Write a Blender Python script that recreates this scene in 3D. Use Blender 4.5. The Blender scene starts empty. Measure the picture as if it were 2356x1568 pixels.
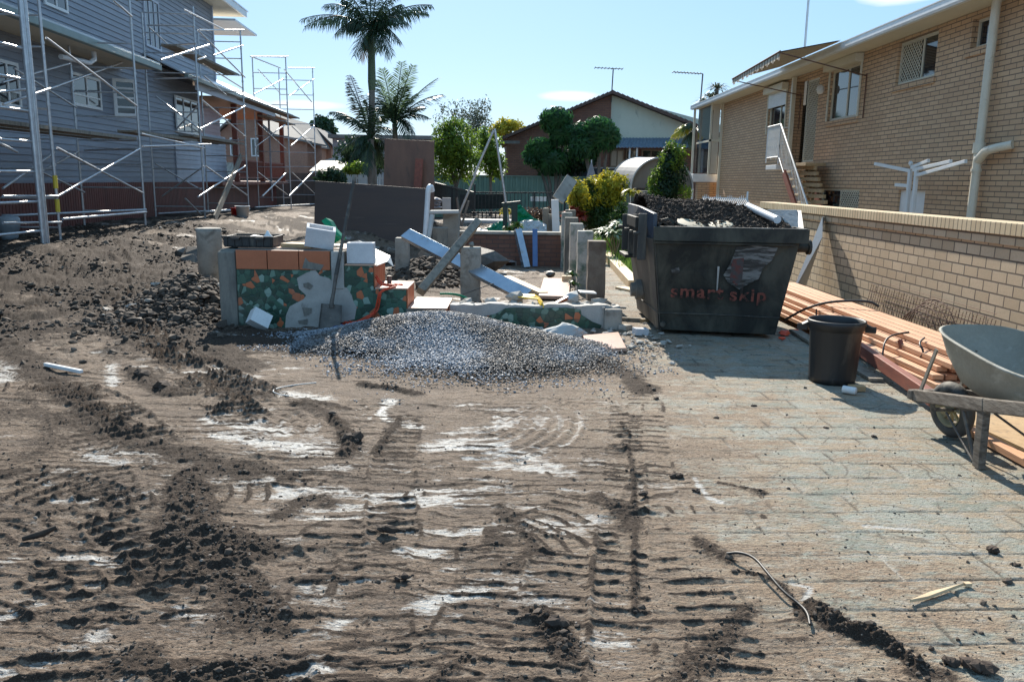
import bpy, math, random
import numpy as np
from mathutils import Vector, Matrix
random.seed(7); rng = np.random.default_rng(7)
sc = bpy.context.scene
col = sc.collection
R = math.radians
# ---------------------------------------------------------------- camera, sky, sun, exposure
PITCH, ROLL, EYE, FPX = R(11.1), R(0.8), 1.7, 2040 / 1.0866
cam_d = bpy.data.cameras.new('camera'); cam = bpy.data.objects.new('camera', cam_d); col.objects.link(cam)
cam_d.sensor_width = 36; cam_d.lens = 2040 / 2560 * 36; cam_d.clip_start = .05; cam_d.clip_end = 3000
cam.matrix_world = Matrix.Translation((0, 0, EYE)) @ Matrix.Rotation(R(90) - PITCH, 4, 'X') @ Matrix.Rotation(ROLL, 4, 'Z')
sc.camera = cam
SUN_EL, SUN_AZ = R(34), R(-7)          # azimuth measured from +Y towards +X
w = bpy.data.worlds.new('World'); sc.world = w; w.use_nodes = True
nt = w.node_tree; bg = nt.nodes['Background']
sky = nt.nodes.new('ShaderNodeTexSky'); sky.sky_type = 'NISHITA'; sky.sun_disc = False
sky.sun_elevation = SUN_EL; sky.sun_rotation = SUN_AZ; sky.air_density = 1.0; sky.dust_density = .35; sky.ozone_density = 1.5
sky_tint = nt.nodes.new('ShaderNodeMix'); sky_tint.data_type = 'RGBA'; sky_tint.blend_type = 'MIX'; sky_tint.inputs[0].default_value = .62; sky_tint.inputs[7].default_value = (3.0, 5.7, 9.0, 1)
nt.links.new(sky.outputs[0], sky_tint.inputs[6]); tcw = nt.nodes.new('ShaderNodeTexCoord'); cloud_col = sky_tint.outputs[2]
def wn(op, a, b):
    x = nt.nodes.new('ShaderNodeMath'); x.operation = op; x.use_clamp = op == 'MULTIPLY'
    for i, v in enumerate((a, b)):
        if isinstance(v, (int, float)): x.inputs[i].default_value = v
        else: nt.links.new(v, x.inputs[i])
    return x.outputs[0]
wnz = nt.nodes.new('ShaderNodeTexNoise'); wmp = nt.nodes.new('ShaderNodeMapping'); wmp.inputs['Scale'].default_value = (1, 1, 3.5); nt.links.new(tcw.outputs['Generated'], wmp.inputs[0]); nt.links.new(wmp.outputs[0], wnz.inputs['Vector']); wnz.inputs['Scale'].default_value = 22; wnz.inputs['Detail'].default_value = 7
for dx_, dz_, sx_, sz_ in ((.392, .193, .040, .010), (.06, .098, .040, .007), (-.24, .082, .05, .006)):
    sp_ = nt.nodes.new('ShaderNodeSeparateXYZ'); nt.links.new(tcw.outputs['Generated'], sp_.inputs[0])
    ex = wn('POWER', wn('DIVIDE', wn('SUBTRACT', sp_.outputs[0], dx_), sx_), 2.0); ez = wn('POWER', wn('DIVIDE', wn('SUBTRACT', sp_.outputs[2], dz_), sz_), 2.0)
    rad = wn('SUBTRACT', wn('ADD', .95, wn('SUBTRACT', wnz.outputs[0], .5)), wn('ADD', ex, ez)); front = wn('GREATER_THAN', sp_.outputs[1], 0.0); mk = wn('MULTIPLY', wn('MULTIPLY', rad, .9), front)
    mx_ = nt.nodes.new('ShaderNodeMix'); mx_.data_type = 'RGBA'; nt.links.new(mk, mx_.inputs[0]); nt.links.new(cloud_col, mx_.inputs[6]); mx_.inputs[7].default_value = (9.5, 9.6, 9.7, 1); cloud_col = mx_.outputs[2]
nt.links.new(cloud_col, bg.inputs[0]); bg.inputs[1].default_value = .074
sd = bpy.data.lights.new('sun', 'SUN'); sun = bpy.data.objects.new('sun', sd); col.objects.link(sun)
sd.energy = 5.0; sd.angle = R(.5); sd.color = (1, .93, .82)
sv = Vector((math.cos(SUN_EL) * math.sin(SUN_AZ), math.cos(SUN_EL) * math.cos(SUN_AZ), math.sin(SUN_EL)))
sun.rotation_euler = sv.to_track_quat('Z', 'Y').to_euler(); sun.location = sv * 60
sc.view_settings.view_transform = 'Standard'; sc.view_settings.look = 'None'; sc.view_settings.gamma = 1
sc.view_settings.exposure = 0.82
sc.cycles.max_bounces = 6; sc.cycles.transparent_max_bounces = 12

# ---------------------------------------------------------------- finding places measured in the survey of the site
def ray(px, py):
    x = (px - 1178) / FPX; y = -(py - 784) / FPX
    c, s = math.cos(ROLL), math.sin(ROLL); x, y = x * c - y * s, x * s + y * c
    cp, sp = math.cos(PITCH), math.sin(PITCH)
    return Vector((x, cp + y * sp, -sp + y * cp))
E0 = Vector((0, 0, EYE))
def G(px, py, z=0):
    d = ray(px, py); return E0 + d * ((z - EYE) / d.z)
def AY(px, py, Y):
    d = ray(px, py); return E0 + d * (Y / d.y)
def AX(px, py, X):
    d = ray(px, py); return E0 + d * (X / d.x)
CR = {1: (0, 0, 820/2074), 2: (700, 0, 640/1792), 3: (1200, 180, 640/2281), 4: (1650, 0, 910/2301), 5: (460, 480, 640/2356), 6: (1000, 440, 640/2182), 7: (1540, 460, 560/1996), 8: (1960, 680, 600/1809)}
def C(k, x, y):
    a, b, s = CR[k]; return ((a + x * s) / 1.0866, (b + y * s) / 1.0866)
LO = Vector((-8.65, 14.7, 0)); LT = Vector((-.067, .998, 0)).normalized(); LN = Vector((LT.y, -LT.x, 0))
def PL(px, py, off=0):
    d = ray(px, py); p0 = LO - LN * off; t = (p0 - E0).dot(LN) / d.dot(LN); p = E0 + d * t
    return (p - LO).dot(LT), p.z
def LP(s, off, z):
    p = LO + LT * s - LN * off; return Vector((p.x, p.y, z))

# ---------------------------------------------------------------- mesh helpers
class MB:
    def __init__(s): s.v = []; s.f = []; s.sm = []; s.mi = []; s.m = 0
    def add(s, vs, fs, smooth=False):
        n = len(s.v); s.v += [tuple(p) for p in vs]
        for f in fs: s.f.append(tuple(i + n for i in f)); s.sm.append(smooth); s.mi.append(s.m)
        return s
    def box(s, a, b):
        x0, x1 = sorted((a[0], b[0])); y0, y1 = sorted((a[1], b[1])); z0, z1 = sorted((a[2], b[2]))
        return s.add([(x0,y0,z0),(x1,y0,z0),(x1,y1,z0),(x0,y1,z0),(x0,y0,z1),(x1,y0,z1),(x1,y1,z1),(x0,y1,z1)], BF)
    def pbox(s, o, u, v, n, u0, u1, v0, v1, n0, n1):      # box in a local frame
        P = [o + u*a + v*b + n*c for c in (n0, n1) for b, a in ((v0,u0),(v0,u1),(v1,u1),(v1,u0))]
        return s.add(P, BF)
    def beam(s, a, b, w, h, up=Vector((0,0,1))):
        a, b = Vector(a), Vector(b); d = (b-a).normalized(); r = d.cross(up)
        if r.length < 1e-3: r = d.cross(Vector((0,1,0)))
        r.normalize(); q = r.cross(d)
        P = [e + r*i*w/2 + q*j*h/2 for e in (a, b) for i, j in ((-1,-1),(1,-1),(1,1),(-1,1))]
        return s.add(P, BF)
    def tube(s, pts, r, n=8, cap=True):
        pts = [Vector(p) for p in pts]; rs = r if hasattr(r, '__len__') else [r]*len(pts)
        V = []; pr = None
        for i, p in enumerate(pts):
            d = (pts[min(i+1, len(pts)-1)] - pts[max(i-1, 0)]).normalized()
            if pr is None:
                pr = d.cross(Vector((0,0,1)));
                if pr.length < .05: pr = d.cross(Vector((0,1,0)))
            pr = (pr - d*pr.dot(d)).normalized(); q = d.cross(pr)
            V += [p + (pr*math.cos(t) + q*math.sin(t))*rs[i] for t in (2*math.pi*k/n for k in range(n))]
        F_ = [(i*n+k, i*n+(k+1)%n, (i+1)*n+(k+1)%n, (i+1)*n+k) for i in range(len(pts)-1) for k in range(n)]
        s.add(V, F_, True)
        if cap:
            s.add(V[:n], [tuple(range(n))[::-1]]); s.add(V[-n:], [tuple(range(n))])
        return s
    def lathe(s, c, prof, n=32, smooth=True):
        c = Vector(c); V = [c + Vector((r*math.cos(2*math.pi*k/n), r*math.sin(2*math.pi*k/n), z)) for r, z in prof for k in range(n)]
        return s.add(V, [(i*n+k, i*n+(k+1)%n, (i+1)*n+(k+1)%n, (i+1)*n+k) for i in range(len(prof)-1) for k in range(n)], smooth)
    def prism(s, pts, off):                                  # planar polygon extruded by off
        n = len(pts); off = Vector(off); P = [Vector(p) for p in pts]; Q = [p + off for p in P]
        return s.add(P+Q, [tuple(range(n))[::-1], tuple(range(n, 2*n))] + [(i, (i+1)%n, n+(i+1)%n, n+i) for i in range(n)])
    def rock(s, c, r, seed=0, flat=.7, rough=.25):
        rr = random.Random(seed); V, F_ = ICO; c = Vector(c); sx, sy = rr.uniform(.7,1.3), rr.uniform(.7,1.3)
        a = rr.uniform(0, 6.3); ca, sa = math.cos(a), math.sin(a); P = []
        for x, y, z in V:
            k = r*(1 + rr.uniform(-rough, rough)); x, y, z = x*k*sx, y*k*sy, z*k*flat
            P.append(c + Vector((x*ca-y*sa, x*sa+y*ca, z)))
        return s.add(P, F_)
    def build(s, name, mats, parent=None, bev=0, sub=0):
        me = bpy.data.meshes.new(name); me.from_pydata(s.v, [], s.f)
        me.polygons.foreach_set('use_smooth', s.sm)
        mats = mats if isinstance(mats, (list, tuple)) else [mats]
        for m in mats: me.materials.append(m)
        if len(mats) > 1: me.polygons.foreach_set('material_index', s.mi)
        me.update(); o = bpy.data.objects.new(name, me); col.objects.link(o)
        if parent:
            o.parent = parent; o.location = -parent.location if parent.parent is None else (0,0,0)
            if parent.parent is None and parent.type == 'MESH': o.location = (0,0,0)
        if bev:
            b = o.modifiers.new('bevel', 'BEVEL'); b.width = bev; b.segments = 2; b.limit_method = 'ANGLE'; b.angle_limit = R(40)
        return o
BF = [(3,2,1,0),(4,5,6,7),(0,1,5,4),(1,2,6,5),(2,3,7,6),(3,0,4,7)]
def ico_make():
    t = (1+5**.5)/2; V = [(-1,t,0),(1,t,0),(-1,-t,0),(1,-t,0),(0,-1,t),(0,1,t),(0,-1,-t),(0,1,-t),(t,0,-1),(t,0,1),(-t,0,-1),(-t,0,1)]
    k = (1+t*t)**.5; V = [(a/k,b/k,c/k) for a,b,c in V]
    F_ = [(0,11,5),(0,5,1),(0,1,7),(0,7,10),(0,10,11),(1,5,9),(5,11,4),(11,10,2),(10,7,6),(7,1,8),(3,9,4),(3,4,2),(3,2,6),(3,6,8),(3,8,9),(4,9,5),(2,4,11),(6,2,10),(8,6,7),(9,8,1)]
    return V, F_
ICO = ico_make()
def tag(o, label=None, cat=None, group=None, kind=None):
    if label: o['label'] = label
    if cat: o['category'] = cat
    if group: o['group'] = group
    if kind: o['kind'] = kind
    return o
def thing(name, label, cat, loc=(0,0,0), group=None):
    o = bpy.data.objects.new(name, None); col.objects.link(o); o.location = loc; o.empty_display_size = .1
    return tag(o, label, cat, group)
def copy_tree(o, parent=None):
    c = o.copy(); col.objects.link(c)
    if parent: c.parent = parent
    for ch in [x for x in KIDS.get(o.name, [])]: copy_tree(ch, c)
    return c
KIDS = {}
def bulk(name, V, F3, m, attr=None, smooth=False):         # V (n,3) float, F3 (k,3|4) int
    me = bpy.data.meshes.new(name); n, k = len(V), F3.shape[1]
    me.vertices.add(n); me.vertices.foreach_set('co', V.astype(np.float32).ravel())
    me.loops.add(F3.size); me.loops.foreach_set('vertex_index', F3.astype(np.int32).ravel())
    me.polygons.add(len(F3)); me.polygons.foreach_set('loop_start', np.arange(0, F3.size, k, dtype=np.int32))
    me.polygons.foreach_set('use_smooth', np.full(len(F3), smooth))
    me.update(calc_edges=True)
    if attr:
        for an, A in attr.items():
            ca = me.color_attributes.new(an, 'FLOAT_COLOR', 'POINT'); ca.data.foreach_set('color', A.astype(np.float32).ravel())
    me.materials.append(m); o = bpy.data.objects.new(name, me); col.objects.link(o); return o

# ---------------------------------------------------------------- materials
class NT:
    def __init__(s, name):
        s.m = bpy.data.materials.new(name); s.m.use_nodes = True; s.t = s.m.node_tree; s.b = s.t.nodes['Principled BSDF']; s.out = s.t.nodes['Material Output']
        s.g = s.n('ShaderNodeNewGeometry').outputs['Position']
    def n(s, typ, **kw):
        x = s.t.nodes.new(typ)
        for k, v in kw.items(): setattr(x, k, v)
        return x
    def l(s, a, b): s.t.links.new(a, b)
    def set(s, inp, v):
        if hasattr(v, 'links') or isinstance(v, bpy.types.NodeSocket): s.l(v, inp)
        else: inp.default_value = v
    def noise(s, scale, detail=4, vec=None, rough=.55, dist=0, out=0):
        x = s.n('ShaderNodeTexNoise'); x.inputs['Scale'].default_value = scale; x.inputs['Detail'].default_value = detail; x.inputs['Roughness'].default_value = rough; x.inputs['Distortion'].default_value = dist
        s.l(vec or s.g, x.inputs['Vector']); return x.outputs[out]
    def scale(s, sx, sy, sz, vec=None, rot=(0,0,0), loc=(0,0,0)):
        x = s.n('ShaderNodeMapping'); x.inputs['Scale'].default_value = (sx,sy,sz); x.inputs['Rotation'].default_value = rot; x.inputs['Location'].default_value = loc; s.l(vec or s.g, x.inputs['Vector']); return x.outputs[0]
    def ramp(s, fac, stops, interp='LINEAR'):
        x = s.n('ShaderNodeValToRGB'); r = x.color_ramp; r.interpolation = interp
        while len(r.elements) < len(stops): r.elements.new(.5)
        for e, (p, c) in zip(r.elements, stops): e.position = p; e.color = c if len(c) == 4 else (*c, 1)
        s.l(fac, x.inputs[0]); return x.outputs[0]
    def mr(s, fac, a, b, c=0, d=1):
        x = s.n('ShaderNodeMapRange'); x.inputs[1].default_value = a; x.inputs[2].default_value = b; x.inputs[3].default_value = c; x.inputs[4].default_value = d; s.l(fac, x.inputs[0]); return x.outputs[0]
    def mix(s, fac, a, b, mode='MIX'):
        x = s.n('ShaderNodeMix', data_type='RGBA', blend_type=mode)
        s.set(x.inputs[0], fac)
        for i, v in ((6, a), (7, b)):
            if isinstance(v, tuple): x.inputs[i].default_value = v if len(v) == 4 else (*v, 1)
            else: s.l(v, x.inputs[i])
        return x.outputs[2]
    def math(s, op, a, b=0, clamp=False):
        x = s.n('ShaderNodeMath', operation=op); x.use_clamp = clamp; s.set(x.inputs[0], a); s.set(x.inputs[1], b); return x.outputs[0]
    def bump(s, h, strength=.3, dist=.01, nrm=None):
        x = s.n('ShaderNodeBump'); x.inputs['Strength'].default_value = strength; x.inputs['Distance'].default_value = dist; s.l(h, x.inputs['Height'])
        if nrm: s.l(nrm, x.inputs['Normal'])
        return x.outputs[0]
    def fin(s, colr, rough=.7, nrm=None, metal=0, spec=None, trans=0):
        if isinstance(colr, tuple): s.b.inputs['Base Color'].default_value = (*colr[:3], 1)
        else: s.l(colr, s.b.inputs['Base Color'])
        s.set(s.b.inputs['Roughness'], rough); s.b.inputs['Metallic'].default_value = metal
        if spec is not None: s.set(s.b.inputs['Specular IOR Level'], spec)
        if nrm: s.l(nrm, s.b.inputs['Normal'])
        if trans:
            tr = s.n('ShaderNodeBsdfTranslucent'); s.set(tr.inputs[0], colr if not isinstance(colr, tuple) else (*colr[:3], 1))
            mx = s.n('ShaderNodeMixShader'); mx.inputs[0].default_value = trans; s.l(s.b.outputs[0], mx.inputs[1]); s.l(tr.outputs[0], mx.inputs[2]); s.l(mx.outputs[0], s.out.inputs[0])
        return s.m
def pm(name, c1, c2=None, scale=6, rough=.65, bump=.15, metal=0, spec=None, trans=0, dirt=None, dirt_amt=.4, fine=60, stretch=(1,1,1), bdist=.008):
    t = NT(name); v = t.scale(*stretch)
    if c2 is None: c2 = tuple(x*.75 for x in c1)
    c = t.mix(t.mr(t.noise(scale, 6, v), .35, .65), c1, c2)
    c = t.mix(t.mr(t.noise(fine, 3, v), .3, .75, 0, .35), c, tuple(x*.72 for x in c2))
    if dirt: c = t.mix(t.mr(t.noise(scale*.6+1.3, 7, v, .65, .4), .62-.25*dirt_amt, .72-.1*dirt_amt), c, dirt)
    nr = t.bump(t.noise(fine*.6, 5, v), bump, bdist) if bump else None
    return t.fin(c, rough, nr, metal, spec, trans)
def brick(name, c1, c2, mortar, w=.24, h=.086, off=.5, ms=.009, bump=.7, vertical=False, rough=.8, stain=None, zo=0.0):
    t = NT(name); sp = t.n('ShaderNodeSeparateXYZ'); t.l(t.g, sp.inputs[0]); cb = t.n('ShaderNodeCombineXYZ')
    t.l(t.math('ADD', sp.outputs[0], sp.outputs[1]), cb.inputs[0]); t.l(t.math('ADD', sp.outputs[2], zo), cb.inputs[1])
    b = t.n('ShaderNodeTexBrick'); b.offset = off; b.inputs['Scale'].default_value = 1; b.inputs['Brick Width'].default_value = w; b.inputs['Row Height'].default_value = h
    b.inputs['Mortar Size'].default_value = ms; b.inputs['Mortar Smooth'].default_value = .15; b.inputs['Bias'].default_value = 0
    b.inputs['Color1'].default_value = (*c1, 1); b.inputs['Color2'].default_value = (*c2, 1); b.inputs['Mortar'].default_value = (*mortar, 1)
    t.l(cb.outputs[0], b.inputs['Vector'])
    c = t.mix(t.mr(t.noise(1.1, 5), .35, .7, 0, .35), b.outputs[0], tuple(x*.7 for x in c2))
    c = t.mix(t.mr(t.noise(45, 4), .4, .8, 0, .3), c, tuple(x*.6 for x in c2))
    if stain: c = t.mix(t.mr(t.noise(2.2, 7, t.scale(1,1,.35), .65), .55, .72, 0, .6), c, stain)
    hgt = t.math('ADD', t.math('MULTIPLY', b.outputs[1], -1), t.math('MULTIPLY', t.noise(80, 4), .25))
    return t.fin(c, rough, t.bump(hgt, bump, .008))
M = {}
M['cream_brick'] = brick('cream_brick', (.68,.45,.27), (.57,.36,.21), (.13,.10,.075), w=.33)
M['wall_brick'] = brick('wall_brick', (.66,.51,.34), (.53,.395,.25), (.09,.07,.055), w=.25, h=.113)
M['wall_cap'] = brick('wall_cap', (.72,.57,.36), (.62,.47,.28), (.13,.10,.075), w=.085, h=.6, off=0, ms=.008, zo=.2)
M['brown_brick'] = brick('brown_brick', (.25,.12,.08), (.18,.085,.06), (.10,.075,.065), w=.24, h=.086)
M['far_brick'] = brick('far_brick', (.33,.15,.10), (.25,.11,.075), (.22,.16,.13), w=.3, h=.11)
M['town_brick'] = brick('town_brick', (.42,.22,.14), (.34,.17,.11), (.3,.22,.17), w=.3, h=.11)
M['cream'] = pm('cream_paint', (.72,.66,.52), (.66,.59,.45), 3, .5, .05)
M['soffit'] = pm('soffit_sheet', (.70,.62,.47), (.66,.58,.43), 2, .6, .03)
M['white'] = pm('white_paint', (.8,.8,.78), (.72,.72,.70), 5, .4, .05)
M['pvc'] = pm('white_plastic', (.8,.8,.8), (.7,.7,.7), 8, .35, .05)
M['glass'] = pm('dark_glass', (.012,.014,.018), (.02,.024,.028), 1.5, .05, 0, spec=.9)
M['roof_metal'] = pm('roof_metal', (.42,.45,.47), (.34,.37,.40), 2, .3, .05, metal=.5)
M['steel'] = pm('galvanised_steel', (.62,.62,.62), (.46,.46,.47), 9, .32, .12, metal=.5, stretch=(1,1,1))
M['tin'] = pm('blue_galvanised_steel', (.46,.52,.58), (.34,.39,.45), 4, .24, .1, metal=.7, dirt=(.3,.27,.22), dirt_amt=.15)
M['bluesteel'] = pm('blue_painted_steel', (.10,.20,.42), (.07,.15,.34), 5, .4, .1)
M['concrete'] = pm('concrete', (.40,.37,.32), (.28,.26,.225), 5, .85, .6, dirt=(.17,.15,.125), dirt_amt=.3)
M['darkconc'] = pm('weathered_concrete', (.27,.25,.21), (.16,.15,.13), 4, .88, .7, dirt=(.09,.085,.075), dirt_amt=.5, stretch=(1,1,.35))
M['cement'] = pm('bare_cement_render', (.50,.48,.44), (.36,.34,.31), 3.5, .85, .5, dirt=(.20,.19,.17), dirt_amt=.1)
M['greenpost'] = pm('green_flaking_post', (.42,.41,.37), (.33,.32,.29), 3, .85, .5, dirt=(.07,.12,.09), dirt_amt=.55)
M['brownpost'] = pm('brown_stained_pier', (.25,.2,.155), (.16,.13,.105), 3, .85, .6, dirt=(.10,.065,.045), dirt_amt=.6, stretch=(1,1,.5))
M['grate_block'] = pm('grey_masonry', (.66,.66,.66), (.58,.58,.59), 7, .85, .3, dirt=(.22,.2,.18), dirt_amt=.02)
M['terracotta'] = pm('terracotta_tile', (.50,.15,.06), (.42,.12,.045), 5, .45, .1, dirt=(.30,.16,.10), dirt_amt=.05)
M['tiletop'] = pm('glossy_sunlit_tread_tile', (.66,.40,.28), (.56,.34,.24), 6, .32, .08, dirt=(.30,.22,.17), dirt_amt=.1)  # glossy terracotta, paled so the sun glare on the tops sits in the colour
def mosaic():
    t = NT('crazy_mosaic'); v = t.scale(1, 1, 1); d = t.noise(4, 2, v, out=1)
    vv = t.mix(.012, v, d, 'ADD')
    vo = t.n('ShaderNodeTexVoronoi'); vo.inputs['Scale'].default_value = 15; t.l(vv, vo.inputs['Vector'])
    ed = t.n('ShaderNodeTexVoronoi', feature='DISTANCE_TO_EDGE'); ed.inputs['Scale'].default_value = 15; t.l(vv, ed.inputs['Vector'])
    sp = t.n('ShaderNodeSeparateColor'); t.l(vo.outputs['Color'], sp.inputs[0])
    c = t.ramp(sp.outputs[0], [(0,(.018,.055,.036)),(.35,(.025,.08,.05)),(.58,(.038,.11,.072)),(.74,(.13,.23,.175)),(.87,(.46,.13,.05)),(.95,(.22,.33,.27))], 'CONSTANT')
    c = t.mix(t.mr(ed.outputs[0], 0, .035, .8, 0), c, (.05,.07,.055))
    c = t.mix(t.mr(t.noise(2.5, 6), .52, .68, 0, .5), c, (.14,.13,.11))
    return t.fin(c, .38, t.bump(t.mr(ed.outputs[0], 0, .06), .5, .006))
M['mosaic'] = mosaic()
M['skip'] = pm('black_worn_skip_paint', (.016,.017,.015), (.028,.028,.024), 2.2, .6, .3, spec=.3, dirt=(.075,.072,.055), dirt_amt=.7, fine=35, stretch=(1,1,.6))
M['skipside'] = pm('muddy_grey_skip_side', (.085,.08,.07), (.04,.04,.037), 2.5, .55, .3, dirt=(.19,.17,.13), dirt_amt=.5, stretch=(1.5,1.5,.3))
M['skipblue'] = pm('blue_grey_skip_lining', (.05,.075,.11), (.03,.04,.06), 5, .5, .2, dirt=(.13,.12,.1), dirt_amt=.4)
M['letter'] = None
def worn(name, c, base, amt, sc_=14, st=(1,1,2)):
    t = NT(name); m = t.mr(t.noise(sc_, 6, t.scale(*st), .65), amt-.05, amt+.05)
    return t.fin(t.mix(m, base, c), .55)
M['letter'] = worn('faded_orange_lettering', (.23,.065,.045), (.022,.02,.018), .475, 10, (1,1,1))
M['scrape'] = worn('scraped_grey_paint', (.19,.19,.18), (.03,.03,.028), .52, 7, (.6,.6,5))
M['redscrape'] = worn('faded_red_paint', (.12,.035,.03), (.06,.055,.055), .53, 16)
M['bin'] = pm('black_plastic', (.016,.016,.017), (.026,.025,.024), 5, .5, .1, dirt=(.10,.085,.065), dirt_amt=.12, stretch=(1,1,.3))
M['redwood'] = pm('fresh_red_hardwood', (.60,.275,.14), (.46,.19,.095), 5, .6, .3, dirt=(.34,.13,.07), dirt_amt=.2, stretch=(5,.4,5), fine=40)
M['paleredwood'] = pm('pale_pink_hardwood', (.70,.385,.22), (.57,.29,.155), 5, .6, .25, stretch=(5,.4,5), fine=40)
M['darkred'] = pm('dark_red_stained_timber', (.30,.09,.055), (.2,.06,.04), 5, .6, .3, dirt=(.16,.09,.06), dirt_amt=.3, stretch=(4,.6,4))
M['wood'] = pm('raw_timber', (.50,.34,.18), (.40,.26,.13), 5, .7, .3, dirt=(.2,.14,.09), dirt_amt=.2, stretch=(3,3,3))
M['pine'] = pm('cut_pine', (.68,.52,.32), (.58,.42,.25), 4, .7, .25, stretch=(3,1,3))
M['greywood'] = pm('grey_weathered_timber', (.30,.26,.205), (.19,.165,.13), 6, .85, .5, dirt=(.1,.09,.07), dirt_amt=.35, stretch=(3,3,1))
M['barrowwood'] = pm('peeling_painted_timber', (.23,.20,.165), (.12,.095,.072), 8, .85, .6, dirt=(.06,.048,.038), dirt_amt=.6, stretch=(3,.8,6))
M['tray'] = pm('cement_crusted_grey_tray', (.34,.32,.26), (.25,.235,.19), 3, .75, .4, dirt=(.44,.42,.36), dirt_amt=.25, fine=50)
M['rubber'] = pm('dusty_rubber', (.09,.088,.08), (.055,.052,.048), 6, .8, .3, dirt=(.26,.235,.19), dirt_amt=.45)
M['rim'] = pm('yellow_grey_rim', (.42,.36,.19), (.27,.24,.15), 8, .5, .2, dirt=(.17,.15,.12), dirt_amt=.3)
M['plydark'] = pm('dark_formply', (.092,.058,.043), (.075,.048,.038), 2, .6, .08, dirt=(.16,.115,.09), dirt_amt=.02, stretch=(.4,1,3))
M['plybrown'] = pm('brown_formply', (.23,.115,.07), (.17,.085,.055), 3, .6, .1, dirt=(.11,.065,.045), dirt_amt=.2, stretch=(2,1,.5))
M['greentarp'] = pm('green_tarpaulin', (.0,.30,.15), (.0,.22,.11), 5, .4, .2, trans=.35)
M['whitetarp'] = pm('white_grey_plastic_sheet', (.62,.64,.63), (.45,.48,.48), 5, .4, .2, trans=.2)
M['orange'] = pm('orange_red_netting', (.75,.09,.03), (.6,.06,.02), 8, .5, .1)
M['yellow'] = pm('yellow_strap', (.8,.55,.03), (.7,.45,.02), 8, .5, .1)
M['black'] = pm('black_rubber', (.015,.015,.015), (.03,.028,.025), 8, .5, .1)
M['rust'] = pm('rusty_mesh', (.16,.075,.045), (.10,.05,.035), 20, .8, .2)
M['iron'] = pm('dirty_iron', (.16,.14,.12), (.09,.08,.07), 9, .6, .4, metal=.3, dirt=(.25,.2,.15), dirt_amt=.3)
M['palebloc'] = pm('pale_cement_board', (.50,.50,.48), (.44,.44,.42), 3, .8, .15)
M['cutslab'] = pm('cut_slab', (.40,.39,.37), (.28,.27,.26), 14, .9, .7, dirt=(.17,.16,.14), dirt_amt=.3)
M['rubble'] = pm('broken_concrete', (.50,.46,.40), (.34,.31,.27), 9, .9, .6, dirt=(.2,.165,.125), dirt_amt=.4)
M['weather'] = pm('blue_grey_weatherboard', (.265,.29,.335), (.225,.245,.285), 2, .5, .06, stretch=(1,.6,3))
M['paleweather'] = pm('pale_weatherboard', (.50,.53,.60), (.42,.46,.53), 2, .5, .06)
M['pinkboard'] = pm('pink_primed_board', (.56,.40,.40), (.5,.35,.35), 2, .5, .06)
M['batten'] = pm('red_brown_batten', (.20,.055,.038), (.13,.038,.028), 3, .6, .1, stretch=(1,1,.3))
M['gutter'] = pm('green_grey_gutter', (.20,.27,.25), (.16,.22,.21), 3, .4, .05)
M['steelroof'] = pm('light_steel_roof', (.62,.66,.70), (.55,.59,.63), 3, .3, .06, metal=.4)
M['ochre'] = pm('orange_timber_lining', (.50,.32,.17), (.44,.27,.14), 4, .6, .1)
M['tile_grey'] = pm('grey_roof_tile', (.19,.18,.165), (.13,.125,.115), 4, .8, .4)
M['tile_brown'] = pm('dark_brown_roof_tile', (.12,.075,.06), (.08,.05,.042), 4, .8, .4)
M['tile_tan'] = pm('tan_roof_tile', (.42,.37,.30), (.31,.27,.22), 5, .7, .4)
M['fibro'] = pm('stained_fibro_sheet', (.56,.60,.50), (.50,.54,.45), 1.2, .8, .1, dirt=(.33,.36,.30), dirt_amt=.1, stretch=(1,1,.5))
M['awn_blue'] = pm('stained_blue_awning', (.16,.22,.28), (.10,.14,.19), 3, .6, .2, dirt=(.30,.34,.36), dirt_amt=.2, stretch=(3,3,.6))
M['awn_brown'] = pm('brown_striped_canvas', (.30,.235,.17), (.24,.185,.135), 2, .8, .2)
M['awn_pale'] = pm('pale_canvas_stripe', (.62,.54,.43), (.55,.47,.37), 2, .8, .2)
M['canopy'] = pm('grey_brown_canopy_fabric', (.34,.29,.235), (.27,.23,.19), 2, .7, .1, dirt=(.16,.14,.115), dirt_amt=.2, stretch=(1,1,.4), trans=.25)
M['canopyrib'] = pm('pale_grey_canopy_side', (.24,.235,.225), (.16,.155,.15), 3, .6, .1, stretch=(1,1,.3))
M['colorbond'] = pm('green_steel_fence', (.17,.28,.22), (.14,.24,.185), 1.5, .45, .05)
M['darkgreen'] = pm('dark_green_metal', (.02,.045,.035), (.015,.03,.025), 5, .5, .1)
M['hedgewall'] = pm('dark_screen', (.03,.035,.03), (.015,.02,.015), 7, .9, .3)
M['fencewood'] = pm('old_paling', (.15,.12,.10), (.10,.08,.07), 3, .85, .4, stretch=(3,3,.4))
M['canvas_grey'] = pm('grey_canvas', (.34,.32,.33), (.25,.24,.25), 5, .8, .2)
M['bark'] = pm('grey_bark', (.23,.20,.165), (.14,.12,.10), 8, .9, .6, stretch=(1,1,.5))
M['palmtrunk'] = pm('green_palm_trunk', (.11,.15,.075), (.09,.12,.06), 4, .6, .2, stretch=(.3,.3,4))
M['pot'] = pm('glazed_pot', (.30,.33,.35), (.22,.25,.27), 5, .4, .15)
M['red'] = pm('red_plastic', (.5,.02,.02), (.4,.015,.015), 5, .4, .05)
M['bluefab'] = pm('blue_cloth', (.03,.08,.28), (.02,.06,.2), 5, .8, .2)
M['yellowtape'] = pm('yellow_band', (.75,.55,.05), (.6,.45,.05), 5, .5, .1)
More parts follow.
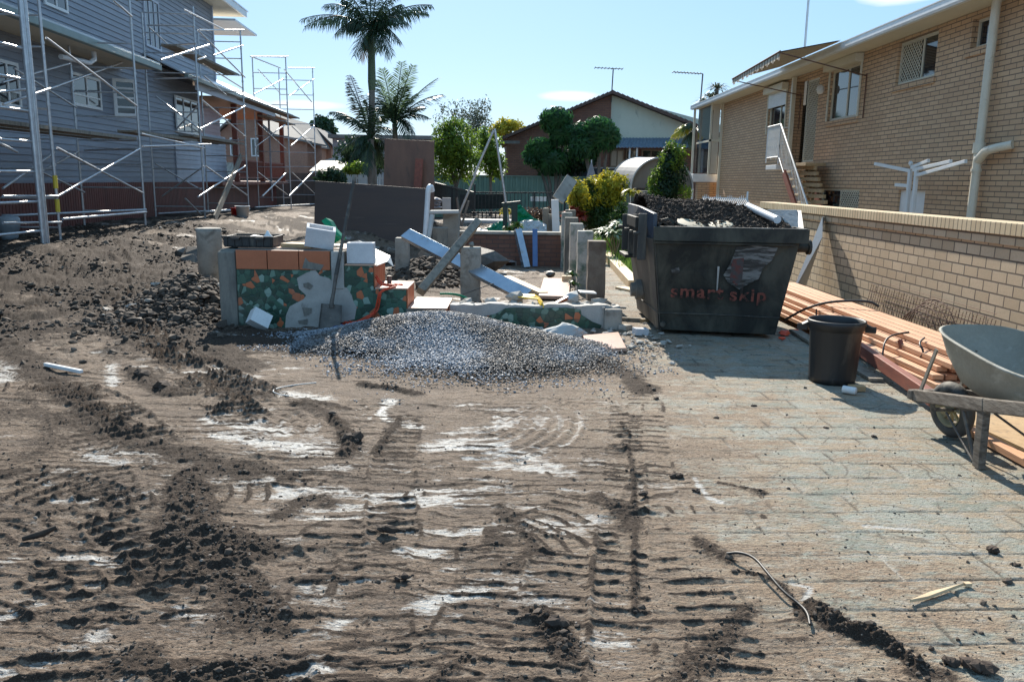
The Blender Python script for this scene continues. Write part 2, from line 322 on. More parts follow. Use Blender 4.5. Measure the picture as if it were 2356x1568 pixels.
M['brass'] = pm('tan_round_lid', (.55,.47,.33), (.44,.36,.24), 4, .6, .2)
M['pipecream'] = pm('cream_pipe', (.74,.68,.55), (.68,.61,.48), 4, .4, .05, dirt=(.45,.38,.28), dirt_amt=.02)
def leafm(name, c1, c2, trans=.4, rough=.45):
    t = NT(name); n1 = t.noise(2.3, 3); n2 = t.noise(23, 2)
    c = t.mix(t.mr(n1, .35, .65), c1, c2); c = t.mix(t.mr(n2, .3, .7, 0, .5), c, tuple(x*.55 for x in c2))
    return t.fin(c, rough, None, 0, .4, trans)
M['leaf_dark'] = leafm('dark_leaf', (.035,.085,.03), (.025,.055,.025), .25)
M['leaf_mid'] = leafm('mid_leaf', (.07,.15,.04), (.05,.10,.03), .35)
M['leaf_lime'] = leafm('lime_leaf', (.20,.30,.03), (.12,.20,.03), .5)
M['leaf_yellow'] = leafm('yellow_leaf', (.72,.56,.04), (.30,.33,.04), .4)
M['leaf_grey'] = leafm('grey_leaf', (.13,.16,.10), (.10,.12,.08), .3)
M['leaf_palm'] = leafm('palm_leaf', (.045,.085,.04), (.035,.06,.03), .3, .3)
M['leaf_palmlight'] = leafm('light_palm_leaf', (.16,.24,.12), (.11,.17,.09), .5, .3)
M['leaf_brown'] = leafm('dry_frond', (.16,.10,.07), (.10,.07,.05), .3)
M['leaf_red'] = leafm('red_leaf', (.5,.12,.06), (.3,.06,.05), .5)
M['leaf_var'] = leafm('variegated_leaf', (.50,.55,.42), (.10,.20,.06), .3)
M['leaf_orchid'] = leafm('umbrella_leaf', (.05,.17,.04), (.03,.09,.03), .4, .45)
M['grass'] = leafm('grass_blade', (.16,.26,.05), (.10,.19,.04), .5)
M['hair'] = M['leaf_grey']

# ---------------------------------------------------------------- terrain
def vnoise(x, y, seed):
    xi = np.floor(x).astype(np.int64); yi = np.floor(y).astype(np.int64); fx = x-xi; fy = y-yi
    fx = fx*fx*fx*(fx*(fx*6-15)+10); fy = fy*fy*fy*(fy*(fy*6-15)+10)
    def h(a, b):
        k = (a*374761393 + b*668265263 + seed*974711) & 0xffffffff
        k = ((k ^ (k >> 13))*1274126177) & 0xffffffff; return ((k ^ (k >> 16)) & 0xffff)/65535.0
    return (h(xi,yi)*(1-fx)+h(xi+1,yi)*fx)*(1-fy)+(h(xi,yi+1)*(1-fx)+h(xi+1,yi+1)*fx)*fy
def fbm(x, y, seed, oct_=4, gain=.5):
    s = 0; a = 1; t = 0
    for i in range(oct_):
        s = s + a*vnoise(x*2**i+i*17.3, y*2**i-i*9.1, seed+i); t += a; a *= gain
    return s/t
def sst(a, b, x):
    t = np.clip((x-a)/(b-a), 0, 1); return t*t*(3-2*t)
def gau(x, y, cx, cy, sx, sy): return np.exp(-((x-cx)/sx)**2-((y-cy)/sy)**2)
def base_h(x, y):
    x = np.asarray(x, float); y = np.asarray(y, float)
    z = .45*sst(4.6, 8.2, -x)*sst(9.5, 14.5, y)*(1-.45*sst(24, 45, y))
    z = z + .62*gau(x, y, -3.4, 17.2, 2.0, 1.7)
    z = z + .40*gau(x, y, -1.35, 13.6, .75, 1.5)*(1-sst(-.7, -.2, x))
    z = z + .30*gau(x, y, -4.15, 10.3, .55, .8) + .22*gau(x, y, -5.0, 13.0, 1.0, 1.6) + .12*gau(x, y, -4.2, 11.0, .5, .8)
    z = z + .55*sst(16.82, 16.95, y)*sst(-3.2, -2.2, x)*(1-sst(1.0, 1.15, x))*(1-.5*sst(19, 24, y))
    z = z - .02*sst(9.6, 10.2, y)*sst(-1, -.2, x)*(1-sst(1.1, 1.2, x))
    return z
def bz(x, y): return float(base_h(x, y))
def seg_d(x, y, pts):
    """distance to and arc length along a polyline"""
    D = np.full(x.shape, 1e9); S = np.zeros(x.shape); L = np.zeros(x.shape); s0 = 0
    for (ax, ay), (bx, by) in zip(pts[:-1], pts[1:]):
        dx, dy = bx-ax, by-ay; ln = math.hypot(dx, dy); t = np.clip(((x-ax)*dx+(y-ay)*dy)/ln**2, 0, 1)
        d = np.hypot(x-ax-t*dx, y-ay-t*dy); m = d < D; D = np.where(m, d, D); S = np.where(m, s0+t*ln, S)
        L = np.where(m, ((x-ax)*dy-(y-ay)*dx)/ln, L); s0 += ln
    return D, S, L
def inbox(x, y, pts, m):
    a = np.array(pts); return np.nonzero((x > a[:,0].min()-m) & (x < a[:,0].max()+m) & (y > a[:,1].min()-m) & (y < a[:,1].max()+m))[0]
def W(*pp): return [tuple(G(*p)[:2]) for p in pp]
def smooth_poly(pts, k=3):
    for _ in range(k):
        q = [pts[0]]
        for a, b in zip(pts[:-1], pts[1:]):
            q += [(a[0]*.75+b[0]*.25, a[1]*.75+b[1]*.25), (a[0]*.25+b[0]*.75, a[1]*.25+b[1]*.75)]
        pts = q+[pts[-1]]
    return pts
DARK = [(W((455,790),(560,800),(660,798)), .38, 1.5), (W((500,760),(700,775)), .22, 1.3), (W((400,700),(460,760)), .3, 1.2),  # dark loose soil; first two also paint the mosaic wall's shadow: (path, half width m, strength)
 (W((-60,640),(130,650),(260,700)), 1.3, 1.2), (W((-200,600),(100,600),(330,625),(430,640)), 1.5, 1.1), (W((300,720),(430,760)), .3, .9), (W((-60,720),(120,760),(230,760)), .55, 1.0), (W((-40,940),(120,960),(300,1010)), .2, .7), (W((420,1130),(470,1250),(540,1420)), .16, .65), (W((20,800),(150,900),(250,985),(360,1030),(560,1082)), .18, .95), (W((60,905),(140,1000),(60,1060)), .15, .6),
 (W((300,850),(345,880),(400,905)), .10, 1.6), (W((340,690),(400,760),(480,800),(560,850)), .22, 1.1), (W((410,660),(470,700),(500,740)), .35, 1.1), (W((200,560),(330,600),(420,590)), .5, .8), (W((-40,590),(100,610),(260,600)), .7,.9),
 (W((430,1090),(430,1180),(520,1230),(590,1260)), .13, 1.2), (W((380,1190),(470,1290),(560,1330),(600,1400)), .13, 1.0), (W((690,930),(770,960),(812,1020),(790,1045)), .06, 1.6), (W((560,1085),(700,1090)), .05, .8), (W((700,920),(800,940)), .05, .8),
 (W((830,885),(960,905)), .05, 1.5), (W((1380,1140),(1440,1170),(1450,1210)), .07, .9), (W((1655,1110),(1750,1130)), .05, .8), (W((1690,1310),(1790,1330),(1850,1420)), .03, .9), (W((1870,1390),(1930,1440),(2010,1470),(2040,1480)), .05, 1.9), (W((2060,1500),(2110,1530)), .04, 1.8), (W((2100,1545),(2170,1550)), .05,.8),
 (W((1150,1160),(1240,1260),(1180,1300)), .07, .7), (W((1240,1400),(1280,1450),(1300,1500)), .06, 1.1), (W((1600,1240),(1680,1290)), .05, .8), (W((400,1560),(560,1520),(640,1568)), .10, .9), (W((250,1540),(330,1500)), .1, .8), (W((200,1250),(300,1210)), .04, .8),
 (W((640,1180),(720,1130),(760,1150)), .07, .8), (W((1340,820),(1430,850),(1480,900)), .13, 1.1), (W((1000,1560),(1080,1500)), .06, .8), (W((500,1330),(640,1440)), .06,.8), (W((1430,1020),(1460,1060),(1460,1400)), .02, .9), (W((1720,1400),(1560,1568)), .07, .7), (W((860,1040),(920,960)), .03, 1.1)]
WHITE = [(W((470,965),(560,985),(650,990),(655,1000)), .05, 1.3), (W((500,1005),(620,1018),(750,1030),(700,1045)), .06, 1.3), (W((655,908),(735,918)), .06, 1.2), (W((900,920),(868,945),(900,965),(960,975)), .035, 1.5), (W((990,1022),(1150,1020)), .045, 1.4), (W((1165,1030),(1280,1070)), .04, 1.0),  # scraped pale patches, with wet glare also put into their colour
 (W((980,1385),(1050,1362),(1105,1352)), .05, 1.3), (W((990,1410),(1050,1412)), .02, .9), (W((415,1400),(500,1405)), .035, 1.2), (W((110,1510),(200,1478),(230,1450)), .06, .9), (W((0,1420),(60,1380)), .06,.8), (W((0,1290),(40,1280)), .05, .8), (W((560,1112),(625,1100)), .04, 1.2), (W((450,1120),(540,1095)), .03,.9), (W((640,1545),(740,1530)), .04, 1.1), (W((240,1560),(330,1530)), .04, .9),
 (W((1598,1100),(1625,1140),(1655,1152)), .022, 1.3), (W((-30,835),(45,828),(10,870)), .12, 1.2), (W((255,840),(262,885)), .045, 1.2), (W((1990,1208),(2115,1216)), .012, 1.5), (W((1370,1465),(1440,1468)), .03, 1.1), (W((380,590),(440,585)), .25, .9), (W((700,1340),(770,1350)), .03, .9), (W((760,1440),(790,1420)), .04, .9), (W((850,1040),(700,1000)), .04,.6), (W((1830,1340),(1870,1350),(1850,1380)), .018, 1.2), (W((20,790),(60,760)), .12, .7)]
TRACKS = [(W((760,1600),(745,1400),(770,1220)), .3, .11, .012), (W((1250,1600),(1270,1420),(1290,1260)), .28, .10, .012), (W((60,1600),(110,1400),(180,1260)), .3, .12, .016), (W((1250,1250),(1500,1180),(1700,1190)), .26, .1, .010), (W((380,1500),(330,1300),(180,1000),(170,880)), .32, .12, .014), (W((560,960),(420,850),(330,740),(350,640),(420,590)), .36, .13, .04), (W((-60,900),(120,880),(260,930),(330,1010)), .36, .12, .035), (W((-100,760),(80,700),(200,620),(240,570)), .5, .15, .04), (W((-40,1420),(160,1330),(420,1280),(620,1290)), .34, .12, .022), (W((600,1568),(640,1400),(700,1290)), .3, .11, .012),  # (path, width, pitch, depth)
 (W((1430,1568),(1430,1300),(1432,1150),(1440,1000),(1440,930)), .24, .105, .016), (W((575,1600),(520,1400),(430,1280),(300,1190),(150,1130),(0,1110)), .44, .12, .024), (W((905,1230),(900,1130),(905,1040),(935,950)), .26, .10, .016),
 (W((1180,1220),(1330,1170),(1400,1080),(1400,980)), .30, .10, .014), (W((290,590),(262,680),(290,750),(420,830),(600,910)), .38, .14, .05), (W((1700,1568),(1640,1400),(1560,1280),(1500,1200)), .28, .11, .014), (W((860,1600),(850,1400),(860,1280)), .30, .11, .010),
 (W((-40,1250),(200,1170),(420,1140),(640,1130)), .26, .10, .014), (W((1000,1568),(1120,1400),(1130,1250)), .3, .11, .01), (W((100,1600),(230,1420),(330,1320)), .32, .12, .014), (W((1500,1120),(1490,1000),(1480,900)), .26, .12, .008), (W((300,700),(120,640),(-100,620)), .35,.14,.02), (W((680,1100),(880,1120),(1090,1120),(1300,1090)), .22, .095, .012)]
def ground_fields(x, y):
    z = base_h(x, y); near = 1-sst(25, 40, y)
    left = 1-sst(-.3, 2.3, x - .25*sst(5, 9, y) + 1.3*(fbm(x*.9, y*1.4, 3, 5, .6)-.5))       # 1 where mud lies thick, 0 on the swept pavers
    z = z + near*(.05*(fbm(x*.6, y*.6, 11)-.5) + .022*(fbm(x*2.2, y*3.2, 12)-.5))*(.25+.75*left)
    dark = np.zeros(x.shape); white = np.zeros(x.shape); rib = np.zeros(x.shape)
    wob = 1+.9*(fbm(x*5, y*7, 21, 4)-.5)*2
    for p, hw, st in DARK:
        p = smooth_poly(p, 2); k = inbox(x, y, p, hw*3.6)
        if len(k): d, _, _ = seg_d(x[k], y[k], p); dark[k] = np.maximum(dark[k], st*np.exp(-(d/(hw*np.clip(wob[k], .3, 2)))**2))
    dark = np.maximum(dark, (.26+.12*sst(0, 2.5, -x))*sst(.52, .68, fbm(x*1.3, y*2.8, 31, 5, .58))*left)
    dark = np.maximum(dark, 1.0*sst(6.5, 9, y)*sst(.38, .56, fbm(x*1.1, y*1.1, 33, 4))*sst(2.8, 3.6, -x)); dark = np.maximum(dark, 1.2*gau(x, y, -4.0, 10.0, .9, 1.2))
    dark = np.maximum(dark, sst(.12, .35, base_h(x, y))*(x > -2.6)*(x < -.4)*(y < 16) * 1.2)
    for p, hw, st in WHITE:
        p = smooth_poly(p, 2); hw = hw*1.45; k = inbox(x, y, p, hw*3.6)
        if len(k): d, _, _ = seg_d(x[k], y[k], p); white[k] = np.maximum(white[k], st*np.exp(-(d/(hw*np.clip(wob[k], .3, 2)))**2))
    st = fbm(x*2.6, y*9, 41, 5, .6)
    white = np.maximum(white, .95*sst(.515, .65, st)*left*near*sst(.36, .56, fbm(x*.9, y*.9, 42, 2)))  # pale streaks between the ribs, partly highlights painted in
    # crawler track imprints
    for p, wd, pitch, dep in TRACKS:
        p = smooth_poly(p, 3); k = inbox(x, y, p, wd)
        if not len(k): continue
        xk, yk = x[k], y[k]; d, s, l = seg_d(xk, yk, p); nk = near[k]
        inside = 1-sst(wd*.46, wd*.54, d); brk = sst(.34, .50, fbm(xk*2.0, yk*4.3, 51, 4))
        ph = (s + .035*(fbm(xk*3, yk*3, 52, 3)-.5)*2 + .10*np.abs(l))/pitch
        bar = np.exp(-((ph-np.round(ph))/(.075+.09*fbm(xk*7, yk*7, 57, 2)))**2)*inside*brk
        z[k] += nk*dep*(bar*(.42+.8*fbm(xk*38, yk*38, 53, 2)) - .28*inside)
        rib[k] = np.maximum(rib[k], bar*(.95+.45*left[k])*sst(.12, .42, fbm(xk*14, yk*26, 54, 3)+.10))
        edge = np.exp(-((d-wd*.53)/.016)**2)*sst(.42, .62, fbm(xk*3, yk*3, 55, 3)); z[k] += nk*dep*.5*edge*(.4+fbm(xk*30, yk*30, 56, 2)); rib[k] = np.maximum(rib[k], edge*.9*sst(.42, .62, fbm(xk*16, yk*9, 58, 3)))
    # broken ridges pushed up between overlapping passes of the tracks
    q = left*near; wy = y + .16*(fbm(x*.9, y*.9, 101, 3)-.5)*2 + .035*(fbm(x*4, y*4, 102, 3)-.5)*2
    for pitch, sd_, amp in ((.095, 111, 1.0), (.135, 121, 1.1)):
        ph = (wy+sd_)/pitch; wd_ = .05+.09*fbm(x*6, y*6, sd_, 2); rg = np.exp(-((ph-np.round(ph))/wd_)**2)*sst(.47, .58, fbm(x*1.0, y*5.0, sd_+1, 5, .55))
        z = z + q*amp*(.0072*rg*(.3+fbm(x*34, y*34, sd_+2, 2))); rib = np.maximum(rib, q*rg*1.2*sst(.22, .48, fbm(x*10, y*18, sd_+3, 3)))
    # slewing swirls
    for cx, cy, r0, r1, a0, a1 in ((*G(1090,965)[:2], .12, .85, -1.9, .9), (*G(905,950)[:2], .05, .34, 1.2, 4.6), (*G(560,985)[:2], .1, .6, -1.6, 1.3)):
        r = np.hypot(x-cx, (y-cy)*.8); a = np.arctan2((y-cy)*.8, x-cx); a = np.where(a < a0, a+2*np.pi, a)
        mk = sst(r0, r0+.06, r)*(1-sst(r1-.05, r1, r))*sst(a0, a0+.5, a)*(1-sst(a1-.4, a1, a))
        rr = r + .012*fbm(x*7, y*7, 61, 2)
        z = z + .007*mk*np.sin(rr*2*np.pi/.085)*sst(.25, .5, fbm(x*5, y*5, 62, 2)); white = np.maximum(white, mk*.62*sst(.48, .66, fbm(rr*22, a*2.2, 63, 3))); dark = dark*(1-.55*mk)
    # stone paving showing through to the right
    th = R(-2.5); u = x*math.cos(th)-y*math.sin(th); v = x*math.sin(th)+y*math.cos(th)
    row = np.floor(v/.25+.02*(fbm(x, y, 71)-.5)); fu = u/.46+np.where(row % 2 == 0, .5, 0)+.13*np.sin(row*3.7)
    jd = np.minimum(np.abs(v/.25-np.round(v/.25))*.25, np.abs(fu-np.round(fu))*.46); jd = jd+.012*(fbm(x*11, y*11, 72, 4)-.5)
    joint = 1-sst(.003, .013, jd); cell = np.floor(fu)*7.13+row*3.77; tint = np.abs(np.sin(cell*91.7)*43.7) % 1
    paver = (1-left)*sst(.30, .62, fbm(x*1.6, y*4.2, 73, 5, .6)+.34*sst(1.0, 3.4, x)-.10*sst(1.6,.6,x)) 
    paver = paver*(1-.8*np.clip(dark, 0, 1))
    jv = joint*np.clip((1-left)*1.2, 0, 1)*sst(.28, .5, fbm(x*3, y*3, 75, 4))*(y < 24)*(1-sst(4.4, 4.6, x))
    z = z - near*.007*joint*(1-.8*left) + near*.003*(fbm(x*9, y*14, 74, 4)-.5)*(1-left) + .003*near*(tint-.5)*(1-left)*(joint < .5)
    # crumb of the loose soil
    dk = np.clip(dark, 0, 1.8); cl = 1-np.abs(2*fbm(x*13, y*13, 81, 4, .6)-1); fine = fbm(x*45, y*45, 82, 3, .6)
    z = z + near*dk*(.026*(1-.65*sst(5, 8.5, y))*(cl-.62)*(.35+dk*.5) + .016*(fine-.5) + .010*dk)
    z = z + near*left*(.012*(fbm(x*15, y*38, 83, 4, .62)-.5) + .013*(fbm(x*4, y*13, 84, 4)-.5))
    z = z + near*left*sst(1.2, 3.5, -x)*sst(6, 8.5, y)*(.16*(fbm(x*1.6, y*2.0, 85, 5, .62)-.5) + .14*(np.abs(fbm(x*3, y*2.4, 86, 4)-.5)))
    z = z - near*.004*np.clip(white, 0, 1)
    return z, np.clip(dark, 0, 1), np.clip(white*(1-.75*np.clip(np.maximum(dark, rib), 0, 1)), 0, 1), np.clip(paver*(1-.7*np.clip(rib, 0, 1)), 0, 1), jv, tint, left, np.clip(rib, 0, 1)
def make_ground():
    rows = [-25., -12., -6., -3., -1., 0., .8, 1.3, 1.7, 2.0]
    inv = np.linspace(1/2.15, 1/19., 760); ys = np.concatenate([rows, 1/inv, 19*np.geomspace(1.01, 50, 150)])
    t = np.linspace(-1, 1, 1250); X = np.zeros((len(ys), len(t)))
    for i, y in enumerate(ys): X[i] = t*(.74*max(y, 2.0)+1.0) + (0 if y < 100 else 0)
    Y = np.repeat(ys[:, None], len(t), 1); xs, yy = X.ravel(), Y.ravel()
    z, dark, white, paver, joint, tint, left, rib = ground_fields(xs, yy); dark = np.maximum(dark, rib)
    V = np.stack([xs, yy, z], 1); n = len(t); i = np.arange(len(ys)-1)[:, None]*n+np.arange(n-1)[None]
    F_ = np.stack([i, i+1, i+n+1, i+n], -1).reshape(-1, 4)
    one = np.ones(len(xs)); lawn = sst(1.9, 2.2, xs)*(1-sst(4.4, 4.5, xs))*sst(15.0, 16.5, yy)*(1-sst(26, 28, yy))
    slab = np.zeros(len(xs))
    A = np.stack([dark, white, paver, joint], 1); B = np.stack([tint, left, lawn, one], 1)
    t = NT('muddy_ground')
    a = t.n('ShaderNodeAttribute', attribute_name='cover'); b = t.n('ShaderNodeAttribute', attribute_name='extra')
    sa = t.n('ShaderNodeSeparateColor'); t.l(a.outputs[0], sa.inputs[0]); sb = t.n('ShaderNodeSeparateColor'); t.l(b.outputs[0], sb.inputs[0])
    fin = t.noise(55, 6, None, .65); med = t.noise(9, 6, t.scale(1,2.2,1), .6, .3); sp = t.noise(170, 3)
    stk = t.noise(7, 7, t.scale(1,3.4,1), .68, .6); flk = t.noise(30, 5, t.scale(1,2.4,1), .7, .3)
    tan = t.mix(t.mr(med, .35, .65), (.165,.115,.077), (.25,.182,.128)); tan = t.mix(t.mr(stk, .50, .62, 0, .7), tan, (.33,.265,.205)); tan = t.mix(t.mr(fin, .35, .7, 0, .5), tan, (.13,.09,.063)); tan = t.mix(t.mr(flk, .53, .60, 0, .85), tan, (.065,.046,.034)); tan = t.mix(t.mr(t.noise(1.7, 6, t.scale(1,1.8,1), .6), .46, .62, 0, .6), tan, (.115,.083,.062))
    tanp = t.mix(t.mr(med, .35, .65), (.38,.285,.195), (.30,.215,.145)); tanp = t.mix(t.mr(stk, .52, .62, 0, .6), tanp, (.42,.37,.29)); tanp = t.mix(t.mr(flk, .55, .62, 0, .75), tanp, (.12,.085,.06)); tan = t.mix(sb.outputs[1], tanp, tan)
    pav = t.mix(sb.outputs[0], (.25,.265,.215), (.37,.375,.315)); pav = t.mix(t.mr(t.noise(3.2, 7, t.scale(1,1.9,1), .68), .44, .56, 0, .9), pav, (.40,.30,.20)); pav = t.mix(t.mr(stk, .50, .60, 0, .75), pav, (.40,.385,.34)); pav = t.mix(t.mr(fin, .4, .75, 0, .5), pav, (.165,.16,.135)); pav = t.mix(t.mr(flk, .57, .64, 0, .7), pav, (.12,.10,.075))
    fk2 = t.noise(62, 5, t.scale(1,1.8,1), .75); fk3 = t.noise(14, 6, t.scale(1,3,1), .72, .4)
    vv_ = t.mix(.10, t.g, t.noise(3, 4, None, out=1), 'ADD'); vo_ = t.n('ShaderNodeTexVoronoi', feature='DISTANCE_TO_EDGE'); vo_.inputs['Scale'].default_value = 2.6; t.l(vv_, vo_.inputs['Vector'])
    crk = t.math('MULTIPLY', t.mr(vo_.outputs[0], .0, .022, 1, 0), t.mr(t.noise(2.6, 4), .46, .56)); pav = t.mix(t.math('MULTIPLY', crk, .75), pav, (.10,.085,.065))
    tan = t.mix(t.mr(fk2, .53, .59, 0, .7), tan, (.06,.043,.032)); tan = t.mix(t.mr(fk3, .55, .62, 0, .65), tan, (.075,.054,.04)); pav = t.mix(t.mr(fk2, .56, .62, 0, .6), pav, (.10,.08,.06)); pav = t.mix(t.mr(fk3, .57, .64, 0, .5), pav, (.17,.125,.085)); tan = t.mix(t.mr(fk2, .40, .34, 0, .5), tan, (.34,.275,.21))
    edge = t.math('ADD', sa.outputs[2], t.math('MULTIPLY', t.math('SUBTRACT', t.noise(11, 7, t.scale(1,2.2,1), .68), .5), 2.6))
    c = t.mix(t.mr(edge, .25, .85), tan, pav)
    we = t.math('ADD', sa.outputs[1], t.math('MULTIPLY', t.math('SUBTRACT', t.noise(17, 7, t.scale(1,3.2,1), .74), .5), 3.4)); wm = t.mr(we, .36, 1.15)
    c = t.mix(wm, c, t.mix(fin, (.40,.385,.35), (.60,.585,.55)))
    c = t.mix(t.math('MULTIPLY', a.outputs[3], t.mr(fin, .3, .6, .4, 1)), c, t.mix(t.mr(t.noise(2.1, 4), .5, .58), (.075,.062,.048), (.42,.38,.32)))
    de = t.math('ADD', sa.outputs[0], t.math('MULTIPLY', t.math('SUBTRACT', t.noise(32, 6, None, .72), .5), 2.0)); dm = t.mr(de, .26, .68)
    c = t.mix(dm, c, t.mix(t.mr(sp, .4, .7), (.036,.025,.018), (.082,.057,.040)))
    c = t.mix(sb.outputs[2], c, (.10,.15,.04)); c = t.mix(t.mr(sp, .66, .8, 0, .5), c, (.42,.37,.32))
    hh = t.math('ADD', t.math('MULTIPLY', fin, 1.0), t.math('MULTIPLY', sp, .45))
    hh = t.math('ADD', hh, t.math('MULTIPLY', flk, 1.2)); nrm = t.bump(hh, .9, .014); ro = t.mix(wm, (.8,.8,.8), (.38,.38,.38)); ro = t.mix(dm, ro, (.9,.9,.9))
    m = t.fin(c, ro, nrm, 0, .22)
    g = bulk('ground', V, F_, m, {'cover': A, 'extra': B}, True); tag(g, kind='structure')
    g['label'] = 'churned muddy driveway ground with paver stone showing at the right'
    return g
# Attribute alpha carries the joints
make_ground()

# ---------------------------------------------------------------- loose stones and clods
OC_V = np.array(ICO[0]); OC_F = np.array(ICO[1])
def speckle(name, m, P, S, flat=.75, tint=None):
    n = len(P); k = len(OC_V); a = rng.uniform(0, 6.3, n); ca, sa = np.cos(a), np.sin(a)
    D = OC_V[None]*(1+rng.uniform(-.32, .32, (n, k, 1)))*S[:, None, None]*rng.uniform(.7, 1.35, (n, 1, 3)); D[:, :, 2] *= flat
    X = D[:, :, 0]*ca[:, None]-D[:, :, 1]*sa[:, None]; Yy = D[:, :, 0]*sa[:, None]+D[:, :, 1]*ca[:, None]
    V = np.stack([X, Yy, D[:, :, 2]], -1)+P[:, None]; F_ = (OC_F[None]+(np.arange(n)*k)[:, None, None]).reshape(-1, 3)
    cA = np.repeat((rng.random((n, 1)) if tint is None else tint[:, None]), k, 1).ravel(); cA = np.stack([cA, cA, cA, np.ones_like(cA)], 1)
    return V.reshape(-1, 3), F_, cA
def tintmat(name, stops, rough=.8):
    t = NT(name); a = t.n('ShaderNodeAttribute', attribute_name='tone'); c = t.ramp(a.outputs[0], stops)
    c = t.mix(t.mr(t.noise(120, 3), .4, .7, 0, .5), c, (.08,.07,.06)); return t.fin(c, rough, t.bump(t.noise(150, 3), .3, .003))
M['gravel'] = tintmat('blue_grey_gravel', [(0,(.12,.14,.17)),(.45,(.23,.27,.32)),(.8,(.38,.42,.47)),(1,(.68,.70,.72))], .6)
M['clod'] = tintmat('dark_soil_clod', [(0,(.036,.024,.016)),(.7,(.080,.055,.037)),(.97,(.13,.092,.064)),(1,(.34,.29,.24))], .9)
def heap_h(x, y):
    return .26*gau(x, y, -.85, 8.75, .85, .62) + .16*gau(x, y, -.15, 8.25, .9, .5) + .055*gau(x, y, .35, 7.9, .6, .45) + .075*gau(x, y, -.2, 7.35, 1.1, .55) + .10*gau(x, y, -1.6, 8.3, .5, .5) + .035*gau(x, y, -2.7, 8.0, .75, .22) + .03*gau(x, y, -2.3, 8.7, .8, .2)
def gravel_heap():
    # underlying mound
    xs, ys = np.meshgrid(np.linspace(-3.2, 1.9, 150), np.linspace(6.0, 9.25, 110)); h = heap_h(xs, ys)
    z = base_h(xs, ys)+h-.035+.02*(fbm(xs*8, ys*8, 90, 3)-.5); n = 150
    V = np.stack([xs.ravel(), ys.ravel(), z.ravel()], 1); i = np.arange(109)[:, None]*n+np.arange(n-1)[None]; F4 = np.stack([i, i+1, i+n+1, i+n], -1).reshape(-1, 4)
    F3 = np.concatenate([F4[:, [0,1,2]], F4[:, [0,2,3]]])
    N = 170000; px = rng.uniform(-3.1, 1.8, N); py = rng.uniform(6.1, 9.25, N); hh = heap_h(px, py)
    edge = hh+.035*(fbm(px*3, py*3, 91, 3)-.5); keep = rng.random(N) < sst(.018, .10, edge)*.9+.05*sst(.004, .02, edge)
    px, py, hh = px[keep], py[keep], hh[keep]; S = np.clip(np.exp(rng.normal(-4.98, .28, len(px))), .0035, .014)
    P = np.stack([px, py, base_h(px, py)+hh-.012+rng.uniform(0, .02, len(px))], 1)
    dirt = sst(.35, .75, fbm(px*1.6+4, py*2.4, 92, 4)+.25*gau(px, py, .2, 8.3, .6, .35)-.1*gau(px,py,-.9,8.5,.7,.6)); tn = np.clip(rng.random(len(px))**1.3, 0, 1)
    v2, f2, c2 = speckle('x', None, P, S)
    t = NT('blue_grey_gravel_heap'); a = t.n('ShaderNodeAttribute', attribute_name='tone'); s_ = t.n('ShaderNodeSeparateColor'); t.l(a.outputs[0], s_.inputs[0])
    c = t.ramp(s_.outputs[0], [(0,(.17,.19,.215)),(.5,(.26,.285,.32)),(.85,(.33,.355,.385)),(1,(.46,.475,.49))]); c = t.mix(s_.outputs[1], c, t.ramp(s_.outputs[0], [(0,(.075,.06,.05)),(.7,(.15,.125,.105)),(1,(.36,.34,.32))]))
    m = t.fin(c, .6, t.bump(t.noise(150, 3), .3, .003))
    k = len(OC_V); c2 = np.stack([np.repeat(tn, k), np.repeat(dirt, k), np.zeros(len(v2)), np.ones(len(v2))], 1)
    c1 = np.stack([np.full(len(V), .25), np.full(len(V), .45), np.zeros(len(V)), np.ones(len(V))], 1)
    mask = (h.ravel() > .075); fm = mask[F3].all(1)
    o = bulk('gravel_heap', np.concatenate([V, v2]), np.concatenate([F3[fm], f2+len(V)]), m, {'tone': np.concatenate([c1, c2])})
    tag(o, 'low spreading heap of blue grey gravel in front of the mosaic wall', 'gravel', kind='stuff')
gravel_heap()
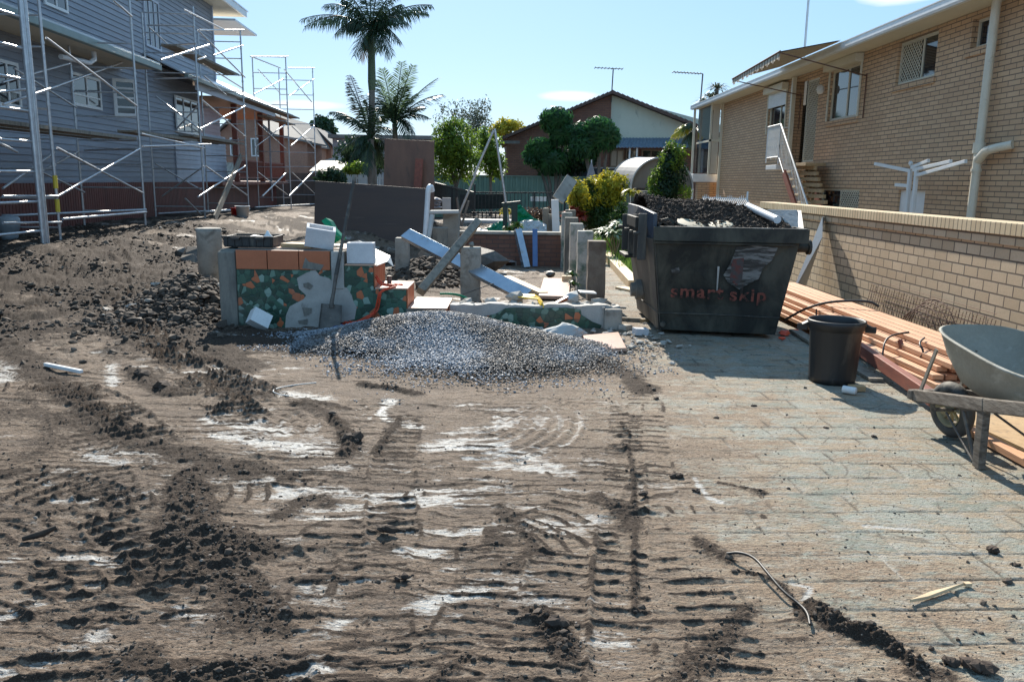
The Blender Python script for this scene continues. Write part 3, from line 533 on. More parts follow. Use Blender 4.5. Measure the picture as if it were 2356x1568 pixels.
def clods():
    N = 190000; u = rng.uniform(1/20, 1/2.2, N); y = 1/u; x = rng.uniform(-1, 1, N)*(.72*y+.5)
    z, dark, white, paver, joint, tint, left, rib = ground_fields(x, y)
    d = np.clip(dark, 0, 1); keep = (rng.random(N) < (.055+.24*d**3)) & (x < 4.4) & (heap_h(x, y) < .03) & (y < 19)
    keep &= ~((x > 1.6) & (x < 3.2) & (y > 8.9) & (y < 10.8))
    x, y, z, d = x[keep], y[keep], z[keep], d[keep]; n = len(x); x1, y1, z1_ = x, y, z
    S = np.exp(rng.normal(-6.05, .55, n))*(1+.9*d); S = np.clip(S, .0016, .026); P = np.stack([x, y, z+S*.2], 1)
    
    n2 = 42000; x = rng.uniform(-11, -3.0, n2); y = rng.uniform(7.0, 21, n2); zz = ground_fields(x, y); k2 = (rng.random(n2) < zz[1]**3*.42*sst(.35, .6, fbm(x*1.5, y*1.5, 95, 3))) & ~((x > -3.4) & (y > 9.2) & (y < 10.4)) & (x > -.62*y-1)
    x, y, z = x[k2], y[k2], zz[0][k2]; S2 = np.clip(np.exp(rng.normal(-4.25, .55, len(x))), .006, .07); P2 = np.stack([x, y, z+S2*.25], 1)
    n3 = 4500; x = rng.normal(-4.1, .45, n3); y = rng.normal(10.2, .7, n3); k3 = (x < -3.4); x, y = x[k3], y[k3]; z = ground_fields(x, y)[0]; S3 = np.clip(np.exp(rng.normal(-4.25, .65, len(x))), .006, .07); P3 = np.stack([x, y, z+S3*.3], 1)
    n4 = 2600; x = rng.uniform(-2.5, -.6, n4); y = rng.uniform(11.5, 15.5, n4); z = base_h(x, y); k4 = z > .12; x, y, z = x[k4], y[k4], z[k4]; S4 = np.clip(np.exp(rng.normal(-3.6, .5, len(x))), .012, .08); P4 = np.stack([x, y, z+S4*.3], 1)
    P = np.concatenate([P, P2, P3, P4]); S = np.concatenate([S, S2, S3, S4])
    v, f, c = speckle('x', None, P, S, .7); o = bulk('soil_clods', v, f, M['clod'], {'tone': c}); tag(o, 'countless small dark clods of soil scattered over the mud and pavers', 'soil', kind='stuff')
clods()
def clod(px, py, r, lab, seed=1, m='darkclod'):
    p = G(px, py); mb = MB(); rr = random.Random(seed)
    for i in range(5): mb.rock((p.x+rr.uniform(-.6, .6)*r, p.y+rr.uniform(-.4, .4)*r, bz(p.x, p.y)+r*.3), r*rr.uniform(.45, .8), seed*7+i, .7, .3)
    o = mb.build('soil_lump', M[m]); tag(o, lab, 'soil lump', 'large soil lumps on the driveway')
M['darkclod'] = pm('dark_earth', (.066,.042,.027), (.040,.026,.018), 30, .9, .8)
for i, (x, y, r, l) in enumerate([(890,1222,.045,'chunky dark soil lump standing alone on bare mud in the centre foreground'), (922,1332,.03,'small dark soil lump below the central foreground lump'), (1557,1098,.035,'dark crumbling soil lump where mud meets the pavers, right of centre'),
    (1478,1137,.03,'dark soil lump on the tyre track right of centre'), (2288,1268,.04,'round soil lump on pavers near the right edge'), (2335,1300,.02,'smaller soil lump at the far right edge of the pavers'), (1535,1515,.0001,''), (2245,1535,.045,'flattened soil lump at the bottom right corner on pavers'),
    (2190,1525,.03,'soil lump just left of the bottom right corner group'), (2100,1440,.0001,''), (1285,1435,.05,'dark soil lump in the foreground mud below centre'), (60,1250,.0001,''), (1600,1130,.022,'small soil lump beside a scraped pale crescent'), (330,865,.085,'upper of two big dark soil clumps on the left mud'), (375,895,.09,'lower of two big dark soil clumps on the left mud'), (812,1015,.075,'fibrous dark soil clump in the middle of the mud'),
    (1510,920,.03,'dark soil lump below the gravel heap at the paver edge'), (1735,935,.022,'small dark lump on pavers in front of the skip'), (1900,985,.02,'small lump on pavers near the black bin'), (2010,1005,.02,'small lump on pavers between bin and wheelbarrow')]):
    if r > .001: clod(x, y, r, l, i+3)

# ---------------------------------------------------------------- wall and window helpers
UY, UZ, UX = Vector((0,1,0)), Vector((0,0,1)), Vector((1,0,0))
def wall_sheet(mb, o, u, n, W_, H_, holes, depth=.11, back=.22):
    """solid wall with openings (u0,u1,v0,v1); n points outwards"""
    us = sorted({0, W_, *[h[0] for h in holes], *[h[1] for h in holes]}); vs = sorted({0, H_, *[h[2] for h in holes], *[h[3] for h in holes]})
    for a, b in zip(us[:-1], us[1:]):
        for c, d in zip(vs[:-1], vs[1:]):
            if any(h[0]-1e-6 <= a and b <= h[1]+1e-6 and h[2]-1e-6 <= c and d <= h[3]+1e-6 for h in holes): continue
            for k, fl in ((0, 0), (-back, 1)):
                P = [o+u*a+UZ*c+n*k, o+u*b+UZ*c+n*k, o+u*b+UZ*d+n*k, o+u*a+UZ*d+n*k]; mb.add(P, [(0,1,2,3)] if not fl else [(3,2,1,0)])
    for a, b, c, d in holes+[(0, W_, 0, H_)]:
        Q = [o+u*a+UZ*c, o+u*b+UZ*c, o+u*b+UZ*d, o+u*a+UZ*d]
        for i in range(4): mb.add([Q[i], Q[(i+1)%4], Q[(i+1)%4]-n*back, Q[i]-n*back], [(0,1,2,3)])
def window(parent, o, u, n, u0, u1, v0, v1, mull=(), trans=(), fw=.05, inset=.08, frame='white', glass='glass', grille=None, sill=None, name='window', fd=.05):
    f = MB(); n0 = -inset-fd/2; n1 = n0+fd
    f.pbox(o,u,UZ,n,u0,u0+fw,v0,v1,n0,n1); f.pbox(o,u,UZ,n,u1-fw,u1,v0,v1,n0,n1); f.pbox(o,u,UZ,n,u0+fw,u1-fw,v0,v0+fw,n0,n1); f.pbox(o,u,UZ,n,u0+fw,u1-fw,v1-fw,v1,n0,n1)
    for t in mull: f.pbox(o,u,UZ,n,u0+(u1-u0)*t-fw*.4,u0+(u1-u0)*t+fw*.4,v0+fw,v1-fw,n0+.004,n1-.004)
    for t in trans: f.pbox(o,u,UZ,n,u0+fw,u1-fw,v0+(v1-v0)*t-fw*.3,v0+(v1-v0)*t+fw*.3,n0+.006,n1-.006)
    wn = f.build(name, M[frame], parent)
    MB().pbox(o,u,UZ,n,u0+fw*.9,u1-fw*.9,v0+fw*.9,v1-fw*.9,n0+fd*.3,n0+fd*.45).build('pane', M[glass], wn)
    if grille:
        a, b = u0+(u1-u0)*grille[0]+fw*.5, u0+(u1-u0)*grille[1]-fw*.5; g = MB(); H_ = v1-v0-2*fw; W_ = b-a; st = .105; k = -H_
        while k < W_:
            for sgn in (1, -1):
                p0 = max(0, k); p1 = min(W_, k+H_)
                if p1-p0 > .02:
                    y0, y1 = p0-k, p1-k
                    if sgn < 0: y0, y1 = H_-y0, H_-y1
                    g.beam(o+u*(a+p0)+UZ*(v0+fw+y0)+n*(n1+.008), o+u*(a+p1)+UZ*(v0+fw+y1)+n*(n1+.008), .012, .012, n)
            k += st
        g.build('security_grille', M['cream'], wn)
    return wn
# ---------------------------------------------------------------- brick house on the right
HX = 7.8
def hy(k, x, y): p = AX(*C(k, x, y), HX); return p.y, p.z
def right_house():
    t = thing('brick_house', 'two storey cream brick house with white gutter, awning and outside stair on the right', 'house', (HX, 20, 0))
    y0, y1, top = 7.0, 31.7, 4.62; o = Vector((HX, 0, -.6)); n = -UX
    def hole(x0, x1, z0, z1): return (x0-y0, x1-y0, z0+.6, z1+.6)
    wins = {'tall': (19.25, 21.05, 3.25, 4.45), 'shut': (24.35, 26.0, 3.2, 4.4), 'grl': (15.9, 17.5, 3.72, 4.62-.07), 'small': (13.95, 14.75, 4.02, 4.5), 'edge': (11.5, 13.0, 3.5, 4.5), 'low': (18.75, 21.1, .9, 1.62), 'meter': (15.75, 16.85, .75, 1.62)}
    a = hy(4, 1755, 440); b = hy(4, 1585, 260); door = (21.85, 22.75, 2.3, 4.42)
    rec = (22.75, 23.6, 2.2, 4.5)
    mb = MB(); wall_sheet(mb, Vector((HX, y0, -.6)), UY, n, y1-y0, top+.6, [hole(*v) for v in wins.values()]+[hole(*door), hole(*rec)])
    mb.add([(HX+.22,y1,-.6),(HX+8,y1,-.6),(HX+8,y1,top),(HX+.22,y1,top)], [(0,1,2,3)]); mb.add([(HX+.22,y0,-.6),(HX+8,y0,-.6),(HX+8,y0,top),(HX+.22,y0,top)], [(3,2,1,0)]); mb.add([(HX+8,y0,-.6),(HX+8,y1,-.6),(HX+8,y1,top),(HX+8,y0,top)], [(3,2,1,0)])
    mb.build('wall', M['cream_brick'], t)
    OO = Vector((HX, 0, 0))
    window(t, OO, UY, n, *wins['tall'], mull=(.45,), fw=.06, frame='cream', inset=.07)
    window(t, OO, UY, n, *wins['shut'], mull=(.4,), fw=.06, frame='cream', inset=.07)
    window(t, OO, UY, n, *wins['grl'], mull=(.42,), fw=.055, frame='cream', grille=(.42, 1), inset=.09)
    window(t, OO, UY, n, *wins['small'], mull=(.4,), fw=.05, frame='cream', inset=.13)
    window(t, OO, UY, n, *wins['edge'], mull=(.5,), fw=.055, frame='cream', grille=(0, 1), inset=.1)
    window(t, OO, UY, n, *wins['low'], mull=(.5,), fw=.05, frame='cream', grille=(0, .5), inset=.06)
    m = MB(); m.pbox(OO,UY,UZ,n,*wins['meter'],-.08,-.05); m.build('meter_cupboard_door', M['white'], t)
    # soldier course sills
    for k, (a_, b_, z_, _) in (('tall', wins['tall']), ('grl', wins['grl']), ('small', wins['small']), ('edge', wins['edge'])):
        s_ = MB(); yy = a_-.05
        while yy < b_+.03: s_.pbox(OO,UY,UZ,n,yy,yy+.078,z_-.13,z_-.003,-.05,.035); yy += .088
        s_.build('brick_sill', M['cream_brick'], t, bev=.004)
    # door
    d = window(t, OO, UY, n, *door, fw=.05, frame='cream', glass='hedgewall', grille=(0, 1), inset=.05, name='screen_door')
    r = MB(); r.pbox(OO,UY,UZ,n,22.75,23.6,2.2,4.5,-.5,-.47); r.pbox(OO,UY,UZ,n,22.76,22.80,2.2,4.5,-.47,-.225); r.build('recess_wall', M['cream_brick'], t)
    # porch post, lamp
    r = MB(); r.pbox(OO,UY,UZ,n,23.45,23.56,2.2,4.6,.05,.16); r.build('porch_post', M['cream'], t, bev=.006)
    lp = AX(*C(4, 1043, 515), HX-.1); l = MB(); l.lathe((HX-.12, 21.4, 4.05), [(.0,-.11),(.07,-.09),(.1,0),(.08,.08),(.03,.12),(0,.12)], 16); l.build('wall_lamp', M['white'], t)
    # roller shutters
    for k, hh in (('tall', 0), ('shut', .42)):
        a_, b_, z0, z1 = wins[k]; s_ = MB(); s_.pbox(OO,UY,UZ,n,a_-.08,b_+.08,z1-.02,z1+.17,.005,.2); s_.pbox(OO,UY,UZ,n,a_-.06,a_-.02,z0,z1-.02,.005,.05); s_.pbox(OO,UY,UZ,n,b_+.02,b_+.06,z0,z1-.02,.005,.05)
        so = s_.build('roller_shutter_box', M['cream'], t, bev=.01)
        if hh:
            c = MB()
            for i in range(9): c.pbox(OO,UY,UZ,n,a_,b_,z1-.02-hh*(i+1)/9+.004,z1-.02-hh*i/9,.012,.035)
            c.build('shutter_curtain', M['white'], so, bev=.004)
    # eaves: soffit, gutter and roof
    gx = 7.15
    s_ = MB(); s_.box((gx+.1, 6, 4.63), (HX+.3, 34.3, 4.66)); s_.build('soffit', M['soffit'], t)
    g = MB()
    prof = [(gx+.1,4.62),(gx+.02,4.62),(gx,4.66),(gx,4.76),(gx-.012,4.765),(gx-.012,4.785),(gx+.012,4.785),(gx+.012,4.68),(gx+.1,4.68)]
    g.add([(x,6,z) for x,z in prof]+[(x,34.4,z) for x,z in prof], [(i,i+1,i+10,i+9) for i in range(8)]+[(8,0,9,17),tuple(range(9))[::-1],tuple(range(9,18))])
    g.box((gx-.01, 34.4, 4.64), (HX+2.5, 34.5, 4.79)); g.build('gutter', M['white'], t)
    rf = MB(); rf.prism([(gx+.05, 6, 4.70), (gx+.05, 34.45, 4.70), (HX+4, 31, 6.1), (HX+4, 10, 6.1)], (0,0,.06)); rf.prism([(HX+8.6, 6, 4.7), (HX+4, 10, 6.1), (HX+4, 31, 6.1), (HX+8.6, 34.45, 4.7)], (0,0,.06)); rf.prism([(gx+.05,34.46,4.7),(HX+8.6,34.46,4.7),(HX+4,31,6.1)], (0,0,.06))
    rf.build('roof', M['roof_metal'], t)
    # enclosed far corner balcony
    b = MB(); b.box((6.86, 31.95, 1.75), (7.9, 34.2, 2.05)); b.build('balcony_slab', M['white'], t, bev=.01)
    b = MB(); b.box((7.35, 31.72, 2.05), (7.42, 31.80, 4.62)); b.box((7.35, 31.72, 3.25), (7.8, 31.80, 3.33)); b.box((7.72, 31.6, -.6), (7.8, 31.72, 4.62)); b.box((7.2,34.0,2.05),(7.28,34.08,4.62)); b.box((7.35,31.8,3.25),(7.4,34.,3.32))
    bo = b.build('balcony_frame', M['cream'], t)
    MB().box((7.38, 31.82, 2.1), (7.40, 33.95, 4.6)).build('balcony_glazing', M['glass'], bo); MB().box((7.45, 31.745, 2.07), (7.7, 31.765, 4.58)).build('balcony_glazing', M['awn_pale'], bo)
    MB().box((7.05, 31.9, -.4), (7.5, 32.3, 1.75)).build('balcony_pier', M['cream_brick'], t); MB().box((7.5,33.8,-.4),(9,34.1,1.75)).build('lower_end_wall', M['cream_brick'], t)
    MB().box((6.2,31.5,-.5),(7.7,34,-.1)).build('step_slab', M['concrete'], t)
    # downpipe
    p = MB(); px_ = HX-.13
    p.tube([(px_, 13.86, -.4), (px_, 13.86, 4.66)], .07, 14); p.tube([(px_, 13.86, 2.25), (px_, 13.86, 2.42)], .095, 14); p.tube([(px_, 13.86, 1.95), (px_, 13.86, 2.0)], .085, 14)
    p.tube([(px_, 13.83, 2.15), (px_-.02, 13.6, 2.28), (px_-.02, 13.3, 2.32), (px_+.1, 13.1, 2.36)], [.085,.075,.068,.068], 12); p.build('downpipe', M['pipecream'], t)
    # awning
    yn, yf = hy(4, 1315, 480)[0], hy(4, 900, 595)[0]; On, Of = AY(*C(4, 760, 325), yn), AY(*C(4, 458, 500), yf); In, If = Vector((7.14, yn, 4.83)), Vector((7.14, yf, 4.83))
    aw = MB(); nst = 38
    for i in range(nst):
        aw.m = i % 2; f0, f1 = i/nst, (i+1)/nst; a0, a1, b0, b1 = In.lerp(If, f0), In.lerp(If, f1), On.lerp(Of, f0), On.lerp(Of, f1)
        sag = UZ*-.02
        aw.add([a0, a1, b1, b0, a0+sag, a1+sag, b1+sag, b0+sag], [(0,1,2,3),(7,6,5,4)])
        zf = UZ*(-.17-.035*math.cos(i*1.6)); aw.add([b0, b1, b1+zf+UZ*.02, b0+zf+UZ*.02], [(0,1,2,3)])
    ao = aw.build('striped_awning', [M['awn_brown'], M['awn_pale']], t)
    for q, e in ((yn, On), (yf, Of)):
        ar = MB(); zz = hy(4, 1315, 480)[1]; ar.tube([(7.77, q, zz), e-UZ*.03], .014, 6); ar.tube([(7.77, q, zz-.9), (7.77, q, zz+.05)], .014, 6); ar.build('awning_arm', M['rust'], ao)
    ar = MB(); ar.tube([On, Of], .022, 8); ar.build('awning_rail', M['rust'], ao)
    # landing, stair and railing
    P1_ = AX(*C(4, 765, 785), 7.15); s_ = MB(); s_.box((7.1, P1_.y, 2.1), (7.795, 23.6, 2.22)); s_.build('landing', M['white'], t, bev=.008)
    s_ = MB()
    for i in range(11):
        z = 2.0-.19*i; yy = 21.8-.24*i; s_.box((7.12, yy-.25, z), (7.72, yy, z+.045))
    so = s_.build('stair_tread', M['pine'], t, bev=.004)
    s_ = MB()
    for xx in (7.1, 7.74): s_.beam((xx, 21.95, 2.0), (xx, 19.2, -.15), .05, .2)
    s_.build('stair_stringer', M['darkred'], t)
    rl = MB()
    P0, P1, P2 = AX(*C(4, 685, 805), 7.15), AX(*C(4, 765, 785), 7.15), AX(*C(4, 935, 1300), 7.15)
    rl.tube([P0, P1, P2], .026, 8); rl.tube([P0-UZ*.85, P1-UZ*.85, P2-UZ*.85], .016, 6); rl.tube([P0, P0-UZ*.98], .02, 6); rl.tube([P1, P1-UZ*1.05], .02, 6); rl.tube([P2, P2-UZ*1.2], .02, 6); rl.tube([P0, (7.7, P0.y, P0.z)], .02, 6)
    for i in range(1, 44):
        f = i/44; q = P0.lerp(P1, f*2) if f < .5 else P1.lerp(P2, f*2-1); rl.tube([q, q-UZ*.85], .011, 5, False)
        if i % 2 == 0: rl.tube([q-UZ*(.3+.12*(i % 4)), q-UZ*(.36+.12*(i % 4))], .02, 6)
    for i in range(1, 4): q = P0+UX*i*.14; rl.tube([q, q-UZ*.9], .0075, 5, False)
    rl.build('stair_railing', M['white'], t)
    return t
right_house()
def mast(name, lab, cat, pts, r, arms, m='steel'):
    t = MB(); t.tube(pts, r, 6)
    for a, b in arms: t.tube([a, b], r*.6, 5)
    tag(t.build(name, M[m]), lab, cat)
p = AX(1851, 118, 8.4); q = Vector((p.x, p.y, p.z+3.5)); mast('pole_mast', 'tall thin white mast rising above the gutter of the cream brick house', 'mast', [p-UZ*.6, q], .035, [], 'white')
b0 = AY(1611, 226, 36); t0 = AY(1617, 170, 36); l0 = AY(1549, 166, 36); arms = [(l0, t0)]
for i in range(9): e = l0.lerp(t0, i/9); arms.append((e+Vector((0,.25,0)), e-Vector((0,.25,0))))
mast('television_antenna', 'yagi television antenna pointing left above the right house gutter end', 'antenna', [b0-UZ*1, t0], .03, arms, 'iron')
b0 = AY(1407, 212, 42); t0 = AY(1411, 158, 42); l0 = AY(1369, 156, 42); r0 = AY(1432, 159, 42); arms = [(l0, r0)]
for i in range(9): e = l0.lerp(r0, i/8); arms.append((e+Vector((0,.3,0)), e-Vector((0,.3,0))))
mast('television_antenna', 'thin television antenna on the ridge of the brown gabled house', 'antenna', [b0-UZ*.5, t0], .03, arms, 'iron')
# timber frames standing behind the stair
def pallet_frame():
    mb = MB(); X_ = 7.42
    for i in range(7): mb.beam(AX(*C(4, 868+i*9, 1058+i*36), X_), AX(*C(4, 985+i*11, 1062+i*36), X_), .07, .09)
    for i in range(4): mb.beam(AX(*C(4, 885+i*26, 1275), X_+.09), AX(*C(4, 930+i*18, 1060), X_+.09), .06, .05)
    mb.beam(AX(*C(4, 855, 1040), X_), AX(*C(4, 985, 1040), X_), .5, .07)
    tag(mb.build('slatted_crate', M['wood'], bev=.004), 'raw slatted timber crate leaning on the brick house beside the stair', 'crate')
pallet_frame()
def clothes_line():
    t = thing('clothes_line', 'folded white clothes line with raised arms behind the boundary wall', 'clothes line', (7.3, 16.2, 0))
    X = 7.3
    def q(x, y): return AX(*C(4, x, y), X)
    a = MB()
    for x in (1565, 1605): b_ = q(x, 1330); c_ = q(x+18, 1075); a.beam(b_-UZ*1.2, c_, .06, .075)
    a.build('post', M['white'], t, bev=.006)
    for e in (((1580,1080),(1360,1035)), ((1600,1075),(1840,1020)), ((1620,1110),(1935,1020)), ((1590,1060),(1700,1015)), ((1570,1175),(1490,1168)), ((1590,1040),(1580,1025))):
        MB().beam(q(*e[0]), q(*e[1]), .05, .06).build('arm', M['white'], t, bev=.006)
clothes_line()
# ---------------------------------------------------------------- boundary wall
def boundary_wall():
    t = thing('boundary_wall', 'long cream brick boundary wall with soldier course cap running beside the skip', 'wall', (4.85, 11, 0))
    def X(y): return 4.70
    mb = MB(); mb.box((4.72, 3.0, -.2), (4.92, 15.7, 1.16)); mb.build('wall', M['wall_brick'], t)
    mb = MB(); mb.box((4.695, 3.0, 1.161), (4.945, 15.72, 1.253)); mb.build('string_course', M['wall_brick'], t, bev=.004)
    mb = MB(); mb.box((4.672, 3.0, 1.255), (4.965, 15.74, 1.375)); mb.build('cap_course', M['wall_cap'], t, bev=.006)
    t2 = MB(); t2.box((4.75, 15.9, -.2), (4.92, 26.5, 1.0)); o = t2.build('low_wall', M['wall_brick']); tag(o, 'lower pale brick wall continuing beyond the capped boundary wall behind the skip', 'wall')
    t3 = MB(); t3.box((4.7, 15.9, 1.003), (5.0, 26.5, 1.07)); t3.build('coping', M['concrete'], o)
boundary_wall()
# ---------------------------------------------------------------- skip bin
def skip():
    t = thing('skip_bin', 'large battered black skip bin piled with dark soil on the pavers', 'skip', (2.3, 9.8, 0))
    z0, z1 = .05, 1.10
    B = [Vector((1.68,9.22,z0)), Vector((2.94,8.97,z0)), Vector((3.05,10.55,z0)), Vector((1.66,10.75,z0))]
    T = [Vector((1.53,9.02,z1)), Vector((3.10,8.87,z1)), Vector((3.24,10.72,z1)), Vector((1.50,10.86,z1))]
    # left end splits into two faces with a cut corner
    mid_b, mid_t = Vector((1.64,9.7,z0+.03)), Vector((1.44,9.55,z1))
    cB = (B[0]+B[2])/2; th = .05
    def inn(p, c, k=th): d = (c-p); d.z = 0; return p+d.normalized()*k
    ob, ot = [B[0],B[1],B[2],B[3],mid_b], [T[0],T[1],T[2],T[3],mid_t]
    ib = [inn(p, cB)+UZ*.04 for p in ob]; it = [inn(p, cB) for p in ot]
    mb = MB(); n = 5; V = ob+ot+it+ib; F_ = []
    for i in range(n): j = (i+1) % n; F_ += [(i, j, n+j, n+i), (n+i, n+j, 2*n+j, 2*n+i), (2*n+i, 2*n+j, 3*n+j, 3*n+i)]
    F_ += [tuple(range(n))[::-1], tuple(range(3*n, 4*n))]; mb.m = 0; mb.add(V, F_)
    for k in (3, 4):
        mb.mi[k*3] = 1
    mb.build('body', [M['skip'], M['skipside']], t, bev=.006)
    # rim channel
    r = MB()
    rf0, rf1 = T[0]+Vector((-.0,-.045,.0)), T[1]+Vector((.05,-.045,0))
    r.beam(rf0+UZ*.055, rf1+UZ*.055, .05, .15); r.beam(T[1]+Vector((.045,-.07,.055)), T[2]+Vector((.045,.03,.055)), .05, .15); r.beam(T[2]+Vector((.02,.04,.055)), T[3]+Vector((-.02,.04,.055)), .05, .15)
    r.prism([rf0+Vector((0,-.03,.13)), rf0+Vector((.16,-.03,-.02)), rf0+Vector((.0,-.03,-.02))], (0,.004,0))
    r.beam(rf0+Vector((0,.02,-.04)), rf1+Vector((-.1,.02,-.04)), .03, .02)
    r.build('rim', M['skip'], t, bev=.01)
    e = MB(); e.beam(rf0+Vector((0.05,0,.133)), rf1+Vector((0,0,.133)), .054, .006); e.build('worn_rim_edge', M['scrape'], t)
    # raised left end with lifting lugs
    u = (mid_t-T[3]).normalized()
    e = MB(); e.prism([T[0]+Vector((0,.02,0)), mid_t, T[3], T[3]+UZ*.33, mid_t+UZ*.33, T[0]+Vector((0.0,.02,.27))][::1], (.045, 0, 0)); e.build('raised_end_plate', M['skipblue'], t, bev=.005)
    for i, yy in enumerate((9.25, 9.55, 10.0, 10.6)):
        l = MB(); l.box((1.40, yy-.012, .84), (1.50, yy+.012, 1.36-.02*i)); l.box((1.35,yy-.025,1.13),(1.42,yy+.025,1.16)); l.build('lifting_lug', M['skipside'], t, bev=.006)
    MB().box((1.36, 9.95, .80), (1.5, 10.5, .84)).build('end_bracket', M['skip'], t, bev=.006); MB().box((1.37,9.27,1.2),(1.41,9.97,1.32)).build('lug_bar', M['skip'], t, bev=.006)
    l = MB(); l.tube([(1.62, 9.9, .42), (1.50, 9.9, .42)], .12, 20); l.tube([(1.52, 9.9, .42), (1.44, 9.9, .42)], .085, 20); l.build('pivot_pin', M['darkconc'], t, bev=.006)
    l = MB(); l.tube([T[1]+Vector((.02,.25,-.08)), T[1]+Vector((.19,.25,-.08))], .06, 14); l.tube([T[1]+Vector((.17,.25,-.08)), T[1]+Vector((.2,.25,-.08))], .085, 14); l.build('lifting_pin', M['skip'], t)
    # seam weld along the lower body and corner bead
    fn = (B[1]-B[0]).cross(T[0]-B[0]).normalized()
    def fp(a, b, k=.006): return B[0].lerp(B[1], a).lerp(T[0].lerp(T[1], a), b)+fn*k
    if fn.y > 0: fn = -fn
    s_ = MB(); s_.tube([fp(0,.19), fp(.4,.20), fp(1,.19)], .005, 5); s_.tube([fp(.015,0,.008), fp(.015,.98,.008)], .006, 5)
    s_.tube([B[0].lerp(T[0], .2)+Vector((-.01,.0,0)), mid_b.lerp(mid_t, .2)+Vector((-.008,0,0)), B[3].lerp(T[3], .2)+Vector((-.01,0,0))], .005, 5); s_.build('weld_seam', M['skipside'], t)
    d = MB(); d.tube([fp(.04,.07,0), fp(.04,.07,.03)], .03, 14); d.build('drain_plug', M['skipside'], t)
    # scraped paint patches
    def patch(name, pts, m, k=.005): mb = MB(); mb.prism([fp(a, b, k) for a, b in pts], fn*.0015); mb.build(name, M[m], t)
    patch('scraped_patch', [(.58,.93),(.70,.95),(.86,.93),(.84,.80),(.79,.72),(.77,.60),(.70,.54),(.64,.48),(.55,.55),(.51,.63),(.55,.76)], 'scrape')
    patch('red_paint_remnant', [(.56,.80),(.64,.82),(.65,.6),(.62,.52),(.56,.58)], 'redscrape', .0085)
    patch('scraped_patch', [(.12,.68),(.18,.70),(.19,.64),(.13,.63)], 'scrape'); patch('scraped_patch', [(.46,.72),(.475,.72),(.478,.46),(.468,.46)], 'cement')
    # lettering
    def text(tx, a, b, size):
        cu = bpy.data.curves.new('t', 'FONT'); cu.body = tx; cu.size = size; cu.extrude = .001; cu.offset = .0045; cu.space_character = 1.15; ob = bpy.data.objects.new('t', cu); col.objects.link(ob)
        me = bpy.data.meshes.new_from_object(ob.evaluated_get(bpy.context.evaluated_depsgraph_get())); bpy.data.objects.remove(ob)
        xa = (B[1]-B[0]).normalized(); ya = fn.cross(xa); ya = ya if ya.z > 0 else -ya; za = xa.cross(ya); org = fp(a, b, .007)
        Mx = Matrix((xa, ya, za)).transposed().to_4x4(); Mx.translation = org; me.transform(Mx); me.materials.clear(); me.materials.append(M['letter'])
        o = bpy.data.objects.new('lettering', me); col.objects.link(o); o.parent = t; o.location = -t.location
    bpy.context.view_layer.update()
    text('smart', .11, .375, .22); text('skip', .575, .36, .22)
    # load of soil
    n = 110; xs, ys = np.meshgrid(np.linspace(0, 1, n), np.linspace(0, 1, n)); P = np.zeros((n*n, 3))
    tl, tr, br, bl = it[0], it[1], it[2], it[3]
    a, b = xs.ravel(), ys.ravel()
    for k in range(3): P[:, k] = (tl[k]*(1-a)+tr[k]*a)*(1-b)+(bl[k]*(1-a)+br[k]*a)*b
    prof = .02+.27*sst(0,.5,b)*(1-.55*sst(.55,1,a))*(1-.5*sst(.8,1,b)) + .07*(1-sst(.0,.3,a))
    cl = 1-np.abs(2*fbm(P[:,0]*9, P[:,1]*9, 5, 4, .6)-1); P[:, 2] = z1+prof+.10*(cl-.6)+.05*(fbm(P[:,0]*25, P[:,1]*25, 8, 3)-.5)+.05
    i = np.arange(n-1)[:, None]*n+np.arange(n-1)[None]; F4 = np.stack([i, i+1, i+n+1, i+n], -1).reshape(-1, 4)
    k = rng.integers(0, n*n, 9000); S = np.clip(np.exp(rng.normal(-4.4, .5, 9000)), .006, .045); Q = P[k]+np.array([0,0,.004]); Q[:, 2] += S*.3
    v2, f2, _ = speckle('x', None, Q, S*.55, .8)
    F3 = np.concatenate([F4[:, [0,1,2]], F4[:, [0,2,3]]])
    so = bulk('soil_load', np.concatenate([P, v2]), np.concatenate([F3, f2+len(P)]), M['darkclod'], None, False); tag(so, 'dark clumpy soil heaped inside the black skip bin', 'soil', kind='stuff')
skip()
M['darksoil'] = pm('dark_soil', (.052,.038,.03), (.035,.026,.02), 20, .95, .8)
def simple(name, lab, cat, mb, m, bev=0, group=None, kind=None): return tag(mb.build(name, M[m], bev=bev), lab, cat, group, kind)
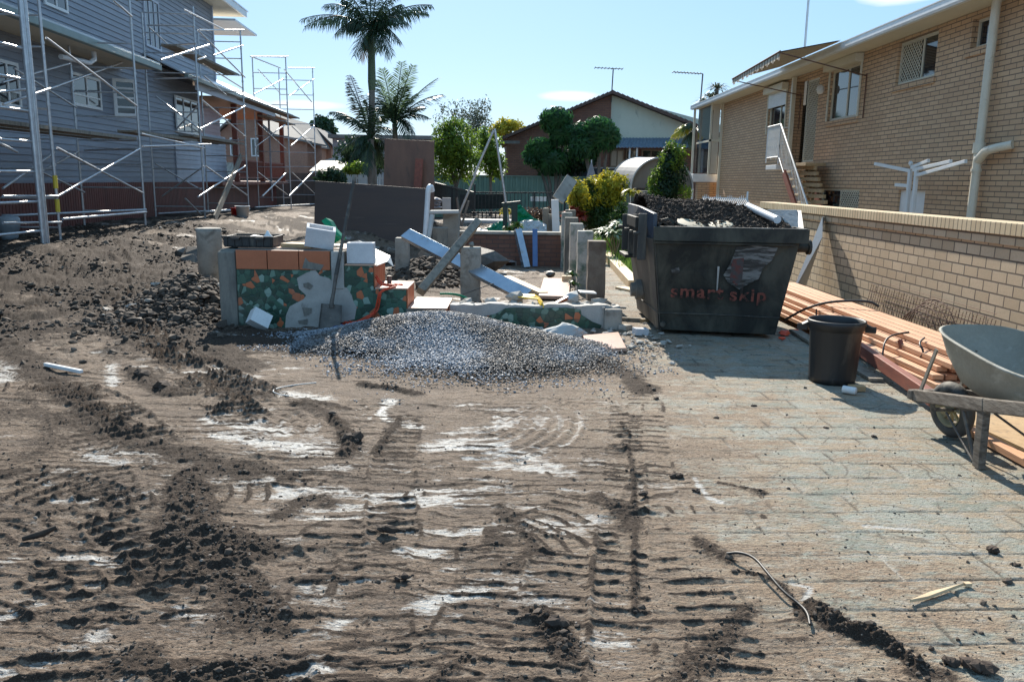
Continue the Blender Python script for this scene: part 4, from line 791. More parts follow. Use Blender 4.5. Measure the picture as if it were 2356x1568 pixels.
def skipload():
    a, b = AY(*C(7, 1180, 200), 9.9), AY(*C(7, 1440, 318), 9.1)
    mb = MB(); mb.tube([a, b], .043, 16, False); mb.tube([a, b], .037, 16, False); mb.lathe(a, [(0,0)], 3)
    mb = MB(); d = (b-a).normalized(); mb.tube([a, b], .043, 18); simple('plastic_pipe', 'thick white plastic pipe lying on the soil in the skip', 'pipe', mb, 'pvc')
    s_ = MB(); s_.prism([AY(*C(7, 1340, 225), 9.7), AY(*C(7, 1610, 230), 9.7), AY(*C(7, 1640, 440), 9.3), AY(*C(7, 1560, 435), 9.3), AY(*C(7, 1480, 300), 9.5)], (.05, .05, -.01))
    simple('paving_slab', 'rough grey stone slab standing on edge at the right end of the skip', 'slab', s_, 'cutslab', .006)
    s_ = MB(); q = [AY(*C(7, 1610, 232), 9.72), AY(*C(7, 1650, 235), 9.66), AY(*C(7, 1680, 442), 9.22), AY(*C(7, 1632, 440), 9.28)]; s_.prism(q, (0,.05,0)); simple('slab_offcut', 'blue grey steel end plate beside the stone slab in the skip', 'plate', s_, 'skipblue')
    for k, (x, y, w_, Y, lab) in enumerate(((670, 375, .17, 9.25, 'tan round disc lying at the front of the skip load, left one'), (930, 385, .14, 9.22, 'thinner tan round disc lying at the front of the skip load, right one'))):
        c = AY(*C(7, x, y), Y); mb = MB(); mb.lathe((0,0,0), [(0,-.008),(w_,-.01),(w_,.006),(w_*.92,.01),(0,.012)], 32); o = mb.build('round_disc', M['brass']); o.location = c+UZ*.03; o.rotation_euler = (R(14), R(6-10*k), 0); tag(o, lab, 'disc', 'discs in the skip')
    p0 = AY(*C(7, 385, 320), 9.2); mb = MB(); mb.prism([p0, p0+Vector((.10,0,.03)), p0+Vector((.26,.0,-.07)), p0+Vector((.02,0,-.07))], (0,.02,0)); simple('steel_offcut', 'bent dark sheet offcut at the left front corner of the skip', 'offcut', mb, 'skip')
    # white wire rack on the soil
    mb = MB(); a = AY(*C(7, 770, 175), 10.5); b = AY(*C(7, 1165, 190), 10.4); 
    for i in range(24):
        q = a.lerp(b, i/23); mb.tube([q-UZ*.05, q+UZ*.10+UZ*.02*math.sin(i)], .004, 4); mb.tube([q+Vector((0,-.3,-.05)), q+UZ*.08], .004, 4)
    mb.tube([a+UZ*.08, b+UZ*.08], .005, 5); mb.tube([a, b], .005, 5); mb.tube([a+Vector((0,-.3,-.04)), b+Vector((0,-.3,-.04))], .005, 5); mb.tube([b-UZ*.05, b+UZ*.17], .012, 5)
    simple('wire_rack', 'white wire dish rack lying on top of the soil in the skip', 'rack', mb, 'white')
skipload()
# board leaning behind the skip
mb = MB(); mb.prism([(4.05, 11.9, 0), (4.45, 12.45, 0), (4.70, 12.45, 1.22), (4.62, 12.35, 1.24), (4.55, 12.1, .95)], (.02, .05, 0)); simple('cement_board', 'pale grey cement board leaning on the boundary wall behind the skip', 'board', mb, 'palebloc')
# ---------------------------------------------------------------- black bin
def black_bin():
    c = G(1922, 868); c = Vector((2.83, 7.02, 0)); z = bz(c.x, c.y)+.004
    t = thing('rubbish_bin', 'open black plastic rubbish bin standing on the pavers', 'bin', (c.x, c.y, z))
    prof = [(0,.012),(.17,.012),(.185,0),(.192,.0),(.194,.05),(.218,.46),(.222,.468),(.232,.470),(.236,.50),(.242,.505),(.242,.545),(.234,.552),(.222,.545),(.214,.50),(.180,.04),(0,.035)]
    mb = MB(); n = 72; V = []
    for r, zz in prof:
        for k in range(n):
            rr = r+(.0035*math.cos(k*2*math.pi/n*18) if .03 < zz < .46 and r > .19 else 0); V.append((c.x+rr*math.cos(2*math.pi*k/n), c.y+rr*math.sin(2*math.pi*k/n), z+zz))
    mb.add(V, [(i*n+k, i*n+(k+1)%n, (i+1)*n+(k+1)%n, (i+1)*n+k) for i in range(len(prof)-1) for k in range(n)], True); mb.build('body', M['bin'], t)
    for sg in (-1, 1):
        h = MB(); d = Vector((.97*sg, -.25*sg, 0)); q = c+d*.25+UZ*(z+.49); h.beam(q-d*.02+UZ*.03, q+d*.035+UZ*.0, .09, .02); h.beam(q+d*.03+UZ*.01, q+d*.03-UZ*.045, .09, .014, Vector((d.y, -d.x, 0))); h.build('handle', M['bin'], t, bev=.005)
black_bin()
# ---------------------------------------------------------------- wheelbarrow
def wheelbarrow():
    wc = Vector((3.03, 5.42, .2)); t = thing('wheelbarrow', 'old cement crusted wheelbarrow with pneumatic tyre and peeling timber rails', 'wheelbarrow', (3.1, 5, 0))
    ax = Vector((.97, .2, .08)).normalized(); up = Vector((-.08,0,1)); up = (up-ax*up.dot(ax)).normalized(); fw = ax.cross(up)
    def ring(R0, prof, n=40):
        V = []
        for k in range(n):
            a = 2*math.pi*k/n; rd = up*math.cos(a)+fw*math.sin(a)
            V += [wc+rd*r+ax*h for r, h in prof]
        m = len(prof); return V, [(k*m+i, k*m+(i+1)%m, ((k+1)%n)*m+(i+1)%m, ((k+1)%n)*m+i) for k in range(n) for i in range(m)]
    w_ = MB(); w_.add(*ring(0, [(.105+.04-.04*1+.045*(1-math.cos(2*math.pi*i/12))+.0, .045*math.sin(2*math.pi*i/12)*1.0) for i in range(12)]), True)
    root = w_.build('wheel', M['rubber'], t)
    r_ = MB(); r_.add(*ring(0, [(.112,-.036),(.118,-.036),(.104,-.01),(.104,.01),(.118,.036),(.112,.036),(.095,.012),(.095,-.012)]), True)
    for k in range(8):
        a = 2*math.pi*k/8; rd = up*math.cos(a)+fw*math.sin(a); r_.beam(wc+rd*.02, wc+rd*.10, .016, .02, ax)
    r_.tube([wc-ax*.07, wc+ax*.07], .024, 12); r_.build('rim', M['rim'], root)
    # rails
    Lr = [Vector((2.895, 5.66, .235)), Vector((2.90, 5.4, .255)), Vector((2.86, 4.75, .415)), Vector((2.80, 3.6, .66))]
    Rr = [Vector((3.17, 5.70, .235)), Vector((3.22, 5.4, .255)), Vector((3.42, 4.75, .415)), Vector((3.62, 3.6, .66))]
    for P in (Lr, Rr):
        b = MB(); b.beam(P[0], P[2], .05, .085); b.beam(P[2], P[3], .049, .083); b.build('rail', M['barrowwood'], t, bev=.008)
        g = MB(); d = (P[3]-P[2]).normalized(); g.tube([P[3]-d*.02, P[3]+d*.14], .02, 10); g.build('grip', M['rubber'], t)
    b = MB(); b.beam(Lr[0]+Vector((-.04,.02,0)), Rr[0]+Vector((.04,.02,0)), .05, .07); b.build('nose_bar', M['barrowwood'], t, bev=.008)
    MB().beam(Lr[1]-UZ*.05, Rr[1]-UZ*.05, .03, .02).build('axle_bracket', M['iron'], t); MB().beam(Vector((2.86,5.0,.34)), Vector((3.34,5.0,.34)), .05, .05).build('cross_bar', M['iron'], t)
    # legs
    for P, q in ((Lr, -1), (Rr, 1)):
        top = P[2]+Vector((.0,.02,-.03)); ft = Vector((top.x+(.03 if q < 0 else .02), top.y+.03, .0)); l = MB()
        l.beam(top, ft+UZ*.005, .045, .075, UY); l.build('leg', M['barrowwood'], t, bev=.006)
        l = MB(); l.tube([P[1]+Vector((0,-.15,-.03)), ft+Vector((-.01,.05,.03))], .008, 6); l.tube([P[1].lerp(P[2], .55), ft+Vector((0,.04,.02))], .014, 6); l.build('brace', M['iron'], t)
    for x_ in (2.90, 3.17): MB().beam(Vector((x_, 5.62, .27)), Vector((x_+.03, 5.52, .60)), .03, .012, UX).build('tray_strut', M['greywood'], t)
    # tray: rings from rim to floor
    def ringp(cx, cy, hx, hy, z, pw, tilt, lip=0, n=44):
        P = []
        for k in range(n):
            a = 2*math.pi*k/n; ca, sa = math.cos(a), math.sin(a)
            x = cx+(hx+lip)*math.copysign(abs(ca)**pw, ca); y = cy+(hy+lip)*math.copysign(abs(sa)**pw, sa)
            P.append(Vector((x, y, z+tilt*(y-cy))))
        return P
    cx = 3.20; rows = []
    outer = [(cx, 5.02, .33, .60, .69, .62, .11, .012), (cx, 5.02, .33, .60, .677, .62, .11, .0), (cx, 5.00, .30, .53, .56, .6, .07, 0), (cx, 4.98, .245, .42, .43, .6, .03, 0), (cx, 4.97, .19, .33, .385, .6, .0, 0)]
    for a in outer: rows.append(ringp(*a))
    inner = [(a[0], a[1], a[2]-.007, a[3]-.007, a[4]+.008, a[5], a[6], 0) for a in outer[::-1]]; inner[-1] = (cx, 5.02, .323, .593, .697, .62, .11, 0)
    for a in inner: rows.append(ringp(*a))
    mb = MB(); n = 44; V = [p for r_ in rows for p in r_]; m_ = len(rows)
    F_ = [(i*n+k, i*n+(k+1)%n, (i+1)*n+(k+1)%n, (i+1)*n+k) for i in range(m_-1) if i != 4 for k in range(n)]+[((m_-1)*n+k, (m_-1)*n+(k+1)%n, (k+1)%n, k) for k in range(n)]
    mb.add(V, F_, True); mb.add(rows[4], [tuple(range(n))]); mb.add(rows[5], [tuple(range(n))[::-1]]); mb.build('tray', M['tray'], t)
wheelbarrow()
# ---------------------------------------------------------------- red timber stack
def timbers():
    i = 0; rr = random.Random(3)
    rows = [(0, 3.52, 7, .108), (1, 3.55, 6, .112), (2, 3.62, 6, .108), (3, 3.66, 5, .112), (4, 3.78, 4, .108)]
    pos = ['bottom', 'second', 'third', 'fourth', 'top']
    for lay, x0, nb, st in rows:
        for k in range(nb):
            x = x0+k*st; ya = 6.55+rr.uniform(-.12, .12)+.03*lay; yb = 12.0+rr.uniform(-.4, .2)
            z = .07+.052*lay; mb = MB(); hw = .046
            sx = -.045*(1 if lay < 2 else .7)
            mb.add([(x+e+dx, y, z+dz) for y, dx in ((ya, 0), (yb, sx*3)) for e, dz in ((-hw,0),(hw,0),(hw,.044),(-hw,.044))], [(3,2,1,0),(4,5,6,7),(0,1,5,4),(1,2,6,5),(2,3,7,6),(3,0,4,7)])
            lab = ('%s board counting from the driveway side in the %s layer of the red timber stack' % (['first', 'second', 'third', 'fourth', 'fifth', 'sixth', 'seventh'][k], pos[lay]))
            simple('timber_board', lab, 'board', mb, 'paleredwood' if lay >= 3 or k == 0 else 'redwood', .003, 'boards in the red timber stack')
    for j, y in enumerate((7.0, 8.8, 10.6)):
        mb = MB(); mb.beam((3.42, y, .03), (4.4, y, .03), .07, .07); simple('timber_bearer', ['nearest', 'middle', 'farthest'][j]+' grey bearer under the red timber stack', 'bearer', mb, 'greywood', .004, 'bearers under the timber stack')
    mb = MB(); mb.beam((3.36, 7.75, .16), (3.24, 6.05, .10), .075, .11); simple('timber_beam', 'single dark red beam on the ground along the near side of the timber stack', 'beam', mb, 'darkred', .005)
    mb = MB(); mb.beam((3.30, 9.4, .03), (3.22, 7.0, .02), .12, .03); simple('timber_board', 'loose grey board lying flat behind the black bin', 'board', mb, 'greywood', .003)
    mb = MB(); mb.beam((3.52, 7.3, .115), (3.42, 6.9, .02), .05, .02); mb.beam((3.4, 7.5, .2), (3.35, 6.65, .03), .03, .012); simple('timber_offcut', 'thin weathered batten resting against the near side of the timber stack', 'batten', mb, 'greywood', .002)
    mb = MB(); mb.beam((3.60, 7.45, .3), (3.62, 7.38, .18), .045, .03, UX); simple('spacer_block', 'small dark red spacer block wedged in the timber stack', 'block', mb, 'darkred', .003)
    # black straps
    for j, pts in enumerate(([(3.42,7.35,.06),(3.40,7.33,.16),(3.46,7.45,.29),(3.60,7.6,.32),(3.8,7.7,.33)], [(3.60,7.05,.2),(3.62,7.02,.28),(3.60,7.10,.34),(3.75,7.3,.35)], [(3.25,9.6,.12),(3.45,9.5,.28),(3.7,9.4,.38),(4.05,9.2,.42),(4.15,9.15,.36)], [(3.5,9.3,.3),(3.5,9.28,.12)])):
        mb = MB(); mb.tube(smooth3(pts), .009 if j != 2 else .016, 6); simple('strap', ['curved black strap nearest the bin on the timber stack', 'short black strap hanging at the near end of the timber stack', 'thick dark cable draped over the timber stack beside the skip', 'thin strap dangling from the timber stack by the skip'][j], 'strap', mb, 'black', 0, 'straps on the timber stack')
    mb = MB(); mb.prism([(3.17,5.48,.012), (3.25,5.50,.012), (3.27,4.3,.012), (3.17,4.3,.012)], (0,0,.045)); simple('timber_board', 'pale pink board flat on the ground under the wheelbarrow', 'board', mb, 'paleredwood', .003)
    mb = MB(); mb.prism([(3.30,5.9,.01), (4.6,5.9,.01), (4.6,3.2,.01), (3.5,3.2,.01)], (0,0,.02)); simple('plywood_sheet', 'brown sheet lying on the ground beneath the wheelbarrow by the wall', 'sheet', mb, 'wood')
    for j, (x, y, r) in enumerate(((3.12, 9.2, .07), (3.3, 9.35, .05), (3.0, 8.9, .04))):
        mb = MB(); mb.rock((x, y, .03), r, 60+j, .5); simple('rag', ['red rag beside the timber stack at the skip corner', 'smaller red rag behind the first one', 'scrap of orange plastic near the skip corner'][j], 'rag', mb, 'orange')
    mb = MB(); mb.lathe((0,0,0), [(0,0),(.03,0),(.032,.004),(.032,.10),(.028,.108),(0,.108)], 16); o = mb.build('drink_can', M['white']); o.location = (*G(*C(8, 440, 915))[:2], .04); o.rotation_euler = (R(90), 0, R(50)); tag(o, 'small white drink can in the shade below the black bin', 'can')
    mb = MB(); mb.box((0,0,0), (.13,.07,.05)); o = mb.build('brick_offcut', M['wood'], bev=.005); o.location = (*G(*C(8, 500, 905))[:2], .004); tag(o, 'brown brick offcut in the shade next to the drink can', 'brick')
def smooth3(pts, k=2):
    pts = [Vector(p) for p in pts]
    for _ in range(k):
        q = [pts[0]]
        for a, b in zip(pts[:-1], pts[1:]): q += [a.lerp(b, .25), a.lerp(b, .75)]
        pts = q+[pts[-1]]
    return pts
timbers()
def wire_mesh():
    mb = MB(); t = thing('wire_mesh', 'rusty rolled wire mesh leaning on the boundary wall above the timber stack', 'wire mesh', (4.6, 9.3, 0))
    for i in range(44): y = 10.6-i*.065; mb.tube([(4.62, y, .05), (4.685, y, .44+.02*math.sin(i*2.7))], .0035, 4, False)
    for i in range(9): z = .1+i*.05; mb.tube([(4.63+.006*i, 10.6, z), (4.63+.006*i, 7.8, z)], .003, 4, False)
    mb.build('flat_panel', M['rust'], t)
    mb = MB()
    for j in range(5):
        r = .42-.03*j; c = Vector((4.58-.05*j, 8.75, .02)); mb.tube([c+Vector((0, r*1.25*math.cos(a), r*1.15*math.sin(a))) for a in np.linspace(0, math.pi, 24)], .005, 4, False)
    for a in np.linspace(.1, 3.0, 16): mb.tube([Vector((4.60, 8.75+.53*math.cos(a), .02+.48*math.sin(a))), Vector((4.36, 8.75+.38*math.cos(a), .02+.34*math.sin(a)))], .0035, 4, False)
    mb.build('rolled_coil', M['rust'], t)
wire_mesh()
# ---------------------------------------------------------------- mosaic wall with steps
def mosaic_wall():
    t = thing('mosaic_wall', 'stepped garden wall clad in green mosaic with an orange tile band on top', 'wall', (-2.4, 9.6, 0))
    F_ = 9.32
    c = MB(); c.box((-3.36, F_+.015, -.1), (-1.93, 10.3, .885)); c.build('core', M['darkconc'], t, bev=.012)
    c = MB(); c.box((-3.37, F_-.03, -.1), (-3.17, F_+.014, .87)); c.build('corner_pillar', M['darkconc'], t, bev=.02)
    c = MB(); c.box((-3.165, F_-.004, -.1), (-1.93, F_+.014, .665)); c.build('mosaic_face', M['mosaic'], t)
    for i in range(3):
        x0 = -3.165+.36*i; c = MB(); c.box((x0+.003, F_-.016, .668), (x0+.353, F_+.014, .885)); c.build('orange_tile', M['terracotta'], t, bev=.003)
    c = MB(); c.box((-3.20, 9.5, .887), (-1.95, 10.25, .9)); c.build('top_slab', M['tiletop'], t, bev=.003)
    c = MB(); c.box((-2.078, F_-.02, .45), (-1.935, F_+.014, .884)); c.build('bare_pillar', M['cement'], t, bev=.012)
    # fallen tile area
    def pt(x, y): p = AY(*C(5, x, y), F_-.006); return p
    c = MB(); c.prism([pt(*q) for q in [(1040,790),(1130,740),(1210,715),(1250,770),(1330,790),(1420,860),(1500,880),(1545,950),(1560,1010),(1590,1060),(1570,1170),(1440,1200),(1380,1270),(1200,1265),(1080,1275),(930,1250),(940,1130),(975,1050),(1100,985),(1125,950),(1060,890)]][::-1], (0,-.004,0)); c.build('bare_render_patch', M['cement'], t)
    for q in ([(1100,840),(1150,830),(1190,860),(1160,895),(1105,870)], [(1090,1060),(1180,1065),(1170,1110),(1110,1140)], [(1050,1180),(1140,1165),(1135,1215),(1060,1210)], [(1120,600),(1150,640),(1290,670),(1260,720),(1090,700)]):
        m_ = MB(); m_.prism([pt(*e)+Vector((0,-.012,0)) for e in q][::-1], (0,-.003,0)); m_.build('chipped_spot', M['darkconc'], t)
    # lower level right of the pillar and the steps
    c = MB(); c.box((-1.928, F_+.013, -.1), (-1.60, 10.1, .72)); c.build('step_core', M['darkconc'], t)
    MB().box((-1.928, F_-.004, -.1), (-1.60, F_+.012, .72)).build('mosaic_face', M['mosaic'], t)
    c = MB()
    for i in range(5): c.box((-1.598, F_+.02+i*.155, .47), (-1.585, F_+.165+i*.155, .72))
    c.build('orange_tile', M['terracotta'], t, bev=.002)
    c = MB(); c.box((-1.93, F_+.0, .722), (-1.575, 10.1, .738)); c.build('tread_tile', M['tiletop'], t, bev=.003)
    MB().box((-1.583, F_+.013, -.1), (-1.225, 9.95, .455)).build('step_core', M['darkconc'], t); MB().box((-1.597, F_-.004, -.1), (-1.225, F_+.012, .455)).build('mosaic_face', M['mosaic'], t)
    c = MB(); c.box((-1.583, F_-.012, .457), (-1.205, 9.97, .474)); c.build('tread_tile', M['tiletop'], t, bev=.003)
    c = MB()
    for i in range(4): c.box((-1.223, F_+.005+i*.155, .20), (-1.208, F_+.15+i*.155, .455))
    c.build('orange_tile', M['terracotta'], t, bev=.002)
    c = MB(); c.box((-1.224, 9.3, -.1), (-.78, 10.2, .235)); c.build('step_core', M['darkconc'], t)
    c = MB(); c.box((-1.204, 9.28, .237), (-.75, 10.15, .253)); c.build('tread_tile', M['tiletop'], t, bev=.003)
    c = MB()
    for i in range(5): c.box((-.778, 9.31+i*.155, .02), (-.765, 9.455+i*.155, .235))
    c.build('orange_tile', M['terracotta'], t, bev=.002)
    mb = MB(); mb.box((-.72, 9.0, .02), (-.42, 9.3, .12)); mb.build('lowest_step', M['tiletop'], t, bev=.008)
mosaic_wall()
def low_wall():
    t = thing('low_mosaic_wall', 'knee high broken concrete wall with green mosaic patches behind the gravel heap', 'wall', (.3, 9.7, 0))
    mb = MB(); rr = random.Random(4); n = 26; x0, x1 = -.74, 1.27; V = []
    tops = [.265+rr.uniform(-.018, .015) for _ in range(n+1)]
    for i in range(n+1):
        x = x0+(x1-x0)*i/n; V += [(x, 9.55+rr.uniform(-.006,.006), -.1), (x, 9.55+rr.uniform(-.008,.008), tops[i]), (x, 9.80, tops[i]-.01+rr.uniform(-.01,.01)), (x, 9.80, -.1)]
    mb.add(V, [(i*4+k, (i+1)*4+k, (i+1)*4+(k+1)%4, i*4+(k+1)%4) for i in range(n) for k in range(4)]+[(0,1,2,3),(n*4+3,n*4+2,n*4+1,n*4)]); mb.build('wall', M['cement'], t)
    mb = MB(); mb.box((1.08, 9.44, -.1), (1.29, 9.549, .24)); mb.build('end_pillar', M['concrete'], t, bev=.02)
    pts = [C(6,*q) for q in [(700,1200),(820,1170),(900,1125),(980,1118),(1180,1125),(1420,1120),(1540,1140),(1545,1180),(1640,1240),(1720,1270),(1700,1310),(1400,1320),(1100,1310),(800,1290),(700,1260)]]
    mb = MB(); mb.prism([AY(*q, 9.538) for q in pts][::-1], (0,-.004,0)); mb.build('mosaic_face', M['mosaic'], t)
low_wall()
def rubble():
    rr = random.Random(11); pts = []
    for i in range(60): pts.append((rr.uniform(-.75, 1.2), rr.uniform(9.85, 10.6), rr.choice([.05,.07,.09,.12])*rr.uniform(.7,1.1)))
    mb = MB()
    for i, (x, y, r) in enumerate(pts): mb.rock((x, y, .0+r*.3+max(0, .26-(y-9.8)*.45)), r, 200+i, .5, .35)
    for i in range(140): x, y = rr.uniform(-.7, 1.3), rr.uniform(9.5, 10.5); mb.rock((x, y, max(0, .25-(max(y,9.8)-9.8)*.45)), rr.uniform(.012, .04), 400+i, .5, .35)
    simple('rubble', 'broken concrete rubble heaped behind the low mosaic wall', 'rubble', mb, 'rubble', 0, None, 'stuff')
    mb = MB()
    for i in range(90): a, b = rr.gauss(1.35, .22), rr.gauss(8.9, .5); mb.rock((a, b, .015), rr.uniform(.012, .045), 700+i, .45, .35)
    simple('rubble', 'small broken concrete crumbs between gravel heap and skip', 'rubble', mb, 'rubble', 0, None, 'stuff')
    mb = MB()
    for i in range(120):
        a, b = rr.gauss(-4.35, .45), rr.gauss(11.3, .8); mb.rock((a, b, bz(a, b)+.02), rr.choice([.02,.03,.045,.07]), 900+i, .55, .35)
    simple('rubble', 'mixed soil stones and rubble strewn left of the mosaic wall', 'rubble', mb, 'rubble', 0, None, 'stuff')
    big = [(C(6,1410,1075), .10, 10.0, 'pale rounded rock at the right end of the rubble heap', 'palebloc'), (C(3,0,0), 0, 0, '', ''), (C(6,980,1070), .09, 10.0, 'angular grey rock in the middle of the rubble heap', 'rubble'), (C(6,1230,1320), .045, 9.2, '', 'rubble')]
    def rk(px, py, Y, r, lab, m, seed, z=None, flat=.7, name='rock'):
        p = AY(px, py, Y); mb = MB(); mb.rock((p.x, p.y, p.z if z is None else z), r, seed, flat, .25); simple(name, lab, 'rock', mb, m, .004, 'large loose rocks')
    rk(*C(6,1470,1065), 9.95, .12, 'pale rounded rock at the right end of the rubble heap', 'palebloc', 3, .30)
    rk(*C(6,980,1070), 9.95, .10, 'angular grey rock in the middle of the rubble heap', 'rubble', 5, .30)
    rk(*C(6,750,720), 14.9, .30, 'big brown boulder standing behind the middle pier', 'iron', 8, .28, .8)
    rk(*C(6,290,760), 14.2, .26, 'large pale boulder half buried in the dark soil heap', 'concrete', 9, .42, .9)
    rk(*C(5,95,590), 15.0, .26, 'large stone at the top of the left rubble heap', 'iron', 12)
    rk(*C(5,30,640), 14.5, .22, 'grey stone at the left foot of the rubble heap', 'iron', 13); rk(*C(5,130,560), 15.6, .2, 'rounded stone beside the pale pot', 'iron', 14)
    rk(*C(5,-20,560), 15.2, .16, 'small stone left of the large rubble stone', 'iron', 15); rk(*C(6,1280,790), 14.6, .11, 'dark stone on the sandy floor near the blue struts', 'iron', 16, .06)
    rk(*C(6,870,800), 14.4, .10, 'dark stone by the purple channel offcut', 'iron', 17, .05)
    # sandbag / pale rock in front of the low wall
    mb = MB(); p = G(*C(6, 1370, 1400)); V = []; n = 18
    for i in range(7):
        for k in range(n):
            a = 2*math.pi*k/n; f = math.cos(i/6*math.pi/2); wob = 1+.10*math.sin(a*3+i)+.06*math.sin(a*7+i*2); V.append((p.x+.27*f*wob*math.cos(a)+.02, p.y+.25+.17*f*wob*math.sin(a), .13*math.sin(i/6*math.pi/2)*(1+.25*math.cos(a+.8))))
    mb.add(V, [(i*n+k, i*n+(k+1)%n, (i+1)*n+(k+1)%n, (i+1)*n+k) for i in range(6) for k in range(n)], False); simple('cement_lump', 'pale lump of set cement at the foot of the low mosaic wall', 'cement lump', mb, 'palebloc')
    # little bricks and flat pieces
    for i, (x, y, sx, sy, sz, rz, lab, m) in enumerate([(2045,1355,.16,.11,.08,.3,'grey brick lying in front of the skip corner','grate_block'), (1920,1310,.14,.11,.06,.9,'broken grey lump left of the grey brick by the skip','rubble'), (1160,1310,.16,.1,.03,.1,'flat grey offcut at the middle foot of the low wall','rubble'),
        (1480,1320,.2,.1,.03,.2,'flat stone right of the pale cement lump','rubble'), (1640,1390,.16,.1,.03,-.2,'flat stone on the paving below the wall end','rubble'), (1590,1160,.22,.2,.02,.1,'white flat chip leaning on the low wall end','white'), (2080,1250,.1,.08,.05,.5,'small tan brick piece beside the skip','wood'), (1890,1130,.12,.05,.03,.1,'thin grey piece behind the wall end','rubble'), (1260,1500,.5,.3,.02,.2,'','')]):
        if not lab: continue
        p = G(*C(6, x, y)); mb = MB(); mb.box((-sx/2,-sy/2,0), (sx/2,sy/2,sz)); o = simple('brick_piece', lab, 'brick piece', mb, m, .006, 'loose masonry pieces'); o.location = (p.x, p.y, p.z+.002 if i != 5 else .26); o.rotation_euler = (0, R(4), rz)
    p = [G(*C(6, *q)) for q in [(1560,1390),(1860,1360),(1930,1500),(1600,1510)]]; mb = MB(); mb.prism([q+UZ*.01 for q in p], (0,0,.035)); simple('paving_tile', 'dusty pink paving tile lying in front of the low wall', 'tile', mb, 'tiletop', .004)
    mb = MB(); a, b = AY(*C(6,1290,1110), 9.7), AY(*C(6,1430,1035), 9.9); mb.beam(a, b, .05, .04); simple('tile_fragment', 'long red brown broken tile sticking up from the rubble', 'tile', mb, 'terracotta', .004)
    mb = MB(); a = AY(*C(6,430,1100), 9.7); b = AY(*C(6,720,1100), 9.7); mb.beam(a, b, .12, .03); simple('slate_strip', 'dark blue slate strip lying across the left end of the low wall', 'strip', mb, 'skipblue', .004)
rubble()
def block(lab, c, s, rz, tilt, hollow=True):
    """hollow masonry block: four sides, a web and open cores"""
    sx, sy, sz = s; mb = MB(); w_ = .032
    for a, b in (((-sx/2,-sy/2,0),(sx/2,-sy/2+w_,sz)), ((-sx/2,sy/2-w_,0),(sx/2,sy/2,sz)), ((-sx/2,-sy/2+w_,0),(-sx/2+w_,sy/2-w_,sz)), ((sx/2-w_,-sy/2+w_,0),(sx/2,sy/2-w_,sz)), ((-sx/2+w_,-sy/2+w_,.02),(sx/2-w_,sy/2-w_,.05))): mb.box(a, b)
    o = simple('concrete_block', lab, 'concrete block', mb, 'grate_block', .005, 'hollow concrete blocks on the mosaic wall'); o.location = c; o.rotation_euler = (R(tilt[0]), R(tilt[1]), R(rz)); return o
block('tilted grey hollow concrete block resting on a board on top of the mosaic wall', (-2.27, 9.56, .925), (.33, .2, .225), 14, (14, 9))
block('light grey hollow concrete block on the lower right level of the mosaic wall', (-1.76, 9.46, .742), (.31, .19, .235), 4, (0, 0))
